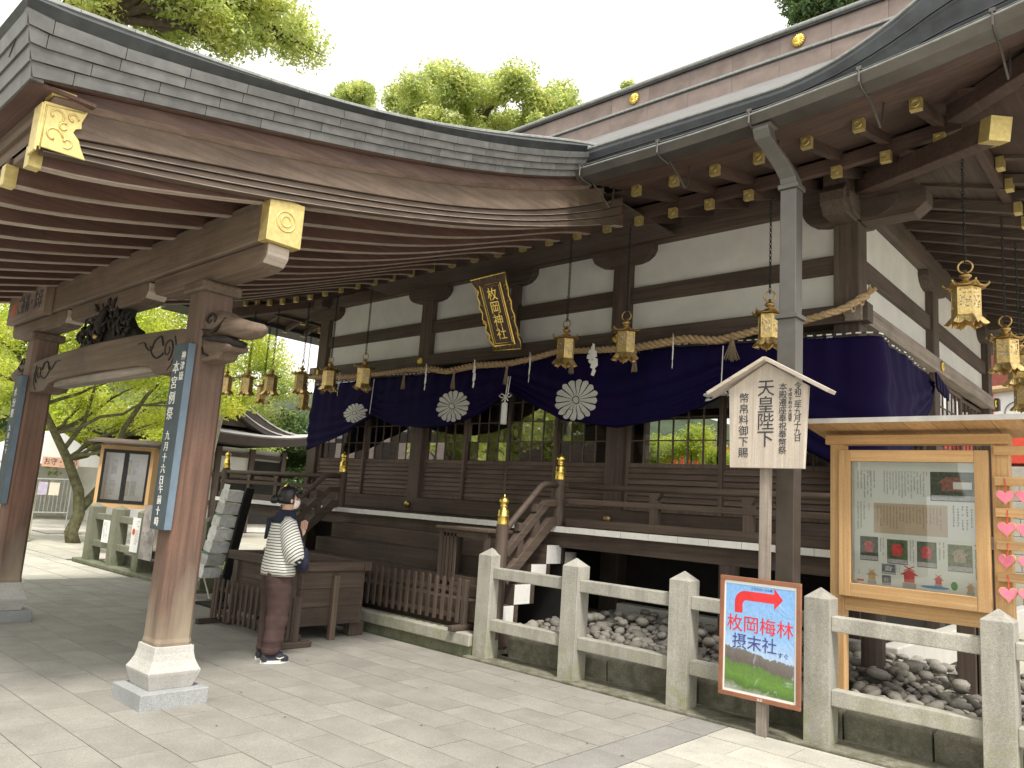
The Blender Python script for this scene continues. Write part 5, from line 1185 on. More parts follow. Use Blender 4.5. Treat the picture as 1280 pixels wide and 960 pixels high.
for s in (-1, 1):
    for b0 in (-.35, -.1, .15, .38):
        m = MB(); m.tube([tp(s*(.30-.07*(1-.15*k)*math.cos(.9*k)*.7), b0+.05*(1-.1*k)*math.sin(.9*k), .036) for k in range(7)], [.008]*5+[.010, .012], 5); m.build('gilt_scroll', GOLD, TB_, smooth=True)
for a in (-.2, -.12, .08, .16):
    for b0 in (.52, -.53): MB().tube([tp(a, b0, .034), tp(a+.02, b0+.03, .036), tp(a+.01, b0+.06, .034)], [.004, .010, .003], 5).build('gilt_wave', GOLD, TB_)
# ------------------------------------------------------------------ hanging lanterns
m, t, b = nodes('openwork_brass'); b.inputs['Metallic'].default_value = .9; b.inputs['Roughness'].default_value = .4
v_ = coords(t, (1, 1, 1)); vo = N(t, 'TexVoronoi', feature='F1'); vo.inputs['Scale'].default_value = 52; t.links.new(v_, vo.inputs['Vector'])
rr_ = N(t, 'ValToRGB'); rr_.color_ramp.elements[0].position = .36; rr_.color_ramp.elements[0].color = (0, 0, 0, 1); rr_.color_ramp.elements[1].position = .46; t.links.new(vo.outputs['Distance'], rr_.inputs[0])
inv = N(t, 'Math', operation='SUBTRACT'); inv.inputs[0].default_value = 1.0; t.links.new(rr_.outputs[0], inv.inputs[1])
t.links.new(rr_.outputs[0], b.inputs['Alpha']); t.links.new(ramp(t, noise(t, v_, 20), [(.3, (.50, .34, .13)), (.7, (.80, .62, .30))]), b.inputs['Base Color']); OPEN = m
LPAP = plain('lantern_paper', (.85, .84, .78), .8, var=.05)
def lantern(x, y, zc, lab, ztop, ph=0.0):
    """zc is the middle of the openwork body"""
    R6 = lambda r, z, k, o=0: (r*math.cos(PI/3*k+o), r*math.sin(PI/3*k+o), z)
    e = thing('hanging_lantern', lab, 'lantern', (x, y, zc), 'gilt hanging lanterns along the eaves'); A = (x, y, zc)
    MB().torus((0, 0, .335), .058, .0085, ax=1, n=22, m=6).lbuild('ring', BRASS, e, at=A, smooth=True)
    MB().lathe([(.012, .305), (.014, .28), (.035, .268), (.050, .255), (.052, .245), (.034, .226), (.022, .215), (.026, .20)], n=16).lbuild('finial', BRASS, e, at=A, smooth=True)
    rf = MB(); rings = []
    for r, z in ((.022, .205), (.05, .196), (.085, .175), (.125, .147), (.158, .14), (.152, .132), (.12, .136), (.02, .17)):
        rings.append([(r*(1+(.22 if r > .12 else 0)*(j % 3 == 0))*math.cos(PI/9*j), r*(1+(.22 if r > .12 else 0)*(j % 3 == 0))*math.sin(PI/9*j), z+(.028 if r > .14 and j % 3 == 0 else 0)) for j in range(18)])
    rf.loft(rings).lbuild('roof', BRASS, e, at=A)
    for k in range(6):
        m = MB(); a = PI/3*k; c, s = math.cos(a), math.sin(a)
        m.tube([(r*c, r*s, z) for r, z in ((.12, .145), (.15, .148), (.172, .160), (.182, .178), (.178, .188))], [.014, .013, .011, .008, .004], 6); m.lbuild('curled_corner', BRASS, e, at=A, smooth=True)
    for k in range(6):
        o = 0; p0, p1 = R6(.118, -.125, k), R6(.118, -.125, k+1); q0, q1 = R6(.118, .128, k), R6(.118, .128, k+1)
        V_ = lambda f, z, d=1.0: tuple(Vector(p0).lerp(Vector(p1), f).xy*d)+(z,)
        fr_ = MB()
        for f0, f1, za, zb_ in ((0, .10, -.125, .13), (.90, 1, -.125, .13), (.10, .90, .112, .13), (.10, .90, .075, .083), (.10, .90, -.125, -.06)):
            fr_.add([V_(f0, za), V_(f1, za), V_(f1, zb_), V_(f0, zb_), V_(f0, za, .955), V_(f1, za, .955), V_(f1, zb_, .955), V_(f0, zb_, .955)], [(0, 1, 2, 3), (7, 6, 5, 4), (0, 4, 5, 1), (1, 5, 6, 2), (2, 6, 7, 3), (3, 7, 4, 0)])
        po = fr_.lbuild('panel_frame', LBR, e, at=A)
        MB().add([V_(.1, -.06, .985), V_(.9, -.06, .985), V_(.9, .075, .985), V_(.1, .075, .985), V_(.1, .083, .985), V_(.9, .083, .985), V_(.9, .112, .985), V_(.1, .112, .985)], [(0, 1, 2, 3), (4, 5, 6, 7)]).lbuild('openwork', OPEN, po, at=A)
        sk = MB()      # scalloped skirt under each side
        n_ = 10; top = []; bot = []
        for j in range(n_+1):
            f = j/n_; pb = Vector(p0).lerp(Vector(p1), f).xy; fl = 1.0+.42; top.append((pb.x*1.0, pb.y*1.0, -.125)); lobes = abs(math.sin(PI*f*2))
            bot.append((pb.x*(1.10+.30*(abs(f-.5)*2)**1.5+.12), pb.y*(1.10+.30*(abs(f-.5)*2)**1.5+.12), -.175-.022*lobes-.02*(abs(f-.5)*2)))
        sk.add(top+bot, [(j, j+1, n_+2+j, n_+1+j) for j in range(n_)]); so = sk.lbuild('skirt', LBR, e, at=A); s1 = so.modifiers.new('thickness', 'SOLIDIFY'); s1.thickness = .003
        ft = MB(); n_ = 8; top = []; bot = []
        for j in range(n_+1):
            f = j/n_; pb = Vector(p0).lerp(Vector(p1), f).xy; top.append((pb.x*.93, pb.y*.93, -.125)); bot.append((pb.x*.98, pb.y*.98, -.235+.055*math.sin(PI*f)))
        ft.add(top+bot, [(j, j+1, n_+2+j, n_+1+j) for j in range(n_)]).lbuild('foot', BRASS, e, at=A)
    MB().lathe([(.105, -.128), (.105, -.122)], n=6).lbuild('floor', BRASS, e, at=A)
    MB().lathe([(.095, -.12), (.095, .12)], n=6).lbuild('paper_liner', LPAP, e, at=A)
    chn = MB(); z = .39; k = 0
    while z < ztop-zc:
        chn.torus((0, 0, z), .020, .0055, ax=(1 if k % 2 else 0), n=8, m=4, sx=.6 if k % 2 else 1.0); z += .031; k += 1
    chn.lbuild('chain', BLACK, e, at=A)
    if ph: e.rotation_euler.z = ph
    return e
LZ = 3.62
L0 = lantern(-5.99, 7.55, LZ, 'gilt hanging lantern over the left of the third crest, in front of the plaster wall', 5.10)
others = [(-5.08, 7.55, LZ, 'gilt hanging lantern in front of the second column from the right'), (-3.29, 7.55, LZ, 'gilt hanging lantern just left of the downpipe'), (-1.49, 7.60, 3.665, 'largest looking gilt hanging lantern, under the right corner of the eaves'),
          (-1.45, 9.2, 3.52, 'gilt hanging lantern at the right edge behind the largest one'), (-1.45, 10.0, 3.50, 'gilt hanging lantern cut by the right edge of the photo'), (-1.75, 12.3, 3.55, 'small far gilt lantern low at the right edge'), (-10.18, 7.55, 3.53, 'gilt hanging lantern over the left crest, right of the two before the left plaster panel'), (-11.15, 7.55, 3.55, 'gilt hanging lantern over the upper left end of the purple curtain'),
          (-12.02, 7.55, 3.54, 'dull gilt lantern just left of the purple curtain, upper one of the pair'), (-13.05, 7.55, 3.56, 'dull gilt lantern hanging before the trees, fourth from the porch column'), (-13.93, 7.55, 3.60, 'dull gilt lantern hanging before the trees, second from the porch column'), (-14.78, 7.55, 3.66, 'dull gilt lantern nearest the porch column'),
          (-14.45, 8.2, 3.55, 'dull gilt lantern partly behind another one before the trees, third from the porch column'), (-13.97, 8.9, 3.50, 'dull gilt lantern hanging low behind the one beside the curtain')]
for i, (x, y, z, lab) in enumerate(others): clone(L0, (x, y, z), float(rng.uniform(-.3, .3)) if i != 2 else .12, label=lab)
# ------------------------------------------------------------------ offertory box
OB = thing('offertory_box', 'large dark wooden offertory box with a slatted open top, behind the praying person', 'box', (-8.05, 5.3, 0))
x0, x1, y0, y1 = -8.80, -7.32, 4.88, 5.72
for k in range(3):
    za, zb_ = .16+.198*k, .16+.198*(k+1)-.004
    MB().box(x1-.035, x1, y0+.036, y1-.036, za, zb_).build('end_plank', BOX['Y'], OB); MB().box(x0, x0+.035, y0+.036, y1-.036, za, zb_).build('end_plank', BOX['Y'], OB)
    MB().box(x0, x1, y0, y0+.035, za, zb_).build('side_plank', BOX['X'], OB); MB().box(x0, x1, y1-.035, y1, za, zb_).build('side_plank', BOX['X'], OB)
for a, b, c, d in ((x0-.06, x1+.06, y0-.05, y0+.05), (x0-.06, x1+.06, y1-.05, y1+.05)): MB().box(a, b, c, d, .745, .845).build('rim', BOX['X'], OB, bevel=.008)
for a, b in ((x0-.055, x0+.05), (x1-.05, x1+.055)): MB().box(a, b, y0+.052, y1-.052, .747, .842).build('rim', BOX['Y'], OB, bevel=.008)
for k in range(9): y = y0+.10+.076*k; MB().beam((x0+.05, y, .70), (x1-.05, y, .70), .018, .07).build('grille_slat', BOX['X'], OB)
MB().box(x0+.04, x1-.04, y0+.04, y1-.04, .5, .52).build('tray', VOID, OB)
for x in (x1+.028, x0-.028): MB().box(x-.026, x+.026, 5.27, 5.345, 0, .70).build('end_batten', BEAM['Z'], OB, bevel=.006)
for x in (x0+.12, x1-.12):
    MB().box(x-.06, x+.06, y0-.10, y0+.10, 0, .07).box(x-.045, x+.045, y0-.04, y0+.04-.005, .07, .74).build('leg', BOX['Z'], OB, bevel=.008); MB().box(x-.06, x+.06, y1-.1, y1+.1, 0, .16).build('leg', BOX['Z'], OB, bevel=.008)
MB().prism([(-7.62, .07), (-7.50, .07), (-7.46, .40), (-7.52, .40)], lambda a, z, d: (a, d, z), y0-.10, y0-.05).build('brace', BEAM['Z'], OB)
# ------------------------------------------------------------------ picket barriers
def barrier(x0, x1, y, z0, z1, n, lab, rz=0, mat=BOX, peg=True):
    e = thing('picket_barrier', lab, 'barrier', (x0, y, z0)); w_ = (x1-x0)/n; pk = None
    for k in range(n):
        x = x0+w_*(k+.5)
        if pk is None: pk = MB().prism([(-.021, .07), (.021, .07), (.021, z1-z0-.03), (.012, z1-z0-.006), (0, z1-z0), (-.012, z1-z0-.006), (-.021, z1-z0-.03)], lambda a, z, d: (a, d, z), -.034, -.014).lbuild('picket', mat['Z'], e, at=(x, y, z0))
        else: put(pk, (x, y, z0), e)
    for z in (z0+.14, z1-.13): MB().box(x0, x1, y-.012, y+.014, z-.022, z+.022).build('rail', mat['X'], e)
    for x in (x0-.02, x1+.02):
        MB().box(x-.03, x+.03, y-.03, y+.03, z0+.05, z1-.01).build('end_post', mat['Z'], e, bevel=.004); MB().box(x-.035, x+.035, y-.20, y+.20, z0, z0+.06).build('foot', mat['Y'], e, bevel=.01)
    if rz: e.rotation_euler.z = rz
barrier(-8.78, -7.10, 4.70, 0, .53, 15, 'dark low picket barrier before the offertory box, left of the praying person')
barrier(-8.15, -6.08, 6.13, .235, .775, 17, 'brown low picket barrier on the kerb between the offertory box and the granite fence', mat=GREY if False else BOX)
barrier(-9.7, -8.3, 6.13, .235, .775, 11, 'brown low picket barrier behind the offertory box')
# stand on the steps
ST = thing('slatted_stand', 'small dark slatted table standing on the steps left of the front newel', 'stand', (-6.45, 6.6, .75))
MB().box(-6.86, -6.0, 6.36, 6.78, 1.28, 1.315).build('top', BEAM['X'], ST, bevel=.004)
for x in (-6.80, -6.06):
    for y in (6.42, 6.72): MB().box(x-.025, x+.025, y-.025, y+.025, .54 if y < 6.6 else .755, 1.28).build('leg', BOX['Z'], ST)
for k in range(4): MB().box(-6.76+.06*k, -6.725+.06*k, 6.40, 6.42, .60, 1.24).build('slat', BOX['Z'], ST)
MB().box(-6.78, -6.08, 6.40, 6.44, 1.20, 1.275).box(-6.78, -6.08, 6.40, 6.43, .64, .68).build('rail', BOX['X'], ST)
# folding table, sanitiser, leaflet rack
FT = thing('folding_table', 'small white folding table with crossed legs behind the near porch column', 'table', (-10.75, 5.35, 0))
WM = plain('cream_enamel', (.62, .60, .52), .45, var=.08)
MB().box(-11.15, -10.32, 5.12, 5.55, .68, .70).build('table_top', WM, FT, bevel=.006)
for y in (5.16, 5.50):
    for s in (1, -1): MB().tube([(-10.74-s*.30, y, .01), (-10.74-s*.28, y, .03), (-10.74+s*.27, y, .66), (-10.74+s*.25, y, .68)], .012, 8).build('leg', WM, FT, smooth=True)
for x in (-11.04, -10.44): MB().tube([(x, 5.10, .012), (x, 5.56, .012)], .014, 8).build('foot_bar', WM, FT, smooth=True)
SB = thing('sanitiser_bottle', 'white pump sanitiser bottle standing on the folding table', 'bottle', (-10.72, 5.3, .70))
MB().lathe([(.045, .70), (.048, .71), (.048, .85), (.035, .875), (.016, .885), (.016, .90)], (-10.72, 5.3, 0), 16).build('bottle_body', PAPER, SB, smooth=True)
MB().lathe([(.02, .90), (.02, .925), (.007, .93), (.007, .965)], (-10.72, 5.3, 0), 10).tube([(-10.72, 5.3, .962), (-10.78, 5.28, .962), (-10.80, 5.275, .945)], .009, 6).build('pump', PAPER, SB, smooth=True)
tb = MB().box(-10.56, -10.36, 5.2, 5.45, .70, .73).build('brown_tray', BOX['X'], None, at=(-10.46, 5.3, .7), bevel=.004); tag(tb, 'small brown tray beside the pump bottle on the folding table', 'tray')
LR = thing('leaflet_rack', 'black slanted leaflet rack with clear pockets of pale leaflets left of the person', 'rack', (-10.2, 5.4, .2))
MB().beam((-9.72, 5.50, 1.60), (-10.16, 5.50, .03), .05, .12, (0, 1, 0)).build('rack_panel', BLACK, LR, bevel=.004)
MB().box(-10.3, -9.7, 5.2, 5.52, 0, .03).build('rack_foot', BLACK, LR); 
clear = plain('leaflet_print', (.62, .63, .62), .35, var=.25, scale=12, amt=.25)
for k in range(7):
    f = k/6; x = -9.76-.42*f; z = 1.40-1.06*f
    pk = MB().prism([(x-.05, z), (x-.25, z+.03), (x-.20, z+.16), (x-.0, z+.14)], lambda a, zz, d: (a, d, zz), 5.225, 5.485).build('leaflet_pocket', clear, LR, bevel=.003)
    MB().prism([(x-.08, z+.02), (x-.23, z+.04), (x-.18, z+.235), (x-.03, z+.225)], lambda a, zz, d: (a, d, zz), 5.24, 5.245).build('leaflet', [PAPER, PAPER, plain('leaflet_green', (.16, .28, .18), .5, var=.5, scale=20)][k % 3], pk)
# ------------------------------------------------------------------ the praying person
PR = thing('person', 'person in striped top and brown trousers standing with hands joined in prayer', 'person', (0, 0, 0))
SKIN = plain('skin', (.58, .36, .26), .55, var=.05); HAIR = plain('black_hair', (.012, .011, .013), .42, var=.4, scale=60, bmp=.3)
MASK = plain('white_mask', (.80, .72, .70), .8, var=.03); NAVY = plain('navy_cloth', (.012, .015, .035), .85, var=.3, scale=20, bmp=.3); TRO = plain('brown_trousers', (.062, .034, .031), .9, var=.25, scale=9, bmp=.5)
SHOE = plain('dark_canvas_shoe', (.02, .022, .03), .8, var=.3); SOLE = plain('white_sole', (.75, .74, .70), .6)
def stripe(name, d):
    m, t, b = nodes(name); tc = N(t, 'TexCoord'); dt_ = N(t, 'VectorMath', operation='DOT_PRODUCT'); dt_.inputs[1].default_value = d; t.links.new(tc.outputs['Object'], dt_.inputs[0])
    nz_ = noise(t, tc.outputs['Object'], 6, 2); ma = N(t, 'Math', operation='MULTIPLY_ADD'); ma.inputs[1].default_value = .016; t.links.new(nz_, ma.inputs[0]); t.links.new(dt_.outputs['Value'], ma.inputs[2])
    fr_ = N(t, 'Math', operation='MULTIPLY'); fr_.inputs[1].default_value = 1/.0265; t.links.new(ma.outputs[0], fr_.inputs[0]); f2_ = N(t, 'Math', operation='FRACT'); t.links.new(fr_.outputs[0], f2_.inputs[0])
    t.links.new(ramp(t, f2_.outputs[0], [(.0, (.76, .75, .70)), (.66, (.76, .75, .70)), (.69, (.02, .022, .03)), (.95, (.02, .022, .03)), (.98, (.76, .75, .70))]), b.inputs['Base Color']); b.inputs['Roughness'].default_value = .9
    bump(t, b, noise(t, tc.outputs['Object'], 9, 3), .5, .02); return m
STR1 = stripe('striped_jersey', (0, 0, 1)); 
def skin_mesh(name, verts, edges, radii, mat, parent, sub=2):
    me = bpy.data.meshes.new(name); me.from_pydata(verts, edges, []); o = bpy.data.objects.new(name, me); COL.objects.link(o)
    sk = o.modifiers.new('skin', 'SKIN'); me.skin_vertices.new() if not me.skin_vertices else None
    for i, r in enumerate(radii):
        me.skin_vertices[0].data[i].radius = r if isinstance(r, tuple) else (r, r)
    me.skin_vertices[0].data[0].use_root = True
    sb_ = o.modifiers.new('sub', 'SUBSURF'); sb_.levels = sub; sb_.render_levels = sub
    bpy.context.view_layer.update(); ev = o.evaluated_get(bpy.context.evaluated_depsgraph_get()); me2 = bpy.data.meshes.new_from_object(ev)
    bpy.data.objects.remove(o); me2.name = name; me2.materials.clear(); me2.materials.append(mat)
    for p in me2.polygons: p.use_smooth = True
    return me2
V_, E_, R_ = [], [], []
def J(p, r, par=None):
    V_.append(p); R_.append(r); 
    if par is not None: E_.append((par, len(V_)-1))
    return len(V_)-1
pel = J((0, 0, .90), (.13, .10)); ab = J((0, .0, 1.03), (.115, .09), pel); chs = J((0, .0, 1.22), (.13, .095), ab); nb = J((0, -.005, 1.345), (.055, .055), chs); nk = J((0, .015, 1.405), (.048, .048), nb)
hd = J((0, .035, 1.465), (.066, .075), nk); hd2 = J((0, .03, 1.525), (.076, .088), hd); hd3 = J((0, .02, 1.57), (.055, .062), hd2)
for s in (1, -1):
    sh = J((s*.15, -.005, 1.30), .05, chs); el = J((s*.215, .06, 1.02), .042, sh); fa = J((s*.12, .125, 1.07), .034, el); wr = J((s*.030, .165, 1.155), (.024, .018), fa)
    pm = J((s*.016, .182, 1.20), (.014, .034), wr); pm2 = J((s*.0135, .193, 1.245), (.012, .036), pm)
    hp = J((s*.085, 0, .84), .085, pel); kn = J((s*.085, .012, .47), .06, hp); an = J((s*.085, -.02, .10), .042, kn); J((s*.095, .075, .045), (.035, .025), an)
me = skin_mesh('body', V_, E_, R_, SKIN, PR); body = bpy.data.objects.new('body', me); COL.objects.link(body); body.parent = PR
for s in (1, -1):     # fingers and thumb of each joined hand
    for f, (dy, L_) in enumerate(((-.027, .060), (-.009, .072), (.009, .074), (.026, .062))):
        b0 = Vector((s*.0125, .195+dy, 1.252)); me = skin_mesh('finger', [tuple(b0-Vector((0, .004, .02))), tuple(b0), tuple(b0+Vector((-s*.001, .003, L_*.5))), tuple(b0+Vector((-s*.0025, .008, L_)))], [(0, 1), (1, 2), (2, 3)], [.0085, .0085, .008, .0065], SKIN, PR, 1)
        o = bpy.data.objects.new('finger', me); COL.objects.link(o); o.parent = PR
    me = skin_mesh('thumb', [(s*.016, .157, 1.188), (s*.014, .147, 1.215), (s*.012, .143, 1.245)], [(0, 1), (1, 2)], [.011, .010, .008], SKIN, PR, 1); o = bpy.data.objects.new('thumb', me); COL.objects.link(o); o.parent = PR
def ring(cx, cy, z, rx, ry, n=20, wob=0, ph=0): return [(cx+rx*(1+wob*math.sin(3*a+ph)+wob*.6*math.sin(7*a+ph*2))*math.cos(a), cy+ry*(1+wob*math.sin(3*a+ph))*math.sin(a), z) for a in [2*PI*j/n for j in range(n)]]
MB().loft([ring(0, .0, z, rx, ry, 28, wv_, z*9) for z, rx, ry, wv_ in ((.80, .212, .155, .035), (.86, .215, .158, .03), (.95, .208, .15, .025), (1.05, .20, .143, .02), (1.15, .19, .135, .015), (1.24, .18, .122, .01), (1.30, .155, .10, .005), (1.345, .095, .075, 0), (1.365, .06, .06, 0))]).build('striped_top', STR1, PR, smooth=True)
def dtube(nm, pts, rad, mat, n=16, wob=.0):
    m = MB(); m.tube(pts, rad, n)
    for i, vv_ in enumerate(m.v): m.v[i] = tuple(Vector(vv_)+Vector((math.sin(i*1.7), math.cos(i*2.3), math.sin(i*.9)))*wob)
    return m.build(nm, mat, PR, smooth=True)
for s in (1, -1):
    a, b = Vector((s*.12, -.0, 1.30)), Vector((s*.225, .05, 1.04))
    d = (b-a).normalized()
    dtube('upper_sleeve', [(s*.10, 0, 1.315), (s*.15, .0, 1.28), (s*.19, .02, 1.18), (s*.225, .045, 1.07), (s*.225, .07, .985), (s*.19, .10, .975), (s*.14, .125, 1.02), (s*.065, .15, 1.11)], [.05, .078, .09, .097, .094, .078, .058, .038], stripe('striped_sleeve_'+('right' if s > 0 else 'left'), (s*.55, .45, -.75)), wob=.0035)
    # trousers
    m = MB(); rings = []
    for z, rx, ry, cx, cy in ((.085, .066, .075, .088, -.02), (.11, .080, .088, .088, -.018), (.15, .074, .084, .088, -.014), (.20, .084, .095, .088, -.008), (.30, .082, .092, .088, 0), (.38, .090, .104, .088, .008), (.46, .088, .100, .088, .012), (.56, .096, .110, .087, .006), (.68, .104, .124, .086, -.004), (.76, .108, .128, .083, -.01), (.84, .100, .118, .078, -.008), (.93, .09, .118, .06, 0)):
        rings.append(ring(s*cx, cy, z, rx, ry, 20, .035, z*13+s))
    # baggy wrinkles
    R2 = []
    for i in range(len(rings)-1):
        for q in range(4):
            f = q/4; w3 = .0022*math.sin((i*4+q)*2.1+s)+.0016*math.sin((i*4+q)*5.3+2*s); R2.append([tuple(Vector(p)*(1-f)+Vector(p2)*f+Vector(((p[0]-s*.085)*w3*9, (p[1])*w3*9, 0))) for p, p2 in zip(rings[i], rings[i+1])])
    R2.append(rings[-1]); m.loft(R2); m.build('trouser_leg', TRO, PR, smooth=True)
    m = MB(); rr3 = []
    for y, zt2, w3 in ((-.10, .05, .028), (-.085, .085, .036), (-.03, .095, .040), (.03, .085, .043), (.09, .062, .046), (.13, .050, .040), (.152, .035, .022)):
        rr3.append([(s*.095+w3*math.cos(t_), y, .022+(zt2-.0)*max(0, math.sin(t_))*.95) for t_ in [PI*j/9 for j in range(10)]]+[(s*.095-w3, y, .02), (s*.095+w3, y, .02)])
    m.loft(rr3); sh = m.build('shoe', SHOE, PR, smooth=True)
    MB().loft([[(s*.095+w3*1.06*math.cos(t_), y_*1.03+.0, z) for t_, y_, w3 in [(a, .025+.13*math.sin(a), .045) for a in [2*PI*j/20 for j in range(20)]]] for z in (.002, .030)]).build('sole', SOLE, sh)
    MB().tube([(s*.142, .03, .055), (s*.142, .06, .045), (s*.139, .10, .06)], [.003, .007, .002], 5).build('shoe_mark', SOLE, sh)
MB().loft([ring(0, -.0, z, rx, ry, 24, .02, z*20) for z, rx, ry in ((.83, .150, .115), (.90, .155, .12), (.95, .14, .105))]).build('trouser_seat', TRO, PR, smooth=True)
# navy scarf
MB().loft([ring(0, cy, z, rx, ry, 26, .03, z*30) for z, rx, ry, cy in ((1.285, .165, .112, 0), (1.32, .158, .118, .0), (1.355, .125, .105, .005), (1.39, .088, .085, .012), (1.415, .070, .072, .018), (1.40, .058, .06, .018), (1.36, .055, .055, .01))]).build('scarf', NAVY, PR, smooth=True)
MB().prism([(-.02, 1.33), (.03, 1.34), (.0, 1.22), (-.035, 1.13), (-.06, 1.12), (-.045, 1.22)], lambda a, z, d: (a-.03, d, z), -.155, -.125).build('scarf_tail', NAVY, PR, bevel=.008)
# head details
hb = MB(); 
hb.loft([[(r*math.cos(a)*1.0, .012+r*1.12*math.sin(a) - (.0), z) for a in [2*PI*j/20 for j in range(20)]] for r, z in ((.070, 1.47), (.082, 1.50), (.090, 1.54), (.089, 1.575), (.077, 1.608), (.05, 1.632), (.02, 1.642))])
for i, p in enumerate(hb.v):      # open the hair at the face
    x, y, z = p
    if y > .055 and z < 1.585: hb.v[i] = (x*.97, .055+(y-.055)*.15, z)
hb.ball((0, -.118, 1.508), .046, 14, (1.2, 1.0, .95)); hb.ball((0, -.055, 1.515), .055, 12, (1.1, 1, .8))
hb.build('hair', HAIR, PR, smooth=True)
MB().tube([(-.078, .085, 1.555), (-.04, .112, 1.575), (0, .118, 1.58), (.04, .112, 1.575), (.078, .085, 1.555)], [.012, .02, .022, .02, .012], 8).build('fringe', HAIR, PR, smooth=True)
for s in (1, -1):
    MB().ball((s*.083, .028, 1.50), .017, 10, (.45, .75, 1.25)).build('ear', SKIN, PR, smooth=True)
    MB().ball((s*.032, .111, 1.522), .010, 8, (1.3, .5, .6)).build('eye', PAPER, PR, smooth=True); MB().ball((s*.032, .1155, 1.522), .005, 8, (1, .5, 1)).build('pupil', INK, PR, smooth=True)
    MB().tube([(s*.02, .1135, 1.541), (s*.035, .114, 1.545), (s*.05, .107, 1.541)], .003, 5).build('eyebrow', HAIR, PR)
    MB().tube([(s*.06, .10, 1.49), (s*.078, .06, 1.50), (s*.085, .03, 1.51)], .0015, 4).build('mask_loop', MASK, PR)
MB().tube([(0, .108, 1.53), (0, .122, 1.512), (0, .128, 1.50)], [.008, .011, .012], 8).build('nose', SKIN, PR, smooth=True)
MB().loft([[(w3*math.sin(t_), .045+(d3)*math.cos(t_), z) for t_ in [-1.35+2.7*j/12 for j in range(13)]]+[((w3-.006)*math.sin(t_), .04+(d3-.008)*math.cos(t_), z) for t_ in [1.35-2.7*j/12 for j in range(13)]] for z, w3, d3 in ((1.425, .052, .058), (1.445, .067, .075), (1.475, .073, .088), (1.50, .072, .09), (1.51, .070, .083))]).build('face_mask', MASK, PR, smooth=True)
HEADED = [o for o in PR.children if o.name.split('.')[0] in ('hair', 'fringe', 'ear', 'eye', 'pupil', 'eyebrow', 'mask_loop', 'nose', 'face_mask')]
# shoulder bag hanging in front of the right hip
MB().loft([ring(.17, .17, z, rx, ry, 16) for z, rx, ry in ((.84, .03, .02), (.86, .09, .05), (.95, .105, .06), (1.03, .09, .045), (1.07, .05, .02))]).build('shoulder_bag', NAVY, PR, smooth=True)
MB().tube([(.17, .16, 1.06), (.10, .15, 1.20), (.02, .11, 1.33), (-.05, .02, 1.375), (-.03, -.10, 1.32)], .010, 6).build('bag_strap', NAVY, PR, smooth=True)
PR.location = (-6.66, 4.17, 0); PR.rotation_euler.z = -.28
# ------------------------------------------------------------------ trees and what stands beyond
def leaves(name, cl, n, size, mat, parent, at, flat=.5, kind=None, aspect=.45, shell=.5):
    """cl: list of (x, y, z, r); leaf shaped quads scattered through each clump"""
    cl = np.array(cl, float); wgt = cl[:, 3]**2; idx = rng.choice(len(cl), n, p=wgt/wgt.sum())
    d = rng.normal(0, 1, (n, 3)); d /= np.linalg.norm(d, axis=1)[:, None]; rad = rng.random(n)**shell
    lump = 1+.22*np.sin(d[:, 0]*5+idx)*np.cos(d[:, 1]*4+idx*2.3)+.12*np.sin(d[:, 2]*9+idx)
    c = cl[idx, :3]+d*(rad*cl[idx, 3]*lump)[:, None]*np.array([1, 1, .72])
    nrm = rng.normal(0, 1, (n, 3))*.7+np.array([0, 0, 1.0])*flat+d*.5; nrm /= np.linalg.norm(nrm, axis=1)[:, None]
    t1 = np.cross(nrm, rng.normal(0, 1, (n, 3))); t1 /= np.linalg.norm(t1, axis=1)[:, None]; t2 = np.cross(nrm, t1)
    s = size*rng.uniform(.6, 1.35, n)[:, None]
    v = np.stack([c-t1*s*.5, c-t2*s*aspect*.5+nrm*s*.06, c+t1*s*.5, c+t2*s*aspect*.5+nrm*s*.06], 1).reshape(-1, 3)-np.array(at)
    me = bpy.data.meshes.new(name); me.vertices.add(4*n); me.vertices.foreach_set('co', v.ravel().astype(np.float32))
    me.loops.add(4*n); me.loops.foreach_set('vertex_index', np.arange(4*n, dtype=np.int32)); me.polygons.add(n)
    me.polygons.foreach_set('loop_start', np.arange(0, 4*n, 4, dtype=np.int32)); me.polygons.foreach_set('loop_total', np.full(n, 4, dtype=np.int32))
    me.materials.append(mat); me.update(); me.validate()
    o = bpy.data.objects.new(name, me); COL.objects.link(o)
    if parent: o.parent = parent
    o.location = Vector(at)-(WL[parent] if parent else Vector((0, 0, 0)))
    if kind: o['kind'] = kind
    return o
def limb(m, a, b, r1, r2, k=7, wob=.15, seed=0):
    a, b = Vector(a), Vector(b); L_ = (b-a).length; pts = []
    for i in range(k+1):
        f = i/k; o = Vector(rng.normal(0, 1, 3))*wob*L_*.12*math.sin(PI*f); pts.append(a.lerp(b, f)+o)
    m.tube(pts, [r1+(r2-r1)*i/k for i in range(k+1)], 8); return pts
def tree(name, lab, loc, trunk, clumps, n, size, lm, bm=BARKD, cat='tree', group=None, r0=.3, flat=.5, every=1):
    e = thing(name, lab, cat, loc, group)
    m = MB(); pts = trunk; k = len(pts); m.tube(pts, [r0*(1-.75*i/(k-1)) for i in range(k)], 12); m.build('trunk', bm, e, smooth=True)
    m = MB(); top = [Vector(p) for p in pts]
    for i, (x, y, z, r) in enumerate(clumps):
        if i % every: continue
        b = Vector((x, y, z)); a = min(top[len(top)//3:], key=lambda p: (p-b).length+max(0, p.z-b.z)*2)
        q = limb(m, a, b, r0*.30, r0*.05); 
        for _ in range(2): limb(m, q[4], b+Vector(rng.normal(0, 1, 3))*r*.25, r0*.10, r0*.02, 4, .05)
    m.build('limbs', bm, e, smooth=True)
    leaves('crown', clumps, n, size, lm, e, loc, flat)
    return e
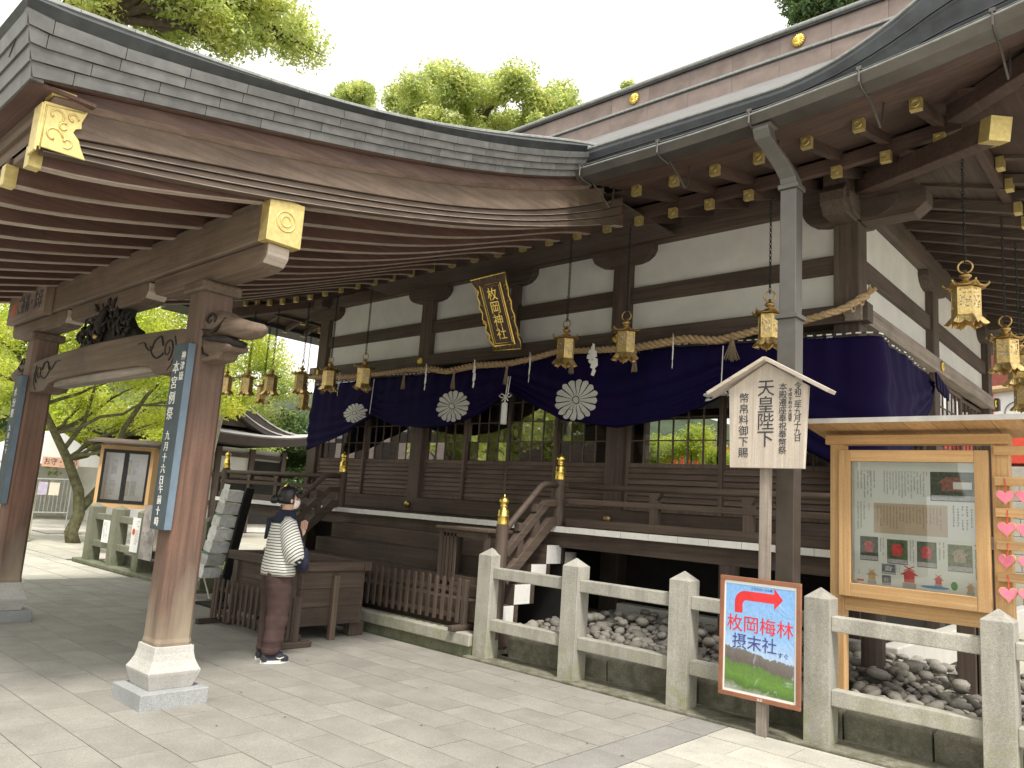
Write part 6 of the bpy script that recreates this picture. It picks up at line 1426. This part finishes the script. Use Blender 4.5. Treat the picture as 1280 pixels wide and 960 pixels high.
def cloud(cx, cy, cz, rx, ry, rz, n, r, jit=.25):
    out = []
    for _ in range(n):
        d = rng.normal(0, 1, 3); d /= np.linalg.norm(d); q = rng.random()**.4
        out.append((cx+d[0]*rx*q, cy+d[1]*ry*q, cz+d[2]*rz*q, r*rng.uniform(.65, 1.3)))
    return out
# maple with the mossy leaning trunk (two forks)
e = tree('maple_tree', 'light green maple with a mossy leaning trunk growing in the court at the left', (-20.5, 7.15, 0),
     [(-20.45, 7.10, -.05), (-20.5, 7.02, .25), (-20.45, 7.12, .7), (-20.5, 7.05, 1.25), (-20.6, 6.72, 2.0), (-20.6, 6.35, 2.6), (-20.5, 5.95, 3.2), (-20.4, 5.6, 3.7), (-20.2, 5.2, 4.3)],
     [(-20.5+rng.uniform(-2.0, 2.2), y, z, r) for y, z, r in ((4.4, 4.6, .9), (5.1, 4.0, .9), (5.0, 5.1, 1.0), (5.9, 4.4, 1.0), (6.6, 4.9, 1.1), (7.2, 4.3, 1.0), (7.7, 5.2, 1.1), (8.4, 4.6, 1.0), (8.8, 3.9, .9), (9.3, 4.9, 1.0), (6.9, 3.4, .55), (7.6, 3.2, .6), (8.2, 3.1, .6), (8.9, 3.2, .7), (9.4, 3.3, .7), (8.0, 2.6, .38), (8.6, 2.45, .35), (5.2, 3.2, .5), (4.2, 3.6, .7), (9.9, 4.2, .9), (7.0, 5.9, 1.0), (5.6, 5.9, 1.0), (8.8, 5.9, 1.0))], 42000, .105, LEAFY, BARK, r0=.17, flat=.9)
m = MB(); m.tube([(-20.47, 7.1, .75), (-20.5, 7.35, 1.1), (-20.5, 7.62, 1.5), (-20.5, 7.75, 2.1), (-20.5, 7.9, 2.9), (-20.4, 8.3, 3.8), (-20.2, 8.8, 4.6)], [.12, .11, .10, .085, .07, .05, .03], 9)
m.tube([(-20.5, 7.7, 1.9), (-20.3, 8.1, 2.4), (-20.1, 8.7, 2.7), (-19.9, 9.3, 3.3)], [.05, .04, .03, .02], 7); m.tube([(-20.6, 6.6, 2.2), (-20.4, 6.9, 2.9), (-20.3, 7.0, 3.9)], [.06, .05, .03], 7)
m.build('second_fork', BARK, e, smooth=True)
tree('leaning_tree', 'tree with a slender pale leaning trunk right beside the near porch column', (-24.5, 12.2, 0),
     [(-24.6, 12.0, 0), (-24.0, 11.9, 1.2), (-23.2, 11.6, 2.6), (-22.4, 11.35, 3.6), (-21.8, 11.1, 4.6), (-21.3, 10.6, 6), (-20.8, 10.2, 8)],
     [(-21.2, 11.0, 3.9, .55), (-21.6, 11.6, 4.2, .6), (-21, 10.2, 4.9, .8), (-21.5, 9.6, 5.4, .9), (-20.8, 11.2, 6.0, 1.0), (-21.4, 12.1, 5.4, .9), (-22, 10.6, 6.6, 1.2), (-20.8, 9.4, 6.8, 1.1)], 16000, .11, LEAFY, BARKP, r0=.20, flat=.8)
# tree that overhangs the porch roof at the top left
tree('broadleaf_tree', 'large broadleaf tree whose leafy boughs hang over the porch roof at the top left', (-24, 2.0, 0),
     [(-24, 2, 0), (-23.8, 2.3, 5), (-23.2, 3.2, 9), (-22.5, 4.5, 12), (-21.3, 6.2, 13.9), (-20.4, 8.3, 15.0), (-20.1, 10.2, 15.3)],
     [(-20.1,9.9,14.7,0.63),(-20.7,7.7,14.0,0.84),(-20.1,9.2,15.7,0.81),(-23.1,6.5,15.0,0.63),(-21.3,10.5,16.0,0.66),(-18.1,8.8,14.6,0.61),(-21.9,9.2,16.9,0.77),(-21.4,6.1,13.7,0.91),(-21.8,9.4,15.6,0.93),(-20.6,8.4,15.9,0.56),(-18.0,9.4,14.6,0.8),(-21.0,6.5,15.3,0.58),(-20.6,9.0,17.2,0.53),(-19.7,8.2,15.3,0.69),(-21.7,10.1,17.0,0.63),(-20.1,11.5,15.3,0.89),(-22.6,8.3,14.8,0.74),(-20.8,7.7,14.2,0.56),(-19.6,9.1,15.9,0.85),(-19.8,5.2,14.4,0.77),(-20.8,6.8,15.1,0.91),(-23.1,6.9,15.7,0.78),(-21.5,6.5,14.5,0.58),(-22.3,7.4,16.0,0.66),(-19.9,8.1,15.3,0.73),(-20.7,6.2,15.5,0.55),(-21.5,8.9,16.1,0.86),(-19.3,7.2,14.0,0.67),(-20.6,8.4,16.3,0.57),(-19.2,8.2,13.8,0.87),(-21.2,11.5,15.7,0.71),(-19.1,8.6,13.7,0.91),(-18.9,9.0,15.0,0.82),(-18.6,7.9,13.9,0.6),(-22.7,7.4,17.1,0.84),(-18.8,10.4,14.9,0.56),(-19.7,8.9,16.4,0.72),(-18.7,6.9,14.7,0.74),(-20.2,5.3,13.9,0.76),(-19.8,6.6,14.6,0.76),(-20.6,5.5,14.1,0.76),(-18.7,9.0,14.5,0.66),(-20.8,7.0,14.6,0.94),(-21.7,8.6,15.2,0.79),(-20.2,9.8,16.3,0.93),(-21.5,5.9,13.7,0.55),(-19.9,5.0,13.3,0.75),(-19.7,9.4,16.3,0.91),(-22.4,6.9,15.2,0.88),(-23.6,5.9,16.3,0.55),(-20.2,10.9,15.6,0.83),(-19.9,8.5,15.6,0.61),(-20.9,10.8,15.7,0.61),(-21.4,8.6,16.5,0.83),(-18.9,8.5,13.6,0.77),(-19.6,5.0,14.2,0.53),(-18.8,7.6,14.7,0.7),(-21.6,7.4,14.7,0.78),(-19.2,7.0,14.5,0.89),(-23.0,6.4,15.3,0.76)], 42000, .15, LEAFG, BARKD, r0=.5, flat=.8)
# the round camphor behind the roof
cl = [(-37.0,29.9,22.7,0.97),(-32.6,31.5,25.4,1.3),(-30.1,34.7,26.2,0.81),(-31.4,29.7,22.1,1.4),(-38.3,29.0,25.2,1.05),(-31.5,26.2,23.0,0.95),(-31.1,29.1,23.5,0.95),(-33.0,27.5,23.7,0.82),(-29.8,34.4,25.0,0.92),(-35.8,28.3,26.0,1.25),(-29.5,35.8,26.6,1.23),(-35.8,31.3,25.1,1.34),(-29.7,28.8,22.3,0.96),(-27.7,31.2,24.1,1.15),(-29.9,32.3,23.2,1.08),(-32.5,31.8,22.8,1.05),(-38.7,29.7,24.3,1.18),(-32.2,29.2,26.4,1.43),(-31.4,35.0,25.8,0.95),(-33.0,32.6,21.9,1.1),(-36.4,31.3,25.6,0.81),(-31.9,36.0,24.0,1.27),(-29.6,33.6,24.9,1.07),(-36.6,28.4,21.9,0.93),(-31.1,30.2,24.1,1.02),(-32.4,32.1,24.2,1.09),(-36.7,30.1,24.9,1.31),(-28.7,32.7,21.9,1.34),(-27.4,28.7,25.2,0.81),(-27.4,30.2,24.7,1.2),(-30.6,26.9,25.6,1.14),(-35.3,28.5,26.4,1.09),(-30.8,27.1,22.8,1.05),(-30.0,27.6,24.8,1.37),(-31.8,30.7,26.7,1.32),(-33.3,27.0,21.6,1.25),(-29.1,31.0,23.4,1.42),(-28.1,31.8,23.6,1.22),(-32.0,29.4,23.3,1.2),(-37.6,28.8,27.0,1.36),(-33.2,29.3,21.4,1.4),(-28.5,31.3,24.3,0.81),(-32.5,32.3,28.1,1.42),(-29.6,31.9,24.2,1.02),(-34.3,28.6,22.9,0.93),(-34.3,27.1,22.3,1.12),(-36.2,32.4,23.3,0.82),(-36.6,30.2,27.1,1.3),(-33.6,29.6,26.8,1.33),(-29.6,35.8,27.3,1.24),(-32.2,27.3,21.4,0.91),(-29.0,34.6,27.6,1.18),(-28.0,32.3,25.0,0.99),(-31.0,36.5,25.8,1.37),(-32.7,26.3,22.4,0.83),(-37.7,29.6,22.6,1.33),(-35.0,31.3,24.6,1.04),(-28.7,28.6,24.6,0.97),(-30.6,36.4,26.0,1.09),(-36.1,31.4,23.6,0.81),(-27.9,29.2,25.6,1.36),(-37.8,28.5,27.4,1.07),(-32.9,25.8,25.1,1.28),(-35.2,28.1,21.0,1.42),(-26.9,32.1,25.1,1.11),(-32.8,25.9,21.5,0.81),(-30.1,30.6,24.2,0.84),(-37.1,31.1,25.2,1.15),(-29.4,31.5,22.8,1.15),(-30.8,26.7,24.3,0.98),(-28.3,35.2,25.8,1.21),(-27.0,32.9,24.8,1.01),(-36.2,32.2,23.4,1.0),(-33.8,30.0,24.4,1.18),(-33.4,27.9,27.0,0.85),(-34.4,26.8,22.5,1.31),(-30.8,30.0,21.1,1.12),(-27.0,30.8,24.4,1.13),(-29.7,35.6,27.6,0.89),(-35.9,31.9,22.7,1.38),(-30.3,35.2,23.9,0.92),(-32.9,30.4,27.4,1.23),(-35.5,29.8,28.8,1.32),(-33.4,33.2,25.6,1.09),(-31.2,28.5,24.5,0.82),(-30.9,32.2,25.5,0.84),(-30.4,27.0,25.1,0.97),(-28.4,32.6,25.0,1.19),(-32.4,31.9,25.1,1.08),(-29.5,31.6,22.3,1.12),(-31.1,29.6,25.9,1.16),(-31.6,27.3,21.8,0.85),(-30.7,30.2,21.0,1.29),(-29.1,34.3,26.7,1.34),(-34.6,31.5,23.9,1.18),(-26.6,32.8,23.2,0.96),(-35.8,30.0,24.7,0.84),(-30.0,32.1,22.8,1.13),(-32.5,26.6,21.1,1.43),(-28.4,32.4,23.1,1.38)] + [(-26.7,29.9,22.7,0.49),(-26.6,29.5,22.8,0.41),(-27.0,29.7,22.6,0.32),(-26.1,29.2,22.7,0.47)]
tree('camphor_tree', 'big round crowned camphor tree rising behind the porch roof in the middle of the sky', (-32, 32, 0), [(-32, 31, 0), (-32, 31, 8), (-32.3, 30.6, 14), (-32.4, 30.4, 19), (-32.4, 30.4, 24)], cl, 105000, .25, LEAFG, BARKD, r0=.9, flat=.4, every=6)
cl = [(-44.4,29.0,28.5,0.93),(-42.2,28.7,29.3,1.04),(-46.0,29.9,30.5,0.86),(-44.1,30.8,29.4,0.7),(-44.5,30.6,28.0,1.0),(-44.3,30.2,30.7,0.92),(-45.3,29.5,30.8,0.86),(-44.9,31.2,28.3,1.09),(-46.1,29.6,30.4,0.85),(-43.9,29.9,29.6,0.82),(-44.9,29.7,28.8,1.08),(-44.7,30.5,30.6,1.11),(-44.3,31.2,29.3,0.73),(-43.1,30.2,28.5,0.66),(-43.5,28.8,29.5,1.01),(-44.3,30.0,30.7,0.79)]
tree('camphor_tree', 'smaller pale green tree just left of the big round crown behind the porch roof', (-44.5, 30.2, 0), [(-44.5, 30.2, 0), (-44.5, 30.2, 12), (-44.5, 30.2, 20), (-44.5, 30.2, 28)], cl + cloud(-44.5, 30.2, 24.5, 2.6, 2.6, 3.2, 16, 1.2), 48000, .25, LEAFG, BARKD, r0=.6, flat=.4, every=4)
cl = [(-16.4,23.8,18.6,0.32),(-16.6,24.8,18.5,0.29),(-16.4,24.0,18.6,0.27),(-17.1,24.5,18.5,0.4),(-16.9,24.4,18.6,0.41)]
tree('slim_tree', 'little leafy tree top just showing over the ridge left of the first gilt crest', (-16.7, 24.3, 0), [(-16.7, 24.3, 0), (-16.7, 24.3, 9), (-16.6, 24.3, 14), (-16.7, 24.3, 18.2)], cl, 2600, .17, LEAFG, BARKD, r0=.35)
cl = [(-10.1,29.2,23.9,0.72),(-10.6,28.7,22.2,0.66),(-10.5,30.1,22.7,0.73),(-9.3,28.8,22.8,0.61),(-11.0,28.7,22.3,0.82),(-10.2,29.5,23.5,0.59),(-10.0,29.1,23.0,0.82),(-11.0,29.8,24.1,0.87),(-11.4,29.1,23.3,0.95),(-10.3,30.6,24.3,0.61),(-10.7,28.7,22.3,0.78),(-10.2,30.7,23.7,0.7),(-10.2,29.9,23.2,0.76),(-10.4,28.5,22.3,0.87),(-10.7,30.8,23.0,0.69),(-10.6,28.3,22.2,0.76)]
tree('conifer_tree', 'dark green tree above the hall ridge at the top right', (-10.3, 29.5, 0), [(-10.3, 29.5, 0), (-10.3, 29.5, 10), (-10.3, 29.5, 18), (-10.3, 29.5, 23)], cl, 26000, .20, LEAFD, BARKD, r0=.5)
# trees in the middle distance at the left, each its own
labs = ['mid green tree behind the tent at the far left', 'yellow green tree seen through the porch just right of its far column', 'mid green tree behind the orange display cabinet', 'soft green tree behind the lanterns, left of the far curved roof', 'bluish green tree behind the far curved roof', 'light green tree right of the far curved roof, beside the purple curtain', 'tall dark tree filling the gap above the lower porch beam']
for i, (x, y, h, rx, lm) in enumerate(((-36, 7.5, 7.0, 3.2, LEAFG), (-34, 11, 7.2, 2.8, LEAFY), (-36, 15.5, 8.2, 3.2, LEAFG), (-36, 19.5, 8.5, 2.8, LEAFG), (-36, 24, 6.4, 2.8, LEAFD), (-34, 27.5, 7.2, 3.0, LEAFG), (-40, 13, 11, 4.5, LEAFD))):
    tree('background_tree', labs[i], (x, y, 0), [(x, y, 0), (x+.1, y+.1, h*.35), (x, y, h*.7), (x, y, h)], cloud(x, y, h*.62, rx, rx, h*.40, 22, 1.3), 22000, .19, lm, BARKD, r0=.28, group='trees beyond the court')
# wooded slope behind everything
hill = MB(); vs = []; HX, HY = 34, 12
for j in range(HY+1):
    for i in range(HX+1):
        a = math.radians(-100+150*i/HX); r = 46+5*j; z = -1+1.25*j+1.3*math.sin(i*1.3)+.8*math.sin(j*2+i); vs.append((r*math.sin(a), r*math.cos(a), z if j else -1))
hill.add(vs, [(j*(HX+1)+i, j*(HX+1)+i+1, (j+1)*(HX+1)+i+1, (j+1)*(HX+1)+i) for j in range(HY) for i in range(HX)])
hill.build('hillside', plain('forest_floor', (.035, .05, .02), .95, var=.5, scale=.5), kind='structure', smooth=True)
cl = []
for _ in range(420):
    a = math.radians(rng.uniform(-98, 45)); r = rng.uniform(44, 66); j = (r-46)/5; cl.append((r*math.sin(a), r*math.cos(a), 1.5+1.25*max(0, j)+rng.uniform(-2.5, 1.2), rng.uniform(1.6, 2.8)))
o = leaves('wooded_slope', cl, 90000, .42, LEAFD, None, (0, 0, 0), .4); tag(o, 'distant wooded slope reading as one mass of dark green foliage', 'woodland'); o['kind'] = 'stuff'
# shrubs and red fence beyond the hall, seen through its windows
for i, (x, y, z, r) in enumerate(((-13.4, 22, 3.2, .62), (-12.1, 22, 3.45, .72), (-11.0, 21.8, 3.0, .5), (-17, 23, 3.3, 1.2))):
    tree('garden_shrub', ['rounded bright shrub seen through the right hand windows, left one', 'rounded bright shrub seen through the middle of the right hand windows', 'rounded bright shrub seen through the windows beside the wooden notice', 'big shrub beyond the middle windows'][i], (x, y, 2.7), [(x, y, 2.7), (x, y, 2.9), (x, y, 3.1), (x, y, z+.3)], cloud(x, y, z+.4, r, r, r*.6, 9, .45), 9000, .08, LEAFY, BARKD, cat='shrub', r0=.06, every=2, group='shrubs in the rear garden')
MB().prism([(19.6, 0), (20.8, 2.75), (27, 3.0), (27, 0)], lambda a, z, d: (d, a, z), -30, -8).build('garden_bank', plain('bank_turf', (.10, .14, .04), .95, var=.4, scale=2, bmp=.4), kind='structure')
RF = thing('red_fence', 'vermilion fence in the rear garden seen through the right hand windows', 'fence', (-12, 23.2, 0))
VERM = plain('vermilion', (.62, .07, .035), .6)
q0 = None
for k in range(34):
    x = -17+.26*k
    if q0 is None: q0 = MB().box(-.06, .06, -.03, .03, 2.9, 3.95).lbuild('paling', VERM, RF, at=(x, 23.2, 0))
    else: put(q0, (x, 23.2, 0), RF)
MB().box(-17.2, -8.2, 23.15, 23.25, 3.80, 3.92).box(-17.2, -8.2, 23.15, 23.25, 3.1, 3.25).build('rail', VERM, RF)
# ------------------------------------------------------------------ left court: tent, barrier, pillar, cabinet, shop, side building
T_ = thing('tent', 'white canopy tent with a paper amulet sign, far left behind the barrier', 'tent', (-31.5, 9.4, 0))
FAB = plain('white_tent_fabric', (.78, .78, .76), .8, var=.06, scale=2)
MB().prism([(7.6, 2.15), (9.4, 3.15), (11.2, 2.15), (11.2, 1.95), (7.6, 1.95)], lambda a, z, d: (d, a, z), -33.4, -30).build('canopy', FAB, T_)
MB().box(-33.3, -33.25, 7.7, 11.1, 0, 1.95).box(-33.3, -30.2, 11.05, 11.1, 0, 1.95).box(-30.1, -30.05, 7.7, 8.9, 0, 1.95).build('side_sheet', FAB, T_, kind='stuff')
for y in (7.65, 11.15):
    for x in (-30.05, -33.3): MB().tube([(x, y, 0), (x, y, 1.95)], .03, 8).build('pole', GUTT, T_)
face_right = lambda x, y, z: Matrix.Translation((x, y, z)) @ Matrix.Rotation(PI/2, 4, 'Z') @ Matrix.Rotation(PI/2, 4, 'X')
sg = MB().box(-29.98, -29.93, 9.0, 10.15, 1.86, 2.20).build('amulet_sign', plain('pink_board', (.70, .42, .30), .7), None, at=(-29.95, 9.5, 1.86)); tag(sg, 'small pink sign with dark lettering hung on the edge of the white tent', 'sign')
letters('お守・朱印', .27, face_right(-29.925, 9.57, 2.03), 'lettering', INK, sg, vert=False, squeeze=.8)
BR = thing('crowd_barrier', 'grey metal crowd barrier with notices taped to it, in the far left court', 'barrier', (-26, 8.2, 0))
MTL = plain('galvanised_steel', (.45, .46, .47), .4, .6)
MB().tube([(-26, 7.7, 0), (-26, 7.7, 1.38), (-26, 7.76, 1.44), (-26, 8.64, 1.48), (-26, 8.72, 1.42), (-26, 8.72, 0)], .022, 8).tube([(-26, 7.7, .45), (-26, 8.72, .47)], .02, 8).build('frame', MTL, BR)
for k in range(8): MB().tube([(-26, 7.81+.115*k, .45), (-26, 7.81+.115*k, 1.44)], .009, 6).build('bar', MTL, BR)
for y0_, y1_, mm in ((7.80, 8.05, plain('lilac_poster', (.55, .50, .66), .6, var=.2, scale=8)), (8.1, 8.38, plain('cream_poster', (.78, .72, .62), .6, var=.1))): MB().box(-25.975, -25.97, y0_, y1_, .98, 1.36).build('taped_notice', mm, BR)
PL_ = MB().loft([[(a*r-21, b*r+5.85, z) for a, b in ((-1, -1), (1, -1), (1, 1), (-1, 1))] for r, z in ((.36, 0), (.34, 1.45), (.30, 1.5))]).build('stone_pillar', plain('lichen_stone', (.36, .36, .26), .95, var=.35, scale=5, bmp=.5), None, at=(-21, 5.85, 0), bevel=.03); tag(PL_, 'broad lichen covered stone pillar standing beside the far porch column', 'pillar')
CB = thing('display_cabinet', 'orange timber display cabinet with black framed glass doors behind the mossy fence', 'display cabinet', (0, 0, 0))
MB().box(-.55, .55, -.05, .40, 1.0, 1.09).box(-.55, .55, -.05, .40, 2.22, 2.30).box(-.55, .55, .36, .40, 1.09, 2.22).build('cabinet_shell', FRESH['X'], CB)
for s in (-1, 1): MB().box(s*.55, s*.48, -.05, .36, 1.09, 2.22).build('side_panel', FRESH['Z'], CB); MB().box(s*.52-.05, s*.52+.05, .1, .2, 0, 1.0).build('leg', FRESH['Z'], CB)
for a, b in ((-.48, 0), (0, .48)):
    MB().box(a, a+.045, -.06, -.02, 1.09, 2.22).box(b-.045, b, -.06, -.02, 1.09, 2.22).box(a+.045, b-.045, -.058, -.022, 1.09, 1.16).box(a+.045, b-.045, -.058, -.022, 2.15, 2.22).build('door_frame', BLACK, CB); MB().box(a+.045, b-.045, -.045, -.04, 1.16, 2.15).build('glass_pane', GLAS2, CB)
MB().box(-.48, .48, .30, .31, 1.09, 2.22).build('back_sheet', PAPER, CB)
for k in range(12): MB().box(-.42+.145*(k % 6)+.01, -.42+.145*(k % 6)+.12, .29, .2995, 1.25+.45*(k//6), 1.25+.45*(k//6)+.32).build('pinned_sheet', [clear, PAPER, plain('sheet_tint', (.55, .50, .36), .6)][k % 3], CB)
MB().prism([(-.35, 2.34), (-.35, 2.37), (.1, 2.46), (.62, 2.36), (.62, 2.33), (.1, 2.42)], lambda a, z, d: (d, a, z), -.72, .72).build('cabinet_roof', DARK['X'], CB)
CB.location = (-17.1, 6.75, 0); CB.rotation_euler.z = math.radians(48)
SL = thing('stone_lantern', 'grey weathered stone lantern behind the mossy fence, right of the orange cabinet', 'stone lantern', (-17.5, 7.75, 0))
GS = plain('weathered_stone', (.40, .38, .32), .95, var=.3, scale=6, bmp=.5)
MB().lathe([(.30, 0), (.30, .15), (.14, .2), (.12, 1.0), (.24, 1.1), (.24, 1.18)], (-17.5, 7.75, 0), 6).build('pedestal', GS, SL); MB().lathe([(.19, 1.18), (.19, 1.5)], (-17.5, 7.75, 0), 6).build('fire_box', GS, SL); MB().box(-17.33, -17.30, 7.70, 7.80, 1.28, 1.4).build('opening', VOID, SL)
MB().lathe([(.42, 1.5), (.40, 1.58), (.16, 1.74), (.07, 1.78), (.09, 1.86), (.02, 1.98)], (-17.5, 7.75, 0), 6).build('cap', GS, SL)
SHP = thing('amulet_office', 'red brown shop building with white walls behind the maple, far left', 'building', (-32, 13.2, 0))
MB().box(-36, -32, 11.6, 16.5, 0, 2.9).build('wall', PLAS, SHP)
MB().box(-32, -31.94, 11.7, 16.4, .85, 1.35).build('counter_panel', plain('red_brown_panel', (.34, .11, .07), .6), SHP); MB().box(-32, -31.95, 11.7, 16.4, 1.4, 2.3).build('opening', VOID, SHP)
for y in (11.7, 12.9, 14.1, 15.3, 16.4): MB().box(-31.96, -31.84, y-.07, y+.07, 0, 2.9).build('post', RED['Z'], SHP)
for k in range(6): MB().box(-31.93, -31.92, 11.9+.7*k, 12.25+.7*k, 1.45, 2.0).build('hanging_print', [PAPER, clear][k % 2], SHP)
MB().prism([(10.8, 2.95), (12.5, 3.5), (14.2, 4.5), (15.9, 3.5), (17.6, 2.95), (17.6, 2.80), (10.8, 2.80)], lambda a, z, d: (d, a, z), -36.8, -31).build('roof', DARK['Y'], SHP)
# side building with curved roofs
SBD = thing('side_hall', 'small shrine building with dark curved gable roof seen between porch column and curtain', 'building', (-28, 13.6, 0))
MB().box(-30.5, -26, 11.2, 15.9, 0, 3.0).build('wall', PLAS, SBD)
for y in (11.2, 12.4, 13.3, 14.6, 15.9): MB().box(-26.02, -25.86, y-.09, y+.09, 0, 3.0).build('post', DARK['Z'], SBD)
for z in (1.0, 2.0, 2.75): MB().box(-26.0, -25.9, 11.2, 15.9, z-.08, z+.08).build('beam', DARK['Y'], SBD)
MB().box(-26.0, -25.93, 13.4, 14.5, .3, 1.9).box(-26.0, -25.93, 14.7, 15.8, .3, 2.6).build('opening', VOID, SBD)
RB = plain('dark_roof_bark', (.048, .038, .033), .7, .1, var=.25, scale=4); RS = plain('pale_roof_sheet', (.42, .41, .40), .55, .2, var=.2, scale=4)
def curve(f): return f*f*.55+f*.45
sk = []
for i in range(13):
    f = i/12; y = 10.4+6.5*f; zl = 3.42+.38*(abs(2*f-1)**2.5)
    sk.append([(-24.9, y, zl-.34), (-24.8, y, zl-.05), (-24.85, y, zl), (-26.6, y, 3.75), (-31.0, y, 3.75), (-31, y, zl-.42)])
MB().loft(sk).build('skirt_roof', [RB], SBD)
MB().loft([[(-24.86, 10.4+6.5*i/12, 3.425+.38*(abs(2*i/12-1)**2.5)), (-26.6, 10.4+6.5*i/12, 3.765), (-26.6, 10.4+6.5*i/12, 3.76), (-24.86, 10.4+6.5*i/12, 3.42+.38*(abs(2*i/12-1)**2.5))] for i in range(13)]).build('pale_skirt_surface', RS, SBD)
for (yc, zt2, hw, dz, x0_, th, mm, rimt) in ((13.35, 5.05, 2.7, 1.35, -25.6, .30, RB, .03), (13.35, 4.45, 2.0, .85, -25.3, .18, RB, .025)):
    for s in (1, -1):
        ring_ = [[(x, yc+s*hw*f, zt2-dz*(1-(1-f)**1.7)-q) for x, q in ((x0_, th), (x0_, 0), (-31, 0), (-31, th))] for f in [i/10 for i in range(11)]]
        MB().loft(ring_).build('gable_roof', mm, SBD); MB().tube([(x0_+.01, yc+s*hw*i/10, zt2-dz*(1-(1-i/10)**1.7)+.01) for i in range(11)], rimt, 6).build('roof_rim', RS, SBD)
MB().prism([(12.2, 3.75), (14.5, 3.75), (13.35, 4.3)], lambda a, z, d: (d, a, z), -26.0, -25.7).build('gable_board', DARK['Y'], SBD)
# low roof just right of it
LRF = thing('wash_basin_roof', 'low pale roof on brown posts behind the left veranda railing', 'shelter', (-22, 17.5, 0))
MB().loft([[(-24, 15.8, 2.62), (-20.5, 15.8, 2.62), (-20.5, 16.2, 2.72), (-24, 16.2, 2.72)], [(-24, 18.6, 2.95), (-20.5, 18.6, 2.95), (-20.5, 18.6, 3.05), (-24, 18.6, 3.05)]]).build('roof', RS, LRF)
for y in (16.1, 18.4):
    for x in (-23.8, -20.8): MB().box(x-.08, x+.08, y-.08, y+.08, 0, 2.65).build('post', RED['Z'], LRF)
# right background: white curtained building, stone wall
RB2 = thing('inner_gate', 'white curtained vermilion gate building glimpsed at the right edge beyond the hall', 'building', (-3.4, 24, 0))
MB().box(-5.2, 2, 24.0, 24.05, 4.3, 5.6).build('white_curtain', PAPER, RB2); MB().torus((-3.55, 23.97, 4.95), .30, .015, ax=1, n=24, m=5).build('printed_crest', INKG, RB2)
MB().tube([(-5.2, 23.9, 5.65), (-4.4, 23.9, 5.55), (-3.6, 23.9, 5.62), (-2.8, 23.9, 5.55), (-1, 23.9, 5.65)], .10, 8).build('straw_rope', ROPE, RB2)
MB().box(-4.2, -4.1, 23.9, 23.92, 4.25, 5.5).build('red_ribbon', REDP, RB2)
MB().box(-5.4, 2.5, 24.1, 28, 2.2, 7.5).build('wall', plain('dark_red_wall', (.22, .06, .04), .7), RB2); MB().box(-5.3, 2, 24.0, 24.1, 3.6, 4.3).build('lattice', VERM, RB2)  # wall in an even dark red
SW = thing('stone_wall', 'pale stone retaining wall with courses beyond the votive rack', 'wall', (-2, 22, 0))
for r in range(8):
    for k in range(7): MB().box(-5.5+1.1*k+(.5 if r % 2 else 0), -5.5+1.1*k+1.09+(.5 if r % 2 else 0), 22.0+.0*r, 22.4, .42*r, .42*r+.41).build('stone_block', PAVL, SW, bevel=.01)
# things in front of the hall that its window glass mirrors
FB = thing('reflection_hall', 'long low hall with brown walls across the fore court, added unseen to be mirrored in the windows', 'building', (-30, -17, 0))  # unseen hall, added to cover bright sky mirrored in the windows
MB().box(-56, -8, -20, -17, 0, 3.3).build('wall', plain('mirrored_wall', (.16, .11, .08), .8, var=.5, scale=.8), FB)
for k in range(16): MB().box(-55+3*k, -53.8+3*k, -17, -16.95, .8, 2.4).build('window', [PAPER, RED['Z'], VOID][k % 3], FB)
MB().prism([(-21.5, 3.1), (-18.5, 6.2), (-15.5, 3.1)], lambda a, z, d: (d, a, z), -57, -7).build('roof', DARK['X'], FB)
for i, (x, y, h, r) in enumerate(((-22, -7, 9, 3.5), (-30, -12, 11, 4.5), (-14, -14, 10, 4), (-40, -4, 10, 4), (-3, -17, 11, 5), (6, -10, 9, 4))):
    tree('court_tree', 'leafy tree in the fore court, seen only as a reflection in the window glass', (x, y, 0), [(x, y, 0), (x, y, h*.3), (x+.2, y, h*.6), (x, y, h)], cloud(x, y, h*.65, r, r, h*.32, 14, 1.5), 7000, .34, LEAFG, BARKD, r0=.3, group='trees of the fore court')
